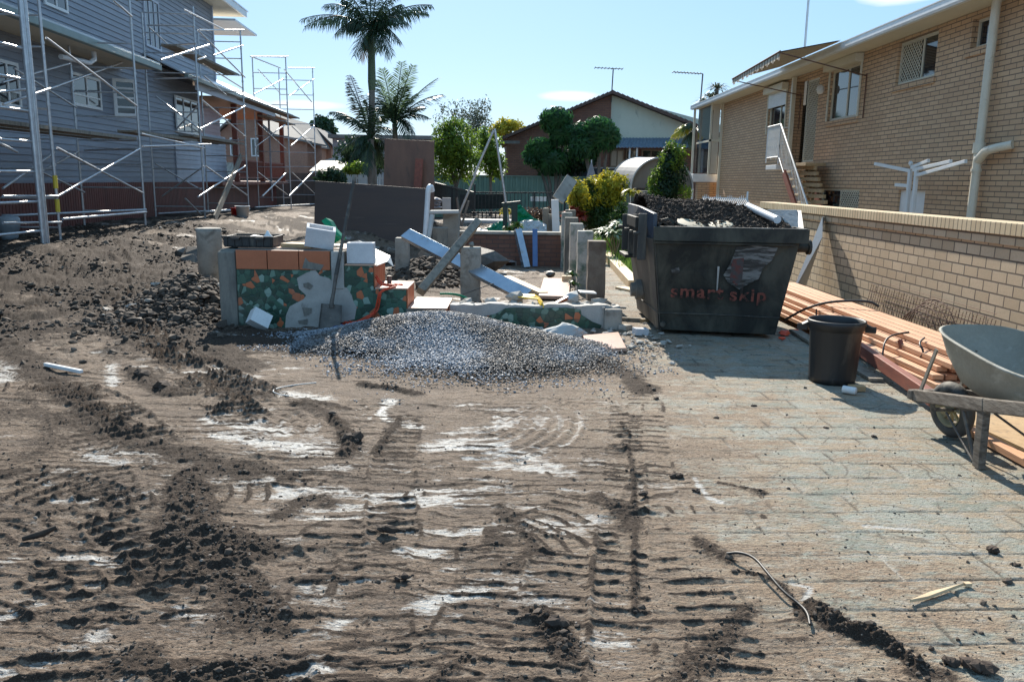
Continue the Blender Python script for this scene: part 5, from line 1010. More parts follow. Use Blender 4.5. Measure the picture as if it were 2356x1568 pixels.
def walltop():
    mb = MB(); mb.box((-.19,-.13,0), (.19,.13,.045)); o = simple('timber_offcut', 'square raw timber offcut on top of the mosaic wall under the tilted block', 'offcut', mb, 'wood', .004); o.location = (-2.50, 9.62, .903); o.rotation_euler = (0,0,R(-14))
    # black shallow crate
    t = thing('plastic_crate', 'shallow black plastic crate on the left end of the mosaic wall', 'crate', (-3.07, 9.72, .905)); 
    cx, cy, z, sx, sy, h = -3.07, 9.70, .903, .56, .44, .12; mb = MB()
    mb.box((cx-sx/2,cy-sy/2,z),(cx+sx/2,cy+sy/2,z+.012))
    for a, b in (((-1,-1),(1,-1)), ((-1,1),(1,1))): mb.box((cx-sx/2,cy+a[1]*sy/2-.008,z+.012),(cx+sx/2,cy+a[1]*sy/2+.008,z+h))
    for a in (-1, 1): mb.box((cx+a*sx/2-.008,cy-sy/2+.008,z+.012),(cx+a*sx/2+.008,cy+sy/2-.008,z+h))
    for i in range(7): mb.box((cx-sx/2+.03+i*.083, cy-sy/2-.02, z+.01), (cx-sx/2+.045+i*.083, cy-sy/2-.008, z+h-.01))
    mb.box((cx-sx/2-.02,cy-sy/2-.024,z+h-.012),(cx+sx/2+.02,cy-sy/2-.006,z+h+.008)); mb.box((cx-sx/2-.02,cy+sy/2+.006,z+h-.012),(cx+sx/2+.02,cy+sy/2+.024,z+h+.008)); mb.box((cx-.006,cy-sy/2+.01,z+.013),(cx+.006,cy+sy/2-.01,z+h-.01))
    mb.build('crate_body', M['bin'], t, bev=.003)
    for dx in (-.14, .14): m_ = MB(); m_.box((cx+dx-.05, cy-sy/2-.045, z+h-.035), (cx+dx+.05, cy-sy/2-.026, z+h-.005)); m_.build('latch', M['black'], t, bev=.003)
    mb = MB(); mb.lathe((cx+.18, cy-.05, z+.08), [(.07,0),(.06,.03),(.03,.06),(.012,.10),(0,.105)], 14); simple('crumpled_paper', 'white crumpled paper cone standing in the black crate', 'paper', mb, 'white')
    mb = MB(); mb.prism([(cx-.05,cy-.18,z+.10),(cx+.12,cy-.2,z+.115),(cx+.14,cy+.05,z+.10),(cx-.02,cy+.08,z+.12)], (0,0,.004)); simple('paper_sheet', 'grey white sheet lying in the black crate', 'paper', mb, 'whitetarp')
    # green bag
    P = [(1265,265),(1305,237),(1340,262),(1375,330),(1455,415),(1440,440),(1380,468),(1295,470),(1300,440),(1325,315)]
    t0 = [AY(*C(5, *q), 9.82) for q in P]; mb = MB(); cen = sum(t0, Vector())/len(t0)+Vector((.01,-.07,0)); V = t0+[cen]; 
    mb.add(V, [(i, (i+1)%len(t0), len(t0)) for i in range(len(t0))]); mb.add([v+Vector((.02,.14,-.02)) for v in V], [((i+1)%len(t0), i, len(t0)) for i in range(len(t0))]); m2 = len(t0)
    mb.f += [(i, m2+1+i, m2+1+(i+1)%m2, (i+1)%m2) for i in range(m2)]; mb.sm += [False]*m2; mb.mi += [0]*m2
    simple('green_bag', 'bright green crumpled bag on the mosaic wall behind the tilted block', 'bag', mb, 'greentarp')
    # white paper sack on the step
    mb = MB(); q = [AY(*C(5,*e), Y) for e, Y in (((1730,515),9.9), ((1895,590),9.75), ((1925,685),9.55), ((1870,640),9.45), ((1720,700),9.34), ((1735,600),9.6))]; mb.prism(q, (.0,.02,.006)); simple('paper_sack', 'crumpled white sack draped behind the right block over the step', 'sack', mb, 'whitetarp')
    mb = MB(); q = [AY(*C(5,*e), 10.1) for e in ((1540,455),(1600,445),(1690,480),(1720,520),(1500,470))]; mb.prism(q, (0,.1,-.01)); simple('plastic_sheet', 'pale plastic sheet behind the light grey block', 'sheet', mb, 'whitetarp')
    # shovel
    t = thing('shovel', 'long handled square mouth shovel leaning against the mosaic wall', 'shovel', (-2.08, 9.1, 0))
    bl = [AY(*C(5, *e), Y) for e, Y in (((1265,1025),9.19), ((1455,1040),9.19), ((1440,1250),9.10), ((1235,1270),9.10))]
    mb = MB(); mb.prism(bl[::-1], (0,.006,0)); 
    mb.prism([bl[0], bl[0]+Vector((0,-.02,.0)), bl[3]+Vector((0,-.02,0)), bl[3]], (.006,0,0)); mb.prism([bl[1], bl[1]+Vector((0,-.02,.0)), bl[2]+Vector((0,-.02,0)), bl[2]], (-.006,0,0)); mb.build('blade', M['iron'], t)
    a = AY(*C(5, 1360, 1035), 9.18); b = AY(*C(5, 1400, 760), 9.24); c = AY(817, 402, 9.37)
    MB().tube([a-UZ*.03, a+UZ*.03, a.lerp(b, .4), b], [.03,.024,.021,.022], 12).build('socket', M['iron'], t); MB().tube([b, b.lerp(c,.2), c], [.024,.021,.019], 12).build('handle', M['rubber'], t)
    # white box with open top
    t = G(*C(5, 690, 1280)); mb = MB(); s_ = .02
    mb.box((-.11,-.07,0),(.11,-.066,.17)); mb.box((-.11,.066,0),(.11,.07,.17)); mb.box((-.11,-.066,0),(-.106,.066,.17)); mb.box((-.106,-.066,0),(.11,.066,.004)); mb.prism([(.02,-.0712,.1),(.07,-.0712,.1),(.08,-.0712,.075),(.01,-.0712,.07)], (0,-.001,0))
    o = simple('white_box', 'white cardboard box tipped over at the foot of the mosaic wall', 'box', mb, 'white', .002); o.location = (-2.88, 9.05, .06); o.rotation_euler = (R(-28), R(32), R(28))
    # orange netting
    pts = [(1760,770),(1800,850),(1900,860),(1960,870),(1820,900),(1800,960),(1780,1050),(1760,1110),(1700,1150),(1600,1200),(1480,1240),(1360,1290),(1300,1330)]
    P = [AY(*C(5, x, y), 9.26 if y > 890 else 9.36) for x, y in pts]
    for q in P: q.z = max(q.z, heap_h(q.x, q.y)+.02) if q.z < .3 else q.z
    mb = MB(); rr = random.Random(5)
    for j in range(6): mb.tube(smooth3([p+Vector((rr.uniform(-.03,.03), rr.uniform(-.03,.01), rr.uniform(-.012,.02))) for p in P]), .006, 5)
    for j in range(9): p = P[9].lerp(P[11], j/8); mb.tube(smooth3([p+Vector((rr.uniform(-.08,.08), rr.uniform(-.03,.02), rr.uniform(-.01,.03))) for _ in range(5)]), .007, 5)
    simple('orange_netting', 'tangle of orange red string trailing over the step and down to the gravel', 'netting', mb, 'orange')
    mb = MB(); rr = random.Random(6)
    for j in range(12): mb.tube(smooth3([AY(*C(5, 1790+rr.uniform(0,280), 840+rr.uniform(0,30)), 9.5+rr.uniform(0,.1))*1.0 for _ in range(4)]), .004, 4)
    simple('orange_netting', 'loose orange strands lying on the middle step tread', 'netting', mb, 'orange')
    mb = MB(); p = AY(*C(5, 1920, 800), 9.75); mb.tube([(-1.46,9.6,.475),(-1.46,9.6,.58)], .028, 12); simple('rusty_pipe_stub', 'short rusty pipe stub standing on the middle step', 'pipe', mb, 'iron')
    mb = MB(); mb.rock((-1.98, 9.16, .05), .07, 77, .4); simple('blue_rag', 'small blue rag between shovel and gravel heap', 'rag', mb, 'bluefab')
    mb = MB(); a, b = G(*C(5, 50, 930)), G(*C(5, 270, 885)); mb.beam(a+UZ*(bz(a.x,a.y)+.05), b+UZ*(bz(b.x,b.y)+.09), .16, .03, Vector((0,-.35,1))); simple('short_plank', 'short pale plank lying on the rubble left of the mosaic wall', 'plank', mb, 'wood', .003)
    # pale pot behind the crate
    c = AY(*C(5, 235, 500), 11.6); mb = MB(); mb.lathe((c.x, c.y, bz(c.x, c.y)), [(0,0),(.17,0),(.17,.78),(.18,.83),(.15,.84),(0,.82)], 24); simple('round_concrete_post', 'pale round concrete post standing behind the left end of the mosaic wall', 'post', mb, 'concrete')
    MB_ = MB(); MB_.rock((-2.75, 12.6, .62), .26, 88, .55, .35); MB_.rock((-2.35, 12.8, .6), .2, 89, .5, .35); simple('plastic_rubbish', 'grey plastic rubbish heap behind the crate on the wall', 'rubbish', MB_, 'whitetarp')
walltop()
# ---------------------------------------------------------------- piers, posts, steel
def pier(lab, x, y, w_, d_, z0, z1, m, name='pier', rz=0, cap=None):
    mb = MB(); rr = random.Random(int(abs(x*100+y*10))); V = []; n = 9
    for i in range(n+1):
        z = z0+(z1-z0)*i/n
        for a, b in ((-1,-1),(1,-1),(1,1),(-1,1)): V.append((a*w_/2+rr.uniform(-.006,.006), b*d_/2+rr.uniform(-.006,.006), z))
    mb.add(V, [(i*4+k, i*4+(k+1)%4, (i+1)*4+(k+1)%4, (i+1)*4+k) for i in range(n) for k in range(4)]+[(3,2,1,0), (n*4,n*4+1,n*4+2,n*4+3)])
    o = simple(name, lab, 'pier', mb, m, .008, 'concrete piers of the demolished structure'); o.location = (x, y, 0); o.rotation_euler = (0,0,rz)
    return o
def pierpx(lab, k, xl, xr, ytop, Y, m, z0=-.1, **kw):
    a, b = AY(*C(k, xl, ytop), Y), AY(*C(k, xr, ytop), Y); return pier(lab, (a.x+b.x)/2, Y+(b.x-a.x)/2, b.x-a.x, b.x-a.x, z0, (a.z+b.z)/2, m, **kw)
pierpx('brown stained pier at the front of the right row, nearest the skip', 6, 1610, 1762, 556, 11.55, 'brownpost')
pierpx('second pier of the right row with dark green flaking paint', 6, 1520, 1648, 470, 12.7, 'greenpost')
pierpx('third pier of the right row with green paint on top', 6, 1455, 1565, 405, 13.9, 'greenpost')
pierpx('fourth slim grey pier of the right row', 6, 1410, 1520, 355, 15.3, 'darkconc')
pierpx('fifth greenish pier of the right row', 6, 1382, 1470, 312, 16.4, 'greenpost')
pierpx('farthest broad pier of the right row beside the red leaved plant', 6, 1415, 1500, 290, 19.4, 'darkconc')
pierpx('middle fluted grey pier with a broken top, in front of the boulder', 6, 515, 684, 612, 11.55, 'concrete')
pierpx('left grey pier behind the steps of the mosaic wall', 6, -45, 70, 528, 13.2, 'concrete', z0=0)
pierpx('wide back pier under the pale cap plate at the left', 6, 365, 500, 310, 16.0, 'concrete')
pierpx('leaning back pier behind the soil heap, left of the wide pier', 6, 270, 400, 440, 15.4, 'darkconc', rz=.15)
pierpx('left one of two grey posts beside the white tarpaulin', 6, 1218, 1272, 275, 18.6, 'darkconc', z0=.4)
pierpx('right one of two grey posts beside the white tarpaulin', 6, 1268, 1330, 325, 18.3, 'darkconc', z0=.4)
mb = MB(); mb.rock((-.60, 11.72, .80), .075, 31, .5, .35); simple('concrete_crumb', 'broken concrete lump capping the middle fluted pier', 'concrete', mb, 'concrete')
mb = MB(); a, b = AY(*C(6, 258, 306), 15.9), AY(*C(6, 500, 304), 15.9); mb.beam(a, b, .3, .06); simple('cap_plate', 'pale horizontal plate lying on the wide back pier', 'plate', mb, 'palebloc', .004)
def steel(lab, cat, a, b, w_, h, m, name, up=UZ, kind='c'):
    a, b = Vector(a), Vector(b); mb = MB()
    if kind == 'c':                                       # channel: web and two lips
        d = (b-a).normalized(); r = d.cross(up).normalized(); q = r.cross(d)
        mb.beam(a, b, w_, .008, up); mb.beam(a+r*(w_/2-.004)-q*h/2, b+r*(w_/2-.004)-q*h/2, .008, h, up); mb.beam(a-r*(w_/2-.004)-q*h/2, b-r*(w_/2-.004)-q*h/2, .008, h, up)
    else: mb.beam(a, b, w_, h, up)
    return simple(name, lab, cat, mb, m, .002)
steel('long bright galvanised steel channel sloping across the middle of the site', 'steel beam', AY(*C(6, 45, 480), 12.6), AY(*C(6, 1080, 1010), 10.9), .20, .075, 'tin', 'steel_channel', Vector((0,-.75,.65)))
mb = MB(); a, b = AY(*C(6, 175, 985), 10.6), AY(*C(6, 665, 390), 12.1); mb.beam(a, b, .11, .11, Vector((0,-1,.3))); simple('timber_post', 'square weathered timber post leaning diagonally in front of the steel channel', 'post', mb, 'greywood', .005)
mb = MB(); a, b = G(*C(6, 910, 885)), G(*C(6, 1220, 1030)); mb.beam(a+UZ*.05, b+UZ*.05, .15, .05); simple('timber_plank', 'pale plank lying on the sandy floor beside the steel channel end', 'plank', mb, 'pine', .003)
mb = MB(); p = [G(*C(6,*q)) for q in ((1225,895),(1450,900),(1440,1060),(1180,1050))]; mb.prism([q+UZ*.01 for q in p], (0,0,.05)); simple('concrete_slab', 'pale flat slab on the sandy floor left of the right pier row', 'slab', mb, 'tiletop', .005)
mb = MB(); mb.box((-.08,-.05,0),(.08,.05,.1)); o = simple('pale_block', 'small pale block at the foot of the third right pier', 'block', mb, 'pine', .004); o.location = (*G(*C(6, 1420, 925))[:2], .05)
steel('bright blue strip standing upright against the low brown wall', 'steel strip', AY(*C(6, 1152, 770), 16.4), AY(*C(6, 1150, 450), 16.6), .10, .03, 'bluesteel', 'blue_strip', Vector((0,1,.01)), 'b')
steel('grey blue channel leaning against the low brown wall, left of the blue strip', 'steel channel', AY(*C(6, 1085, 775), 16.3), AY(*C(6, 1010, 450), 16.62), .14, .10, 'tin', 'leaning_channel', Vector((.5,-1,.0)))
steel('short purple grey channel offcut on the floor before the brown wall', 'steel offcut', G(*C(6, 845, 745))+UZ*.12, G(*C(6, 945, 770))+UZ*.09, .25, .09, 'steel', 'channel_offcut')
mb = MB(); a = [AY(*C(6, x, y), Y) for x, y, Y in ((200,690,15.0),(215,520,15.1),(235,200,15.2),(240,110,15.2),(262,80,15.25),(275,130,15.3))]; mb.tube(smooth3(a, 1), .05, 10); simple('white_post', 'thick white pipe standing crooked with a bent top beside the dark formply', 'pipe', mb, 'pvc')
mb = MB(); mb.tube([AY(*C(6, 215, 690), 14.6), AY(*C(6, 275, 330), 14.8)], .045, 10); simple('grey_pipe', 'grey white pipe leaning just right of the bent white pipe', 'pipe', mb, 'whitetarp')
def bar(lab, a, b, w_, h, m, name='timber', cat='timber', up=UZ): mb = MB(); mb.beam(a, b, w_, h, up); return simple(name, lab, cat, mb, m, .003)
bar('pale board sticking up at an angle behind the right posts', AY(*C(6, 1345, 205), 18.4), AY(*C(6, 1465, 20), 18.8), .28, .05, 'concrete', 'timber_board', 'board', Vector((0,-1,0)))
bar('white painted post between the grey posts and the pier row', AY(*C(6, 1330, 490), 18.2), AY(*C(6, 1320, 200), 18.2), .16, .1, 'white', 'white_post', 'post', Vector((0,1,0)))
bar('short white post left of the pool garden behind the cap plate', AY(*C(6, 397, 300), 20), AY(*C(6, 397, 185), 20), .2, .1, 'palebloc', 'white_post', 'post', Vector((0,1,0)))
bar('long pale timber on the grass edge running behind the skip', (2.15, 19.0, .06), (1.98, 13.2, .06), .2, .16, 'pine', 'long_timber', 'timber')
bar('short board on the paving between the pier row and the skip', (1.75, 13.2, .02), (1.95, 12.8, .02), .2, .04, 'pine', 'short_board', 'board')
bar('thin timber lying across the paving at the back of the skip', (1.20, 9.75+.3, .03), (1.66, 9.95, .03), .05, .05, 'greywood', 'thin_batten', 'batten')
# yellow strap, green cloth, black rod, planks
mb = MB(); P = smooth3([AY(*C(6, x, y), 9.9) for x, y in ((970,1020),(1060,1030),(1150,1040),(1230,1060),(1180,1130),(1160,1200),(1150,1290))]); 
for a, b in zip(P[:-1], P[1:]): mb.beam(a-Vector((0,.33,0)) if a.z < .28 else a, b-Vector((0,.33,0)) if b.z < .28 else b, .012, .05, Vector((0,1,.2)))
simple('yellow_strap', 'yellow strap draped over the rubble and down the low mosaic wall', 'strap', mb, 'yellow')
mb = MB(); mb.prism([AY(*C(6,*q), 9.95) for q in ((980,1015),(1150,1022),(1190,1045),(1060,1050))], (0,.1,.01)); simple('yellow_cloth', 'flat yellow cloth on the rubble below the steel channel', 'cloth', mb, 'yellow')
mb = MB(); mb.tube(smooth3([AY(*C(6, x, y), 10.2) for x, y in ((340,1000),(430,1000),(520,1015),(600,1060))]), .016, 6); simple('green_hose', 'short bright green hose piece behind the lowest step', 'hose', mb, 'greentarp')
mb = MB(); mb.tube(smooth3([AY(*C(6, x, y), 10.8) for x, y in ((530,1010),(640,970),(720,940),(800,915))]), .007, 6); simple('bent_rod', 'thin dark bent rod crossing in front of the middle pier', 'rod', mb, 'iron')
# low brown wall
mb = MB(); mb.box((-1.6, 16.75, -.1), (1.05, 17.0, .62)); w1 = simple('brown_brick_wall', 'low brown brick retaining wall at the back of the sandy floor', 'wall', mb, 'brown_brick'); mb = MB(); mb.box((-1.62, 16.72, .622), (1.07, 17.02, .68)); mb.build('wall_top', M['concrete'], w1, bev=.006)
# sheets
def sheet(lab, px, Y0, Y1, m, th=.03, name='plywood_sheet'):
    a, b, c, d = px; q = [AY(*a, Y0), AY(*b, Y1), AY(*c, Y1-.3), AY(*d, Y0-.3)]; mb = MB(); mb.prism(q, (0, th, 0)); return simple(name, lab, 'sheet', mb, m, .003)
sheet('wide dark brown formply sheet standing on its edge behind the mosaic wall', ((725,416),(985,434),(985,560),(722,560)), 17.3, 16.8, 'plydark')
sheet('upright reddish brown formply sheet behind the wide dark sheet', ((885,319),(999,325),(999,560),(880,560)), 18.6, 18.4, 'plybrown')
mb = MB(); a, b = AY(965, 365, 18.2), AY(960, 440, 18.2); mb.beam(a, b, .17, .06, Vector((0,1,0))); simple('narrow_timber', 'narrow red brown timber in front of the upright formply sheet', 'timber', mb, 'darkred', .003)
# tarpaulins
def crumple(lab, name, cat, poly, Y, m, bulge=.35, n=26, seed=1):
    P = [AY(*C(6, *q), Y) for q in poly]; xs = [p.x for p in P]; zs = [p.z for p in P]; x0, x1, z0, z1 = min(xs), max(xs), min(zs), max(zs)
    def inside(x, z):
        c = False; j = len(P)-1
        for i in range(len(P)):
            if (P[i].z > z) != (P[j].z > z) and x < (P[j].x-P[i].x)*(z-P[i].z)/(P[j].z-P[i].z)+P[i].x: c = not c
            j = i
        return c
    gx, gz = np.meshgrid(np.linspace(x0, x1, n*2), np.linspace(z0, z1, n)); h = fbm(gx*4, gz*5, seed, 4); hh = -bulge*(1-(gz-z0)/(z1-z0+1e-6))*.7-.35*np.abs(h-.5)
    mb = MB(); V = [(gx[i,j], Y+hh[i,j], gz[i,j]) for i in range(n) for j in range(2*n)]
    F_ = [(i*2*n+j, i*2*n+j+1, (i+1)*2*n+j+1, (i+1)*2*n+j) for i in range(n-1) for j in range(2*n-1) if inside((gx[i,j]+gx[i,j+1])/2, (gz[i,j]+gz[i+1,j])/2)]
    used = sorted({k for f in F_ for k in f}); mp = {k: i for i, k in enumerate(used)}; mb.add([V[k] for k in used], [tuple(mp[k] for k in f) for f in F_])
    o = simple(name, lab, cat, mb, m); s_ = o.modifiers.new('s', 'SOLIDIFY'); s_.thickness = .012; return o
crumple('green tarpaulin pulled up to a peak over the garden behind the brown wall', 'green_tarpaulin', 'tarpaulin', [(990,225),(1015,230),(1080,300),(1140,355),(1230,390),(1250,420),(1090,380),(1000,400),(985,360)], 19.0, 'greentarp', .2, 30, 3)
crumple('white and grey plastic sheet lying right of the green tarpaulin peak', 'white_sheet', 'sheet', [(1010,390),(1080,372),(1180,378),(1245,410),(1250,495),(1160,495),(1020,490)], 18.4, 'whitetarp', .5, 26, 5)
crumple('flat green tarpaulin with pale folds left of the dark green post', 'green_tarpaulin', 'tarpaulin', [(740,440),(800,400),(900,372),(925,400),(920,440),(870,480),(780,480)], 18.7, 'greentarp', .4, 24, 7)
crumple('grey white plastic scrap on the soil at the left end of the brown wall', 'plastic_scrap', 'sheet', [(650,440),(740,455),(760,480),(640,485)], 17.9, 'whitetarp', .3, 14, 9)
mb = MB(); a, b = AY(*C(6, 975, 490), 18.2), AY(*C(6, 975, 225), 18.2); mb.beam(a, b, .14, .14); mb.beam(b+Vector((-.28,0,-.05)), b+Vector((.14,0,0)), .12, .08); mb.beam(b+Vector((-.2,0,-.05)), b+Vector((-.2,0,-.6)), .1,.1); simple('green_post', 'dark green notched post beside the tarpaulin peak', 'post', mb, 'darkgreen', .008)
def apoles():
    t = thing('pole_tripod', 'tall thin grey poles leaning together like a tripod above the garden', 'poles', (-.2, 20, .5))
    for a, b, Y in (((1090,405),(1136,300),21.), ((1165,470),(1138,296),20.), ((1054,500),(1095,400),21.), ((1175,545),(1160,440),19.4)):
        MB().tube([AY(*a, Y), AY(*b, Y)], .03, 7).build('pole', M['steel'], t)
    for a, b, Y in (((1051,455),(1060,520),19.), ((1078,462),(1062,520),19.)): MB().tube([AY(*a, Y), AY(*b, Y)], .03, 6).build('pole', M['bark'], t)
apoles()
# left foreground bits
def bits():
    a, b = G(105, 845), G(188, 862); mb = MB(); mb.beam(a+UZ*.03, b+UZ*.03, .035, .03); simple('white_stick', 'thin white stick lying on the left mud', 'stick', mb, 'white', .003)
    a, b = G(2092, 1389), G(2218, 1349); mb = MB(); mb.prism([a+UZ*.006, a.lerp(b,.3)+UZ*.006+Vector((.0,-.014,0)), b+UZ*.006, a.lerp(b,.4)+UZ*.006+Vector((0,.014,0))], (0,0,.014)); mb.beam(b+UZ*.012, b+UZ*.012+Vector((.03,.004,0)), .02, .014); simple('wood_splinter', 'pale wood splinter lying on the pavers at the lower right', 'splinter', mb, 'pine', .001)
    P = [G(*q)+UZ*z for q, z in (((1672,1282),.02),((1700,1290),.045),((1735,1305),.05),((1765,1340),.045),((1800,1375),.03),((1840,1400),.02),((1858,1420),.02),((1863,1442),.012))]; mb = MB(); mb.tube(smooth3(P), .0065, 8); simple('black_cable', 'short curved black cable lying where mud meets the pavers', 'cable', mb, 'black')
    P = [G(*q)+UZ*.02 for q in ((728,885),(680,890),(640,897),(625,905),(640,912),(665,916))]; mb = MB(); mb.tube(smooth3(P), .005, 6); simple('curved_wire', 'pale curved wire on the mud below the gravel heap', 'wire', mb, 'whitetarp')
    mb = MB(); p = G(100, 1240); mb.tube([p+Vector((-.08,-.03,.015)), p+Vector((0,0,.03)), p+Vector((.05,.03,.05))], [.012,.018,.01], 7); simple('dark_stick', 'dark lump of stick lying on the left foreground mud', 'stick', mb, 'darkclod')
bits()
# ---------------------------------------------------------------- vegetation
def leaf_mesh(P, Nrm, L, Wd, droop=None):
    """one rhombic folded leaf per point; P (n,3), L length, Wd width"""
    n = len(P); a = rng.normal(size=(n, 3)); a -= (a*Nrm).sum(1, keepdims=True)*Nrm*.6; a /= np.linalg.norm(a, axis=1, keepdims=True)
    b = np.cross(Nrm, a); b /= np.linalg.norm(b, axis=1, keepdims=True)+1e-9
    L = L*rng.uniform(.6, 1.3, (n, 1)); w_ = Wd*rng.uniform(.7, 1.2, (n, 1))
    V = np.stack([P, P+a*L*.45+b*w_*.5, P+a*L+(0 if droop is None else np.array([0,0,-1])*L*droop), P+a*L*.45-b*w_*.5], 1).reshape(-1, 3)
    F_ = np.arange(n*4).reshape(-1, 4); return V, F_
def crown_pts(lumps, n, hollow=.55):
    """points in a set of ellipsoid lumps (x,y,z,rx,ry,rz)"""
    A = np.array(lumps, float); wgt = A[:,3]*A[:,4]*A[:,5]; k = rng.choice(len(A), n, p=wgt/wgt.sum()); d = rng.normal(size=(n, 3)); d /= np.linalg.norm(d, axis=1, keepdims=True)
    r = rng.uniform(hollow**3, 1, (n, 1))**(1/3); r *= 1+.42*(fbm(d[:,0]*2.5+k*3.1, d[:,1]*2.5+d[:,2]*2.1, 33, 3)-.5)[:, None]*2
    # gather leaves in clusters so that gaps stay open
    P = A[k, :3]+d*r*A[k, 3:]; g = fbm(P[:,0]*3.2+P[:,1]*1.7, P[:,2]*3.2-P[:,1]*1.1, 44, 3); keep = g > np.quantile(g, .26); N_ = d*np.array([1,1,1.4]); N_ /= np.linalg.norm(N_, axis=1, keepdims=True)
    return P[keep], N_[keep]
def plant(name, lab, cat, base, lumps, n, leaf, L, Wd, trunk=.05, limbs=5, hollow=.5, group=None, droop=.2, bark='bark', extra=None):
    t = thing(name, lab, cat, base, group); base = Vector(base)
    P, N_ = crown_pts(lumps, n, hollow); V, F_ = leaf_mesh(P, N_+rng.normal(size=P.shape)*.5, L, Wd, droop); o = bulk('crown', V, F_, M[leaf]); o.parent = t; o.location = -base
    if extra:
        P, N_ = crown_pts(extra[0], extra[1], .7); V, F_ = leaf_mesh(P, N_+rng.normal(size=P.shape)*.5, L, Wd, droop); o = bulk('flower_tips' if extra[2] == 'leaf_yellow' else 'light_leaves', V, F_, M[extra[2]]); o.parent = t; o.location = -base
    mb = MB(); lo = min(l[2]-l[5] for l in lumps); c = Vector(np.mean([l[:3] for l in lumps], 0)); top = Vector((base.x*.6+c.x*.4, base.y*.6+c.y*.4, max(lo+.15, base.z+.3)))
    mb.tube([base-UZ*.05, base.lerp(top, .5)+Vector((trunk*.5, 0, 0)), top, top.lerp(c, .6)], [trunk*1.25, trunk, trunk*.8, trunk*.5], 8)
    for l in lumps[:max(limbs, 1)]:
        q = Vector(l[:3]); mb.tube([base.lerp(top, .75), top.lerp(q, .5)+Vector((0,0,-.05*(q-top).length)), q+Vector((0,0,l[5]*.4))], [trunk*.6, trunk*.4, trunk*.12], 6)
    mb.build('trunk', M[bark], t); return t
def lump(px, py, Y, rx, rz=None, ry=None, k=None):
    q = (px, py) if k is None else C(k, px, py); p = AY(*q, Y); s = Y/FPX*1.02; return (p.x, p.y, p.z, rx*s, (ry or rx)*s, (rz or rx)*s)
def gnd(px, Y, z=None): p = AY(px, 420, Y); return (p.x, Y, bz(p.x, Y) if z is None else z)
# yellow shrubs
plant('yellow_shrub', 'left one of two bushy shrubs with yellow leaf tips behind the pier row', 'shrub', gnd(1350, 21), [lump(1350,450,21,34,38), lump(1338,485,21,22,34), lump(1370,500,21.1,26,40)], 7000, 'leaf_mid', .10, .045, .03, 3, .45, 'shrubs by the drive', extra=([lump(1350,442,20.9,38,36), lump(1332,462,20.9,24,30), lump(1358,540,20.6,10,12)], 3800, 'leaf_yellow'))
plant('yellow_shrub', 'right one of two bushy shrubs with yellow leaf tips, next to the skip', 'shrub', gnd(1410, 21.5), [lump(1408,430,21.5,34,34), lump(1400,480,21.5,36,46), lump(1425,520,21.6,26,40)], 8000, 'leaf_mid', .10, .045, .03, 3, .45, 'shrubs by the drive', extra=([lump(1406,422,21.3,36,30), lump(1395,452,21.3,36,24)], 3600, 'leaf_yellow'))
plant('columnar_shrub', 'tall columnar dark green shrub standing behind the skip', 'shrub', gnd(1530, 24), [lump(1545,365,24,26,34), lump(1540,400,24,34,40), lump(1530,440,24,38,36), lump(1522,475,24,34,30), lump(1560,380,24.2,20,30)], 11000, 'leaf_dark', .10, .05, .04, 3, .4, None, extra=([lump(1548,362,23.8,28,34), lump(1510,420,23.8,20,34), lump(1505,455,23.7,16,26), lump(1575,440,23.7,16,18)], 2200, 'leaf_lime'))
# lime trees and bare tree behind the sheets
plant('lime_tree', 'bright lime green bushy tree directly right of the upright formply sheet', 'tree', gnd(1050, 31, .2), [lump(1048,330,31,50,46), lump(1030,370,31,40,50), lump(1075,370,31,40,40), lump(1022,300,31.2,24,24), lump(1050,290,31,26,20)], 9000, 'leaf_lime', .15, .07, .07, 5, .35, 'trees beyond the green fence')
plant('lime_tree', 'narrow yellow green tree between the tripod poles and the gabled house', 'tree', gnd(1128, 33, .2), [lump(1128,350,33,26,48), lump(1140,380,33,22,30), lump(1120,320,33,20,24)], 5000, 'leaf_lime', .15, .07, .06, 3, .35, 'trees beyond the green fence')
plant('grey_tree', 'sparse grey green tree with twigs rising above the lime tree', 'tree', gnd(1085, 39, .2), [lump(1090,300,39,46,36), lump(1060,255,39,30,24), lump(1100,260,39,34,26), lump(1030,250,39,24,18), lump(1115,240,39,16,18), lump(1010,270,39,16,18)], 2600, 'leaf_grey', .17, .06, .08, 6, .1, 'trees beyond the green fence')
plant('golden_tree', 'golden green round tree crown showing over the gabled house left eave', 'tree', gnd(1165, 52, .2), [lump(1160,292,52,26,18), lump(1185,290,52,18,12), lump(1140,300,52,16,12)], 2600, 'leaf_yellow', .22, .12, .12, 3, .4, 'trees beyond the green fence')
plant('far_tree', 'small dark rounded tree far away right of the scaffold', 'tree', gnd(745, 90, 0), [lump(742,290,90,22,20), lump(755,300,90,14,14)], 2500, 'leaf_dark', .5, .3, .2, 3, .4)
plant('hedge_bush', 'dark green bush with pale flowers left of the upright sheet base', 'bush', gnd(765, 34, .2), [lump(765,405,34,28,18), lump(745,408,34,20,14), lump(785,412,34,16,12)], 3500, 'leaf_dark', .14, .08, .05, 2, .4)
plant('lime_bush', 'lime green bush low behind the palm trunks', 'bush', gnd(825, 40, .2), [lump(825,385,40,26,12), lump(805,392,40,16,9)], 2400, 'leaf_lime', .16, .08, .05, 2, .4)
plant('dark_thicket', 'dark leafy thicket behind the tall palm trunk', 'bush', gnd(815, 48, .2), [lump(815,345,48,36,30), lump(850,370,48,40,34), lump(790,360,48,20,20)], 4500, 'leaf_dark', .25, .1, .08, 3, .4)
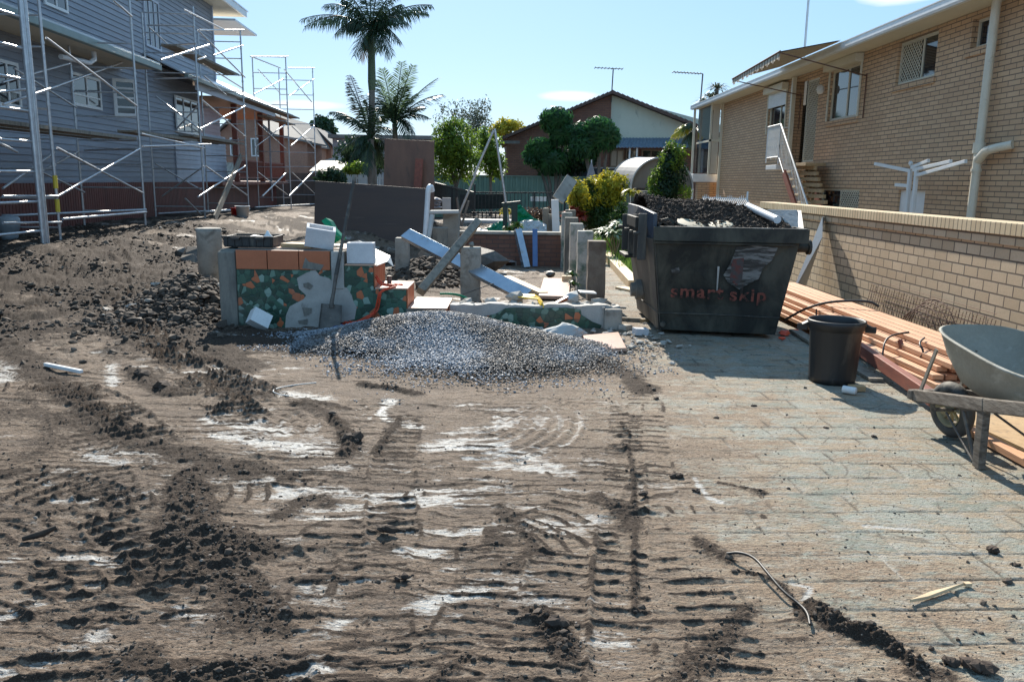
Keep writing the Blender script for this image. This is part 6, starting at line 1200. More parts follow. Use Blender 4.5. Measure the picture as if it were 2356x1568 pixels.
# umbrella trees
def umbrella_tree(name, lab, base, heads, nper, group):
    t = thing(name, lab, 'tree', base, group); B = Vector(base); V = []; F_ = []; n0 = 0
    for h in heads:
        c = np.array(h[:3]); r = np.array(h[3:])
        for _ in range(nper):
            d = rng.normal(size=3); d /= np.linalg.norm(d); d[2] = abs(d[2])*.9-.35+rng.uniform(-.2,.2); p = c+d*r*(rng.uniform(.55, 1.08)); k = 7; s = rng.uniform(.34, .62)
            out = d/np.linalg.norm(d); a0 = rng.uniform(0, 6.28); ux = np.cross(out, [0,0,1.]); ux /= np.linalg.norm(ux)+1e-6; uy = np.cross(out, ux)
            for j in range(k):
                a = a0+6.283*j/k; e = ux*math.cos(a)+uy*math.sin(a); sd_ = np.cross(e, out); tip = p+e*s+np.array([0,0,-.12])-out*.05; m_ = p+e*s*.55+out*.02
                V += [p, m_+sd_*.055, tip, m_-sd_*.055]; F_.append((n0, n0+1, n0+2, n0+3)); n0 += 4
    o = bulk('crown', np.array(V), np.array(F_), M['leaf_orchid']); o.parent = t; o.location = -B
    mb = MB()
    for h in heads: q = Vector(h[:3]); mb.tube([B, B.lerp(q, .5)+Vector((.1,0,0)), q], [.09,.07,.04], 7)
    mb.build('trunk', M['bark'], t)
umbrella_tree('umbrella_tree', 'umbrella tree with the tallest rounded glossy crown in front of the gabled house', gnd(1275, 38, .1), [lump(1280,272,38,32,24), lump(1296,305,38,28,20), lump(1245,338,38,26,15), lump(1228,352,38,14,10), lump(1275,370,38,34,30)], 170, 'glossy umbrella trees')
umbrella_tree('umbrella_tree', 'umbrella tree with a rounded dark crown just right of the tallest one', gnd(1370, 37, .1), [lump(1377,295,37,34,26), lump(1380,315,37,36,24), lump(1335,305,37,16,18), lump(1345,335,37,30,20), lump(1400,310,37,18,14)], 150, 'glossy umbrella trees')
plant('dark_shrubbery', 'deep green shrubbery under the umbrella trees against the brick house', 'bush', gnd(1290, 39, .1), [lump(1285,370,39,48,32), lump(1330,365,39,40,30), lump(1262,350,39,22,24), lump(1275,405,39,30,20)], 9000, 'leaf_dark', .2, .1, .08, 3, .2)
# palms
def frond(t, c, tip, up, leaf, ll=.5, n=40, wid=.038, hang=.55, twist=0.0):
    c, tip = Vector(c), Vector(tip); mid = c.lerp(tip, .45)+UZ*up; P = [c*(1-s)**2+mid*2*s*(1-s)+tip*s*s for s in np.linspace(0, 1, 14)]
    mb = MB(); mb.tube(P, [.022*(1-.8*i/13)+.004 for i in range(14)], 5, False)
    ln = sum((P[i+1]-P[i]).length for i in range(13)); rr = random.Random(int(tip.x*1000+tip.z*77))
    for i in range(n):
        s = .14+.86*i/n; p = c*(1-s)**2+mid*2*s*(1-s)+tip*s*s; d = ((mid-c)*(1-s)+(tip-mid)*s).normalized(); side = d.cross(UZ)
        if side.length < .2: side = Vector((0,1,0)).cross(d)
        side.normalize(); side = (side*math.cos(twist)+d.cross(side)*math.sin(twist)); le = ll*(.35+.65*math.sin(min(1, s*1.12)*math.pi*.9+.15)) if s < .95 else ll*.35
        for sg in (-1, 1):
            a = (d*.6+side*sg*rr.uniform(.6, 1.0)-UZ*hang*rr.uniform(.5, 1.2)); a.normalize(); l_ = le*rr.uniform(.8, 1.1); q = p+a*l_*.55; e = p+a*l_-UZ*l_*hang*.35; wv = (d*.9-UZ*.1)*wid*.5
            mb.add([p-wv*.5, p+wv*.5, q+wv, q-wv, e], [(0,1,2,3),(3,2,4)])
    mb.build('frond', M[leaf], t)
def palm(name, lab, base, cr, tips, r0, r1, ll, leaf='leaf_palm', shaft=None, Yj=.9, hang=.55):
    t = thing(name, lab, 'palm tree', base, 'palm trees'); B, c = Vector(base), Vector(cr); rr = random.Random(len(tips)+int(c.z*10))
    mb = MB(); mb.tube([B.lerp(c, s)+Vector((.02*math.sin(s*9), 0, 0)) for s in np.linspace(0, 1 if not shaft else 1-shaft, 12)], [r0*(1-s)+r1*s for s in np.linspace(0, 1, 12)], 12); mb.build('trunk', M['bark'], t)
    if shaft: a = B.lerp(c, 1-shaft); mb = MB(); mb.tube([a, a.lerp(c, .15), a.lerp(c, .7), c], [r1*1.1, r1*1.3, r1*1.1, r1*.7], 12); mb.build('crownshaft', M['palmtrunk'], t)
    for (px, py, up, *o) in tips:
        q = AY(px, py, c.y+rr.uniform(-Yj, Yj)); frond(t, c, q, up, o[0] if o else leaf, ll, hang=o[1] if len(o) > 1 else hang, twist=rr.uniform(-.3, .3))
    return t
Y = 26.; c = AY(854, 70, Y)
palm('tall_palm', 'tallest palm with a smooth green stem rising above everything', gnd(858, Y, .3), c, [(692,45,.55),(700,62,.7),(745,12,.6),(760,-40,.6),(820,-70,.4),(880,-70,.4),(925,-30,.5),(995,12,.5),(985,30,.55),(940,55,.55),(905,130,.6),(895,138,.7),(830,140,.45,'leaf_brown'),(815,130,.5),(800,60,.3),(880,20,.2),(850,-60,.1),(790,0,.3),(925,10,.3),(770,80,.6),(870,120,.35),(925,100,.5),(835,110,.2),(880,60,.5)], .11, .095, .55, shaft=.30, hang=.75)
Y = 27.; c = AY(907, 285, Y)
palm('middle_palm', 'shorter feathery palm with upright fronds right of the tall stem', gnd(912, Y, .3), c, [(880,158,.25,'leaf_palmlight',.2),(925,142,.2,'leaf_palmlight',.2),(950,150,.3,'leaf_palmlight',.2),(1008,180,.35,'leaf_palmlight',.2),(1020,218,.45),(975,245,.3),(870,185,.2),(850,215,.3),(850,250,.4),(845,290,.45),(955,310,.5),(940,320,.6),(985,270,.4),(880,220,.1),(930,200,.1),(895,240,.1),(960,215,.3,'leaf_palmlight')], .09, .08, .58, hang=.35)
Y = 25.; c = AY(853, 320, Y)
palm('short_palm', 'short dark palm at the foot of the tall stem with arching left fronds', gnd(853, Y, .3), c, [(758,258,.5),(775,270,.55),(800,190,.3),(805,172,.2,'leaf_brown'),(840,230,.2),(880,250,.3),(905,300,.4),(785,350,.4),(800,380,.4),(900,360,.4),(890,400,.4),(815,330,.3),(870,380,.3),(840,400,.2)], .10, .08, .42, hang=.5)
mb = MB(); mb.tube([AY(893, 425, 20.5), AY(893, 370, 20.5)], .06, 8); simple('white_pipe_post', 'thin white post beside the left edge of the upright formply sheet', 'post', mb, 'white')
Y = 36.; c = AY(1600, 300, Y)
palm('small_palm', 'small drooping palm with golden fronds beside the brick house corner', gnd(1612, Y, .2), c, [(1545,312,.35,'leaf_yellow',.9),(1552,300,.45,'leaf_yellow',.9),(1570,325,.3),(1590,345,.3),(1620,340,.3),(1640,315,.4),(1575,290,.4),(1630,290,.3),(1565,340,.3)], .09, .08, .5, hang=.9)
def spiky(name, lab, base, heads, leaf, n=60, L=.5, w_=.03, up=.6, stem=.04, cat='plant', down=.25):
    t = thing(name, lab, cat, base); B = Vector(base)
    for h in heads:
        c = Vector(h); mb = MB(); rr = random.Random(int(c.x*50+c.z*9))
        for i in range(n):
            a = rr.uniform(0, 6.283); d = Vector((math.cos(a), math.sin(a), rr.uniform(-.3, 1.4)*up)).normalized(); l_ = L*rr.uniform(.6, 1.1); s_ = d.cross(UZ).normalized()*w_; q = c+d*l_*.55+UZ*.03; e = c+d*l_-UZ*l_*down
            mb.add([c-s_*.4, c+s_*.4, q+s_, q-s_, e], [(0,1,2,3),(3,2,4)])
        mb.build('leaf_head', M[leaf], t); MB().tube([B, B.lerp(c, .5)+Vector((.03,0,0)), c], stem, 7).build('stem', M['bark'], t)
spiky('pandanus', 'spiky leaved tree poking over the gutter below the antenna', gnd(1625, 38, 0), [AY(1650, 205, 38), AY(1625, 240, 38), AY(1640, 262, 38), AY(1635,225,38)], 'leaf_grey', 70, .7, .03, .6, .09, 'tree')
spiky('red_cordyline', 'red and orange leaved plant behind the farthest pier', gnd(1318, 20.5), [AY(1322, 490, 20.5), AY(1335, 500, 20.5), AY(1308, 500, 20.5)], 'leaf_red', 46, .32, .04, .9, .02)
spiky('white_striped_plant', 'white striped leafy plant at the left side of the skip', gnd(1420, 18.2), [AY(*C(3, 1150, 1440), 18), AY(*C(3, 1230, 1400), 18), AY(*C(3, 1190, 1470), 17.6), AY(*C(3, 1270, 1380), 18.2), AY(*C(3,1110,1460),17.8)], 'leaf_var', 60, .38, .035, .7, .015)
spiky('orange_flower_plant', 'small orange and green plant between yellow shrub and skip lug', gnd(1450, 20), [AY(*C(3, 1330, 1080), 20), AY(*C(3, 1390, 1100), 20)], 'leaf_yellow', 40, .25, .03, .6, .015)
spiky('small_weed', 'small green weed at the foot of the second right pier', (.93, 12.3, 0), [(.93, 12.3, .15), (.90, 12.25, .3)], 'leaf_mid', 26, .14, .02, .8, .006)
spiky('small_weed', 'green weed under the white plastic sheet at the brown wall', gnd(1200, 17.6), [AY(*C(6, 930, 470), 17.6), AY(*C(6, 1000, 430), 17.8)], 'leaf_lime', 40, .22, .03, .7, .008)
spiky('yellow_flower_plant', 'small plant with yellow flowers left of the dark green post', gnd(1165, 21), [AY(*C(6, 900, 310), 21)], 'leaf_yellow', 40, .22, .04, .7, .008)
spiky('weed', 'green tuft on the far right edge behind the wheelbarrow', (4.2, 5.0, 0), [(4.2,5.0,.1),(4.3,4.8,.12)], 'leaf_lime', 40, .2, .012, 1.0, .005)
# grass
n = 9000; x = rng.uniform(1.85, 4.5, n); y = rng.uniform(15.2, 25, n); hgt = rng.uniform(.05, .22, n)*(1+.8*fbm(x*2, y*2, 3, 2)); a = rng.uniform(0, 6.28, n); dx, dy = np.cos(a)*.012, np.sin(a)*.012; ln = rng.normal(0, .05, (n, 2))
keep = x > 1.95+.1*fbm(x*3,y*3,9,2); x,y,hgt,dx,dy,ln = x[keep],y[keep],hgt[keep],dx[keep],dy[keep],ln[keep]; n=len(x)
V = np.stack([np.stack([x-dx, y-dy, 0*x], 1), np.stack([x+dx, y+dy, 0*x], 1), np.stack([x+ln[:,0], y+ln[:,1], hgt], 1)], 1).reshape(-1, 3); tag(bulk('grass', V, np.arange(n*3).reshape(-1, 3), M['grass']), 'long green grass growing along the drive left of the skip', 'grass', kind='stuff')
plant('low_bushes', 'low brown green garden bushes behind the two grey posts', 'bush', gnd(1230, 23), [lump(1230,492,23,34,12), lump(1260,490,23,22,12), lump(1205,500,23,14,10)], 2600, 'leaf_brown', .09, .04, .03, 2, .3)

# ---------------------------------------------------------------- fences and far buildings
def fence():
    t = thing('green_steel_fence', 'long green ribbed steel fence across the back of the site', 'fence', (0, 38, 0)); mb = MB(); x = -3.9; i = 0; V = []; 
    while x < 5.4:
        V += [(x, 38+(0 if (i//2) % 2 else .04), .0), (x, 38+(0 if (i//2) % 2 else .04), 1.88)]; x += .02 if i % 2 else .10; i += 1
    mb.add(V, [(2*k, 2*k+2, 2*k+3, 2*k+1) for k in range(i-1)]); mb.box((-3.9, 38.05, 0), (5.4, 38.07, 1.86)); mb.build('panel', M['colorbond'], t)
    mb = MB(); mb.box((-3.95, 37.97, 1.88), (5.45, 38.08, 1.93)); mb.build('top_rail', M['colorbond'], t)
fence()
def pool_fence():
    t = thing('pool_fence', 'black picket pool fence in front of the green steel fence', 'fence', (0, 25, 0)); 
    A_, B_, C_ = AY(1000, 420, 33), AY(1092, 443, 26), AY(1300, 444, 26); mb = MB(); mr_ = MB()
    for P, Q in ((A_, B_), (B_, C_)):
        mr_.beam(P, Q, .04, .04); mr_.beam(P-UZ*.85, Q-UZ*.85, .04, .04); n = int((Q-P).length/.11)
        for k in range(n): q = P.lerp(Q, k/n); mb.beam(q, q-UZ*.95, .018, .018, UY)
    o = mb.build('pickets', M['black'], t); o['kind'] = 'stuff'; mr_.build('rail', M['black'], t)
    for q in (A_, A_.lerp(B_, .5), B_, B_.lerp(C_, .33), B_.lerp(C_, .66), C_): MB().beam(q+UZ*(.25 if q is B_ else .03), q-UZ*1.05, .06, .06, UY).build('post', M['black'], t)
pool_fence()
mb = MB(); mb.prism([AY(1058, 448, 29), AY(1162, 446, 29), AY(1165, 480, 29), AY(1060, 482, 29)], (0,.2,0)); simple('dark_hedge', 'dark clipped hedge panel behind the black pool fence', 'hedge', mb, 'hedgewall')
def gfence2():
    mb = MB(); 
    for (a, b) in ((1088, 500), (1088, 489)): mb.beam(AY(1085, b, 22), AY(1180, b, 22), .03, .03)
    for i in range(9): mb.beam(AY(1090+i*10, 486, 22), AY(1090+i*10, 503, 22), .03, .03, UY)
    simple('low_metal_railing', 'low black metal railing in the garden behind the wide pier', 'railing', mb, 'black')
    mb = MB(); mb.box((*AY(1055, 500, 24)[:2], .48), (AY(1180, 500, 24).x, 25, .56)); simple('paved_terrace', 'pale stone edge of the pool terrace behind the low railing', 'terrace', mb, 'palebloc')
    mb = MB(); mb.prism([AY(1221, 453, 27), AY(1257, 453, 27), AY(1257, 463, 27), AY(1221, 463, 27)], (0,.05,0)); simple('white_sign', 'small blank white sign on the pool fence', 'sign', mb, 'white')
    for i in range(4): 
        mb = MB(); p = AY(*C(6, 310, 200+i*22), 21.5); mb.rock((p.x, p.y, p.z), .17, 40+i, .35); simple('stacked_sack', ['topmost', 'second', 'third', 'lowest'][i]+' grey sack in the small stack right of the bent white pipe', 'sack', mb, 'canvas_grey', .004, 'grey sacks in a stack')
gfence2()
def gable_house():
    Y0, D = 42., 9.; t = thing('gabled_house', 'brown brick house with a wide tiled gable and cream infill behind the green fence', 'house', (4.5, 46, 0))
    ap = AY(*C(3, 1172, 175), Y0); le = AY(*C(3, 175, 592), Y0); re = AY(*C(3, 1925, 475), Y0); wl = AY(*C(3, 235, 900), Y0).x; wr = re.x+4; 
    def ru(x): return ap.z+(x-ap.x)*((le.z-ap.z)/(le.x-ap.x) if x < ap.x else (re.z-ap.z)/(re.x-ap.x))
    B = AY(*C(3, 1165, 440), Y0); mb = MB(); mb.prism([(wl,Y0,-.2),(B.x,Y0,-.2),(B.x,Y0,ru(B.x)-.15),(ap.x,Y0,ap.z-.15),(wl,Y0,ru(wl)-.15)], (0,D,0)); mb.build('brick_wall', M['brown_brick'], t)
    zt = AY(*C(3, 1300, 600), Y0).z
    mb = MB(); mb.prism([(B.x+.003,Y0+.12,zt),(wr,Y0+.12,zt),(wr,Y0+.12,max(ru(wr)-.15, zt+.1)),(B.x+.003,Y0+.12,ru(B.x)-.16)], (0,D-.2,0)); mb.build('gable_infill', M['fibro'], t)
    mb = MB(); mb.prism([(B.x+.003,Y0+.3,-.2),(wr,Y0+.3,-.2),(wr,Y0+.3,zt-.003),(B.x+.003,Y0+.3,zt-.003)], (0,D-.5,0)); mb.build('lower_wall', M['brown_brick'], t)
    # roof with rolled tile edge
    for a, b in ((le, ap), (ap, re+Vector((2,0,(re.z-ap.z)/(re.x-ap.x)*2)))):
        mb = MB(); n = 26
        a = Vector((a.x, Y0-.45, a.z)); b = Vector((b.x, Y0-.45, b.z))
        for i in range(n):
            p, q = a.lerp(b, i/n), a.lerp(b, (i+1)/n); lift = .05
            P = [p+UZ*(lift if a.z > b.z else 0), q+UZ*(0 if a.z > b.z else lift), q+UZ*-.13, p+UZ*-.13]; mb.prism(P, (0, D+.9, 0))
        mb.build('roof', M['tile_brown'], t)
    # windows, awning
    aw = MB(); a, b = AY(*C(3, 1200, 590), Y0-.0), AY(*C(3, 2070, 590), Y0); c, d = AY(*C(3, 2080, 672), Y0-1.3), AY(*C(3, 1150, 672), Y0-1.3); n = 60
    for i in range(n): aw.prism([a.lerp(b, i/n)+UZ*(.03*(i%2)), a.lerp(b, (i+1)/n)+UZ*(.03*(i%2)), d.lerp(c, (i+1)/n)+UZ*(.03*(i%2)), d.lerp(c, i/n)+UZ*(.03*(i%2))], (0,0,-.03))
    aw.build('awning', M['awn_blue'], t)
    for x in (1335, 1400): p = AY(*C(3, x, 690), Y0-1.2); MB().box((p.x-.04, p.y, -.1), (p.x+.04, p.y+.08, p.z+.1)).build('awning_post', M['white'], t)
    OO = Vector((0, Y0+.3, 0))
    for x0, x1, y0, y1, g in ((1160, 1280, 690, 850, 'awn_pale'), (1300, 1400, 690, 900, 'glass'), (1440, 1600, 690, 900, 'glass')):
        p, q = AY(*C(3, x0, y0), Y0+.3), AY(*C(3, x1, y1), Y0+.3); window(t, OO, UX, -UY, p.x, q.x, q.z, p.z, mull=(.5,), fw=.07, inset=-.03, glass=g, frame='awn_brown')
    g_ = MB(); p = AY(*C(3, 175, 615), Y0-.5); g_.box((p.x-.1, Y0-.55, p.z-.12), (p.x+1.0, Y0-.43, p.z+.02)); g_.build('eave_end', M['tile_grey'], t)
gable_house()
mb = MB(); a, b = AY(*C(3, 755, 855), 39.5), AY(*C(3, 1270, 865), 39.5); mb.box((a.x, 39.5, 0), (b.x, 39.7, a.z)); mb.m = 0; o = simple('screen_wall', 'low dark blue screen wall with pale top below the umbrella trees', 'wall', mb, 'skipblue'); mb = MB(); mb.box((a.x, 39.45, a.z+.003), (b.x, 39.75, a.z+.06)); mb.build('top_strip', M['palebloc'], o)
t = thing('market_umbrella', 'closed grey market umbrella above the yellow shrubs', 'umbrella', gnd(1361, 33, .1)); c = AY(1361, 371, 33); s_ = 33/FPX
mb = MB(); n = 16; V = []
for z, r in ((0, .5), (-12, 3.5), (-30, 8), (-60, 10.5), (-78, 9)):
    for k in range(n): a = 2*math.pi*k/n; rr_ = r*s_*(1+.25*(k % 2)); V.append((c.x+rr_*math.cos(a), c.y+rr_*math.sin(a), c.z+z*s_))
mb.add(V, [(i*n+k, (i+1)*n+k, (i+1)*n+(k+1)%n, i*n+(k+1)%n) for i in range(4) for k in range(n)]); mb.build('canvas', M['canvas_grey'], t); MB().tube([(c.x, c.y, .1), (c.x, c.y, c.z+.06)], .025, 8).build('pole', M['white'], t)
def arch_canopy():
    Yc = 28.5; t = thing('arched_canopy', 'barrel vaulted grey brown fabric canopy behind the columnar shrub', 'canopy', (5.6, 30, 0)); c = AY(*C(3, 1620, 1035), Yc); cx, zb = c.x, c.z; r = abs(AY(*C(3, 1345, 1035), Yc).x-cx); rz = AY(*C(3, 1620, 760), Yc).z-zb; n = 22; mb = MB(); V = []
    sh = Vector((-.42, 2.6, .06))
    for j, y in enumerate((0, 1)):
        for k in range(n+1): a = math.pi*k/n; V.append(Vector((cx-r*math.cos(a), Yc, zb+rz*math.sin(a)))+sh*y)
    mb.add(V, [(k, k+1, n+2+k, n+1+k) for k in range(n)]); o = mb.build('vault', M['canopyrib'], t); s_ = o.modifiers.new('s', 'SOLIDIFY'); s_.thickness = .03
    mb = MB(); mb.prism([Vector((cx-r*.96*math.cos(math.pi*k/n), Yc+.12, zb+rz*.96*math.sin(math.pi*k/n))) for k in range(n+1)], (0,.02,0)); mb.build('end_panel', M['canopy'], t)
    for k_ in (0, 1): mb = MB(); mb.tube([Vector((cx-r*math.cos(math.pi*k/n), Yc-.02, zb+rz*math.sin(math.pi*k/n)))+sh*k_ for k in range(n+1)], .03, 6); mb.build('hoop', M['palebloc'], t)
    for x in (cx-r, cx+r): MB().tube([(x, Yc, -.1), (x, Yc, zb)], .04, 8).build('post', M['white'], t)
    MB().box((cx-r, Yc+.0, zb-.14), (cx+r, Yc+.06, zb-.02)).build('valance', M['black'], t)
arch_canopy()
mb = MB(); p = AY(*C(3, 1460, 1100), 27); mb.box((p.x-.3, 27, -.1), (p.x+.35, 27.5, p.z+.15)); simple('pale_planter', 'pale square planter under the arched canopy', 'planter', mb, 'concrete', .01)
for x, j in ((1300, 0), (1360, 1)): 
    p = AY(*C(3, x, 1130), 24); mb = MB(); mb.box((p.x-.05, 24, 0), (p.x+.05, 24.1, p.z+.2)); simple('garden_post', ['thin grey garden post nearer the yellow shrub', 'thin grey garden post nearer the skip lug'][j], 'post', mb, 'darkconc')

# ---------------------------------------------------------------- weatherboard house on the left
def LB(mb, s0, s1, o0, o1, z0, z1): return mb.add([LP(s, o, z) for z in (z0, z1) for s, o in ((s0,o1),(s1,o1),(s1,o0),(s0,o0))][:8], [(3,2,1,0),(4,5,6,7),(0,1,5,4),(1,2,6,5),(2,3,7,6),(3,0,4,7)])
def boards(mb, s0, s1, off, z0, z1, st=.155):
    z = z0
    while z < z1-.01:
        zt = min(z+st, z1); a, b, c, d = LP(s0, off-.028, z), LP(s1, off-.028, z), LP(s1, off-.004, zt), LP(s0, off-.004, zt); e, f = LP(s0, off, z), LP(s1, off, z)
        mb.add([a, b, c, d], [(0,1,2,3)]); mb.add([e, f, b, a], [(0,1,2,3)]); z += st
    LB(mb, s0, s1, off, off+.12, z0-.01, z1)
def s1(x, y, off): return PL(*C(1, x, y), off)
def lwin(t, x0, y0, x1, y1, off=2.0, **kw):
    a, b = s1(x0, y0, off), s1(x1, y1, off); kw.setdefault('frame', 'white'); kw.setdefault('fw', .07)
    o = LP(0, off-.04, 0); return window(t, o, LT, LN, a[0], b[0], min(a[1], b[1]), max(a[1], b[1]), inset=.0, **kw)
def left_house():
    t = thing('weatherboard_house', 'two storey blue grey weatherboard house behind the scaffold on the left', 'house', LP(8, 4, .4))
    mb = MB(); boards(mb, -9, 16.8, 2.0, 1.5, 4.95); mb.build('lower_wall', M['weather'], t)
    mb = MB(); boards(mb, 16.82, 20.2, 2.0, 1.5, 3.3); boards(mb, 13.9, 16.8, 1.96, 1.5, 3.1); mb.build('pale_boards', M['paleweather'], t)
    mb = MB(); boards(mb, 16.85, 19.6, 2.02, 2.0, 4.4); mb.build('pink_boards', M['pinkboard'], t)
    mb = MB(); s = -9
    while s < 29: LB(mb, s, s+.115, 1.9, 1.93, .3, 1.5); s += .135
    LB(mb, -9, 29, 1.95, 2.05, .0, 1.47); mb.build('batten_skirt', M['batten'], t)
    mb = MB(); LB(mb, -9, 16.8, 1.94, 2.0, 1.47, 1.56); mb.build('skirt_trim', M['weather'], t)
    # body volume
    mb = MB(); LB(mb, -9, 16.8, 2.13, 9, .0, 5.2); mb.build('inner_walls', M['weather'], t)
    # lower roof: soffit, gutter, sheet
    mb = MB(); LB(mb, -9, 9.7, .95, 2.0, 4.66, 4.69); mb.build('soffit', M['soffit'], t)
    mb = MB(); LB(mb, -9, 9.72, .80, .94, 4.63, 4.80); mb.build('gutter', M['gutter'], t, bev=.02)
    mb = MB(); mb.prism([LP(-9, .85, 4.80), LP(9.72, .85, 4.80), LP(9.72, 2.6, 5.45), LP(-9, 2.6, 5.45)], (0,0,.05)); mb.build('lower_roof', M['roof_metal'], t)
    mb = MB(); LB(mb, 13.95, 26, 1.15, 1.2, 4.55, 4.85); mb.build('porch_fascia', M['paleweather'], t)
    mb = MB(); mb.prism([LP(12.4, 1.05, 4.88), LP(29.3, 1.05, 4.88), LP(26.3, 3.2, 5.9), LP(12.4, 3.2, 5.9)], (0,0,.05)); mb.build('porch_roof', M['steelroof'], t)
    mb = MB(); LB(mb, 12.4, 29.3, .92, 1.04, 4.76, 4.90); mb.build('porch_gutter', M['gutter'], t, bev=.015)
    mb = MB(); LB(mb, 16.9, 29, 1.2, 6, 4.6, 4.64); mb.build('porch_ceiling', M['ochre'], t)
    mb = MB(); LB(mb, 16.9, 17.2, 2.1, 2.9, 1.6, 4.59); LB(mb, 17.2, 22, 5.5, 5.6, 1.6, 4.59); mb.build('porch_wall', M['ochre'], t)
    for s in (19.9, 24.4, 29.0): mb = MB(); LB(mb, s-.1, s+.1, 1.4, 1.6, 1.5, 4.59); mb.build('porch_post', M['darkred'], t)
    mb = MB(); LB(mb, 17, 29.2, 1.3, 6, 1.38, 1.5); mb.build('porch_floor', M['darkred'], t)
    mb = MB(); LB(mb, 19.95, 29, 1.45, 1.5, 2.35, 2.42); LB(mb, 19.95, 29, 1.45, 1.5, 1.65, 1.70); s = 20.1
    while s < 29: LB(mb, s, s+.04, 1.455, 1.495, 1.7, 2.35); s += .16
    mb.build('porch_balustrade', M['darkred'], t)
    # upper storey
    mb = MB(); boards(mb, -9, 20.2, 2.3, 5.3, 8.75); LB(mb, -9, 20.2, 2.42, 8, 5.3, 8.75); mb.build('upper_wall', M['weather'], t)
    mb = MB(); LB(mb, 20.2, 20.32, 2.24, 2.4, 5.3, 8.7); mb.build('corner_board', M['paleweather'], t)
    e0 = s1(1550, 110, 1.5); zf = e0[1]
    mb = MB(); LB(mb, -9, e0[0], 1.42, 1.50, zf-.02, zf+.22); mb.build('fascia', M['white'], t)
    mb = MB(); LB(mb, -9, e0[0], 1.51, 8, zf+.0, zf+.04); mb.build('upper_soffit', M['soffit'], t)
    mb = MB(); mb.prism([LP(-9, 1.40, zf+.23), LP(e0[0]+.2, 1.40, zf+.23), LP(e0[0]-2.5, 5, zf+1.5), LP(-9, 5, zf+1.5)], (0,0,.05)); mb.prism([LP(e0[0]+.2, 1.40, zf+.235), LP(e0[0]+.2, 8, zf+.235), LP(e0[0]-2.5, 5, zf+1.5)], (0,0,.05)); mb.build('upper_roof', M['steelroof'], t)
    e1 = s1(1600, 225, 1.5); mb = MB(); LB(mb, 20.4, e1[0]+.3, 1.4, 5, e1[1]+.02, e1[1]+.10); mb.build('side_eave', M['white'], t)
    # windows
    lwin(t, 435, 450, 635, 700, mull=(.5,), trans=(.35,)); lwin(t, -60, 360, 125, 690, mull=(.5,), trans=(.35,)); lwin(t, 1097, 600, 1258, 860, off=1.96, mull=(.33,.66), trans=(.38,), fw=.06); 
    lwin(t, 893, -40, 1012, 330, off=2.3, mull=(.33,.66), frame='paleweather'); lwin(t, 250, -200, 420, 90, off=2.3, mull=(.5,), frame='white')
    # open casement
    a, b = s1(705, 490, 1.9), s1(795, 745, 1.9); o = LP(a[0]+.15, 1.95, 0); u = (LT*.55+LN*.83).normalized(); window(t, o, u, u.cross(UZ), 0, .62, min(a[1],b[1]), max(a[1],b[1]), trans=(.25,.5,.75), fw=.09, inset=0, name='open_casement')
    # vent pipe under soffit
    P = [LP(*q) for q in ((s1(590,290,1.2)[0], 1.2, 4.63), (s1(590,290,1.2)[0], 1.2, 4.45), (s1(560,335,1.2)[0], 1.2, 4.33), (s1(440,350,1.2)[0], 1.4, 4.33))]; mb = MB(); mb.tube(P, .06, 10); mb.build('waste_pipe', M['pvc'], t)
    mb = MB(); mb.tube([LP(24.8, 1.2, 4.8), LP(24.8, 1.2, .6)], .05, 10); mb.build('porch_downpipe', M['canvas_grey'], t)
left_house()
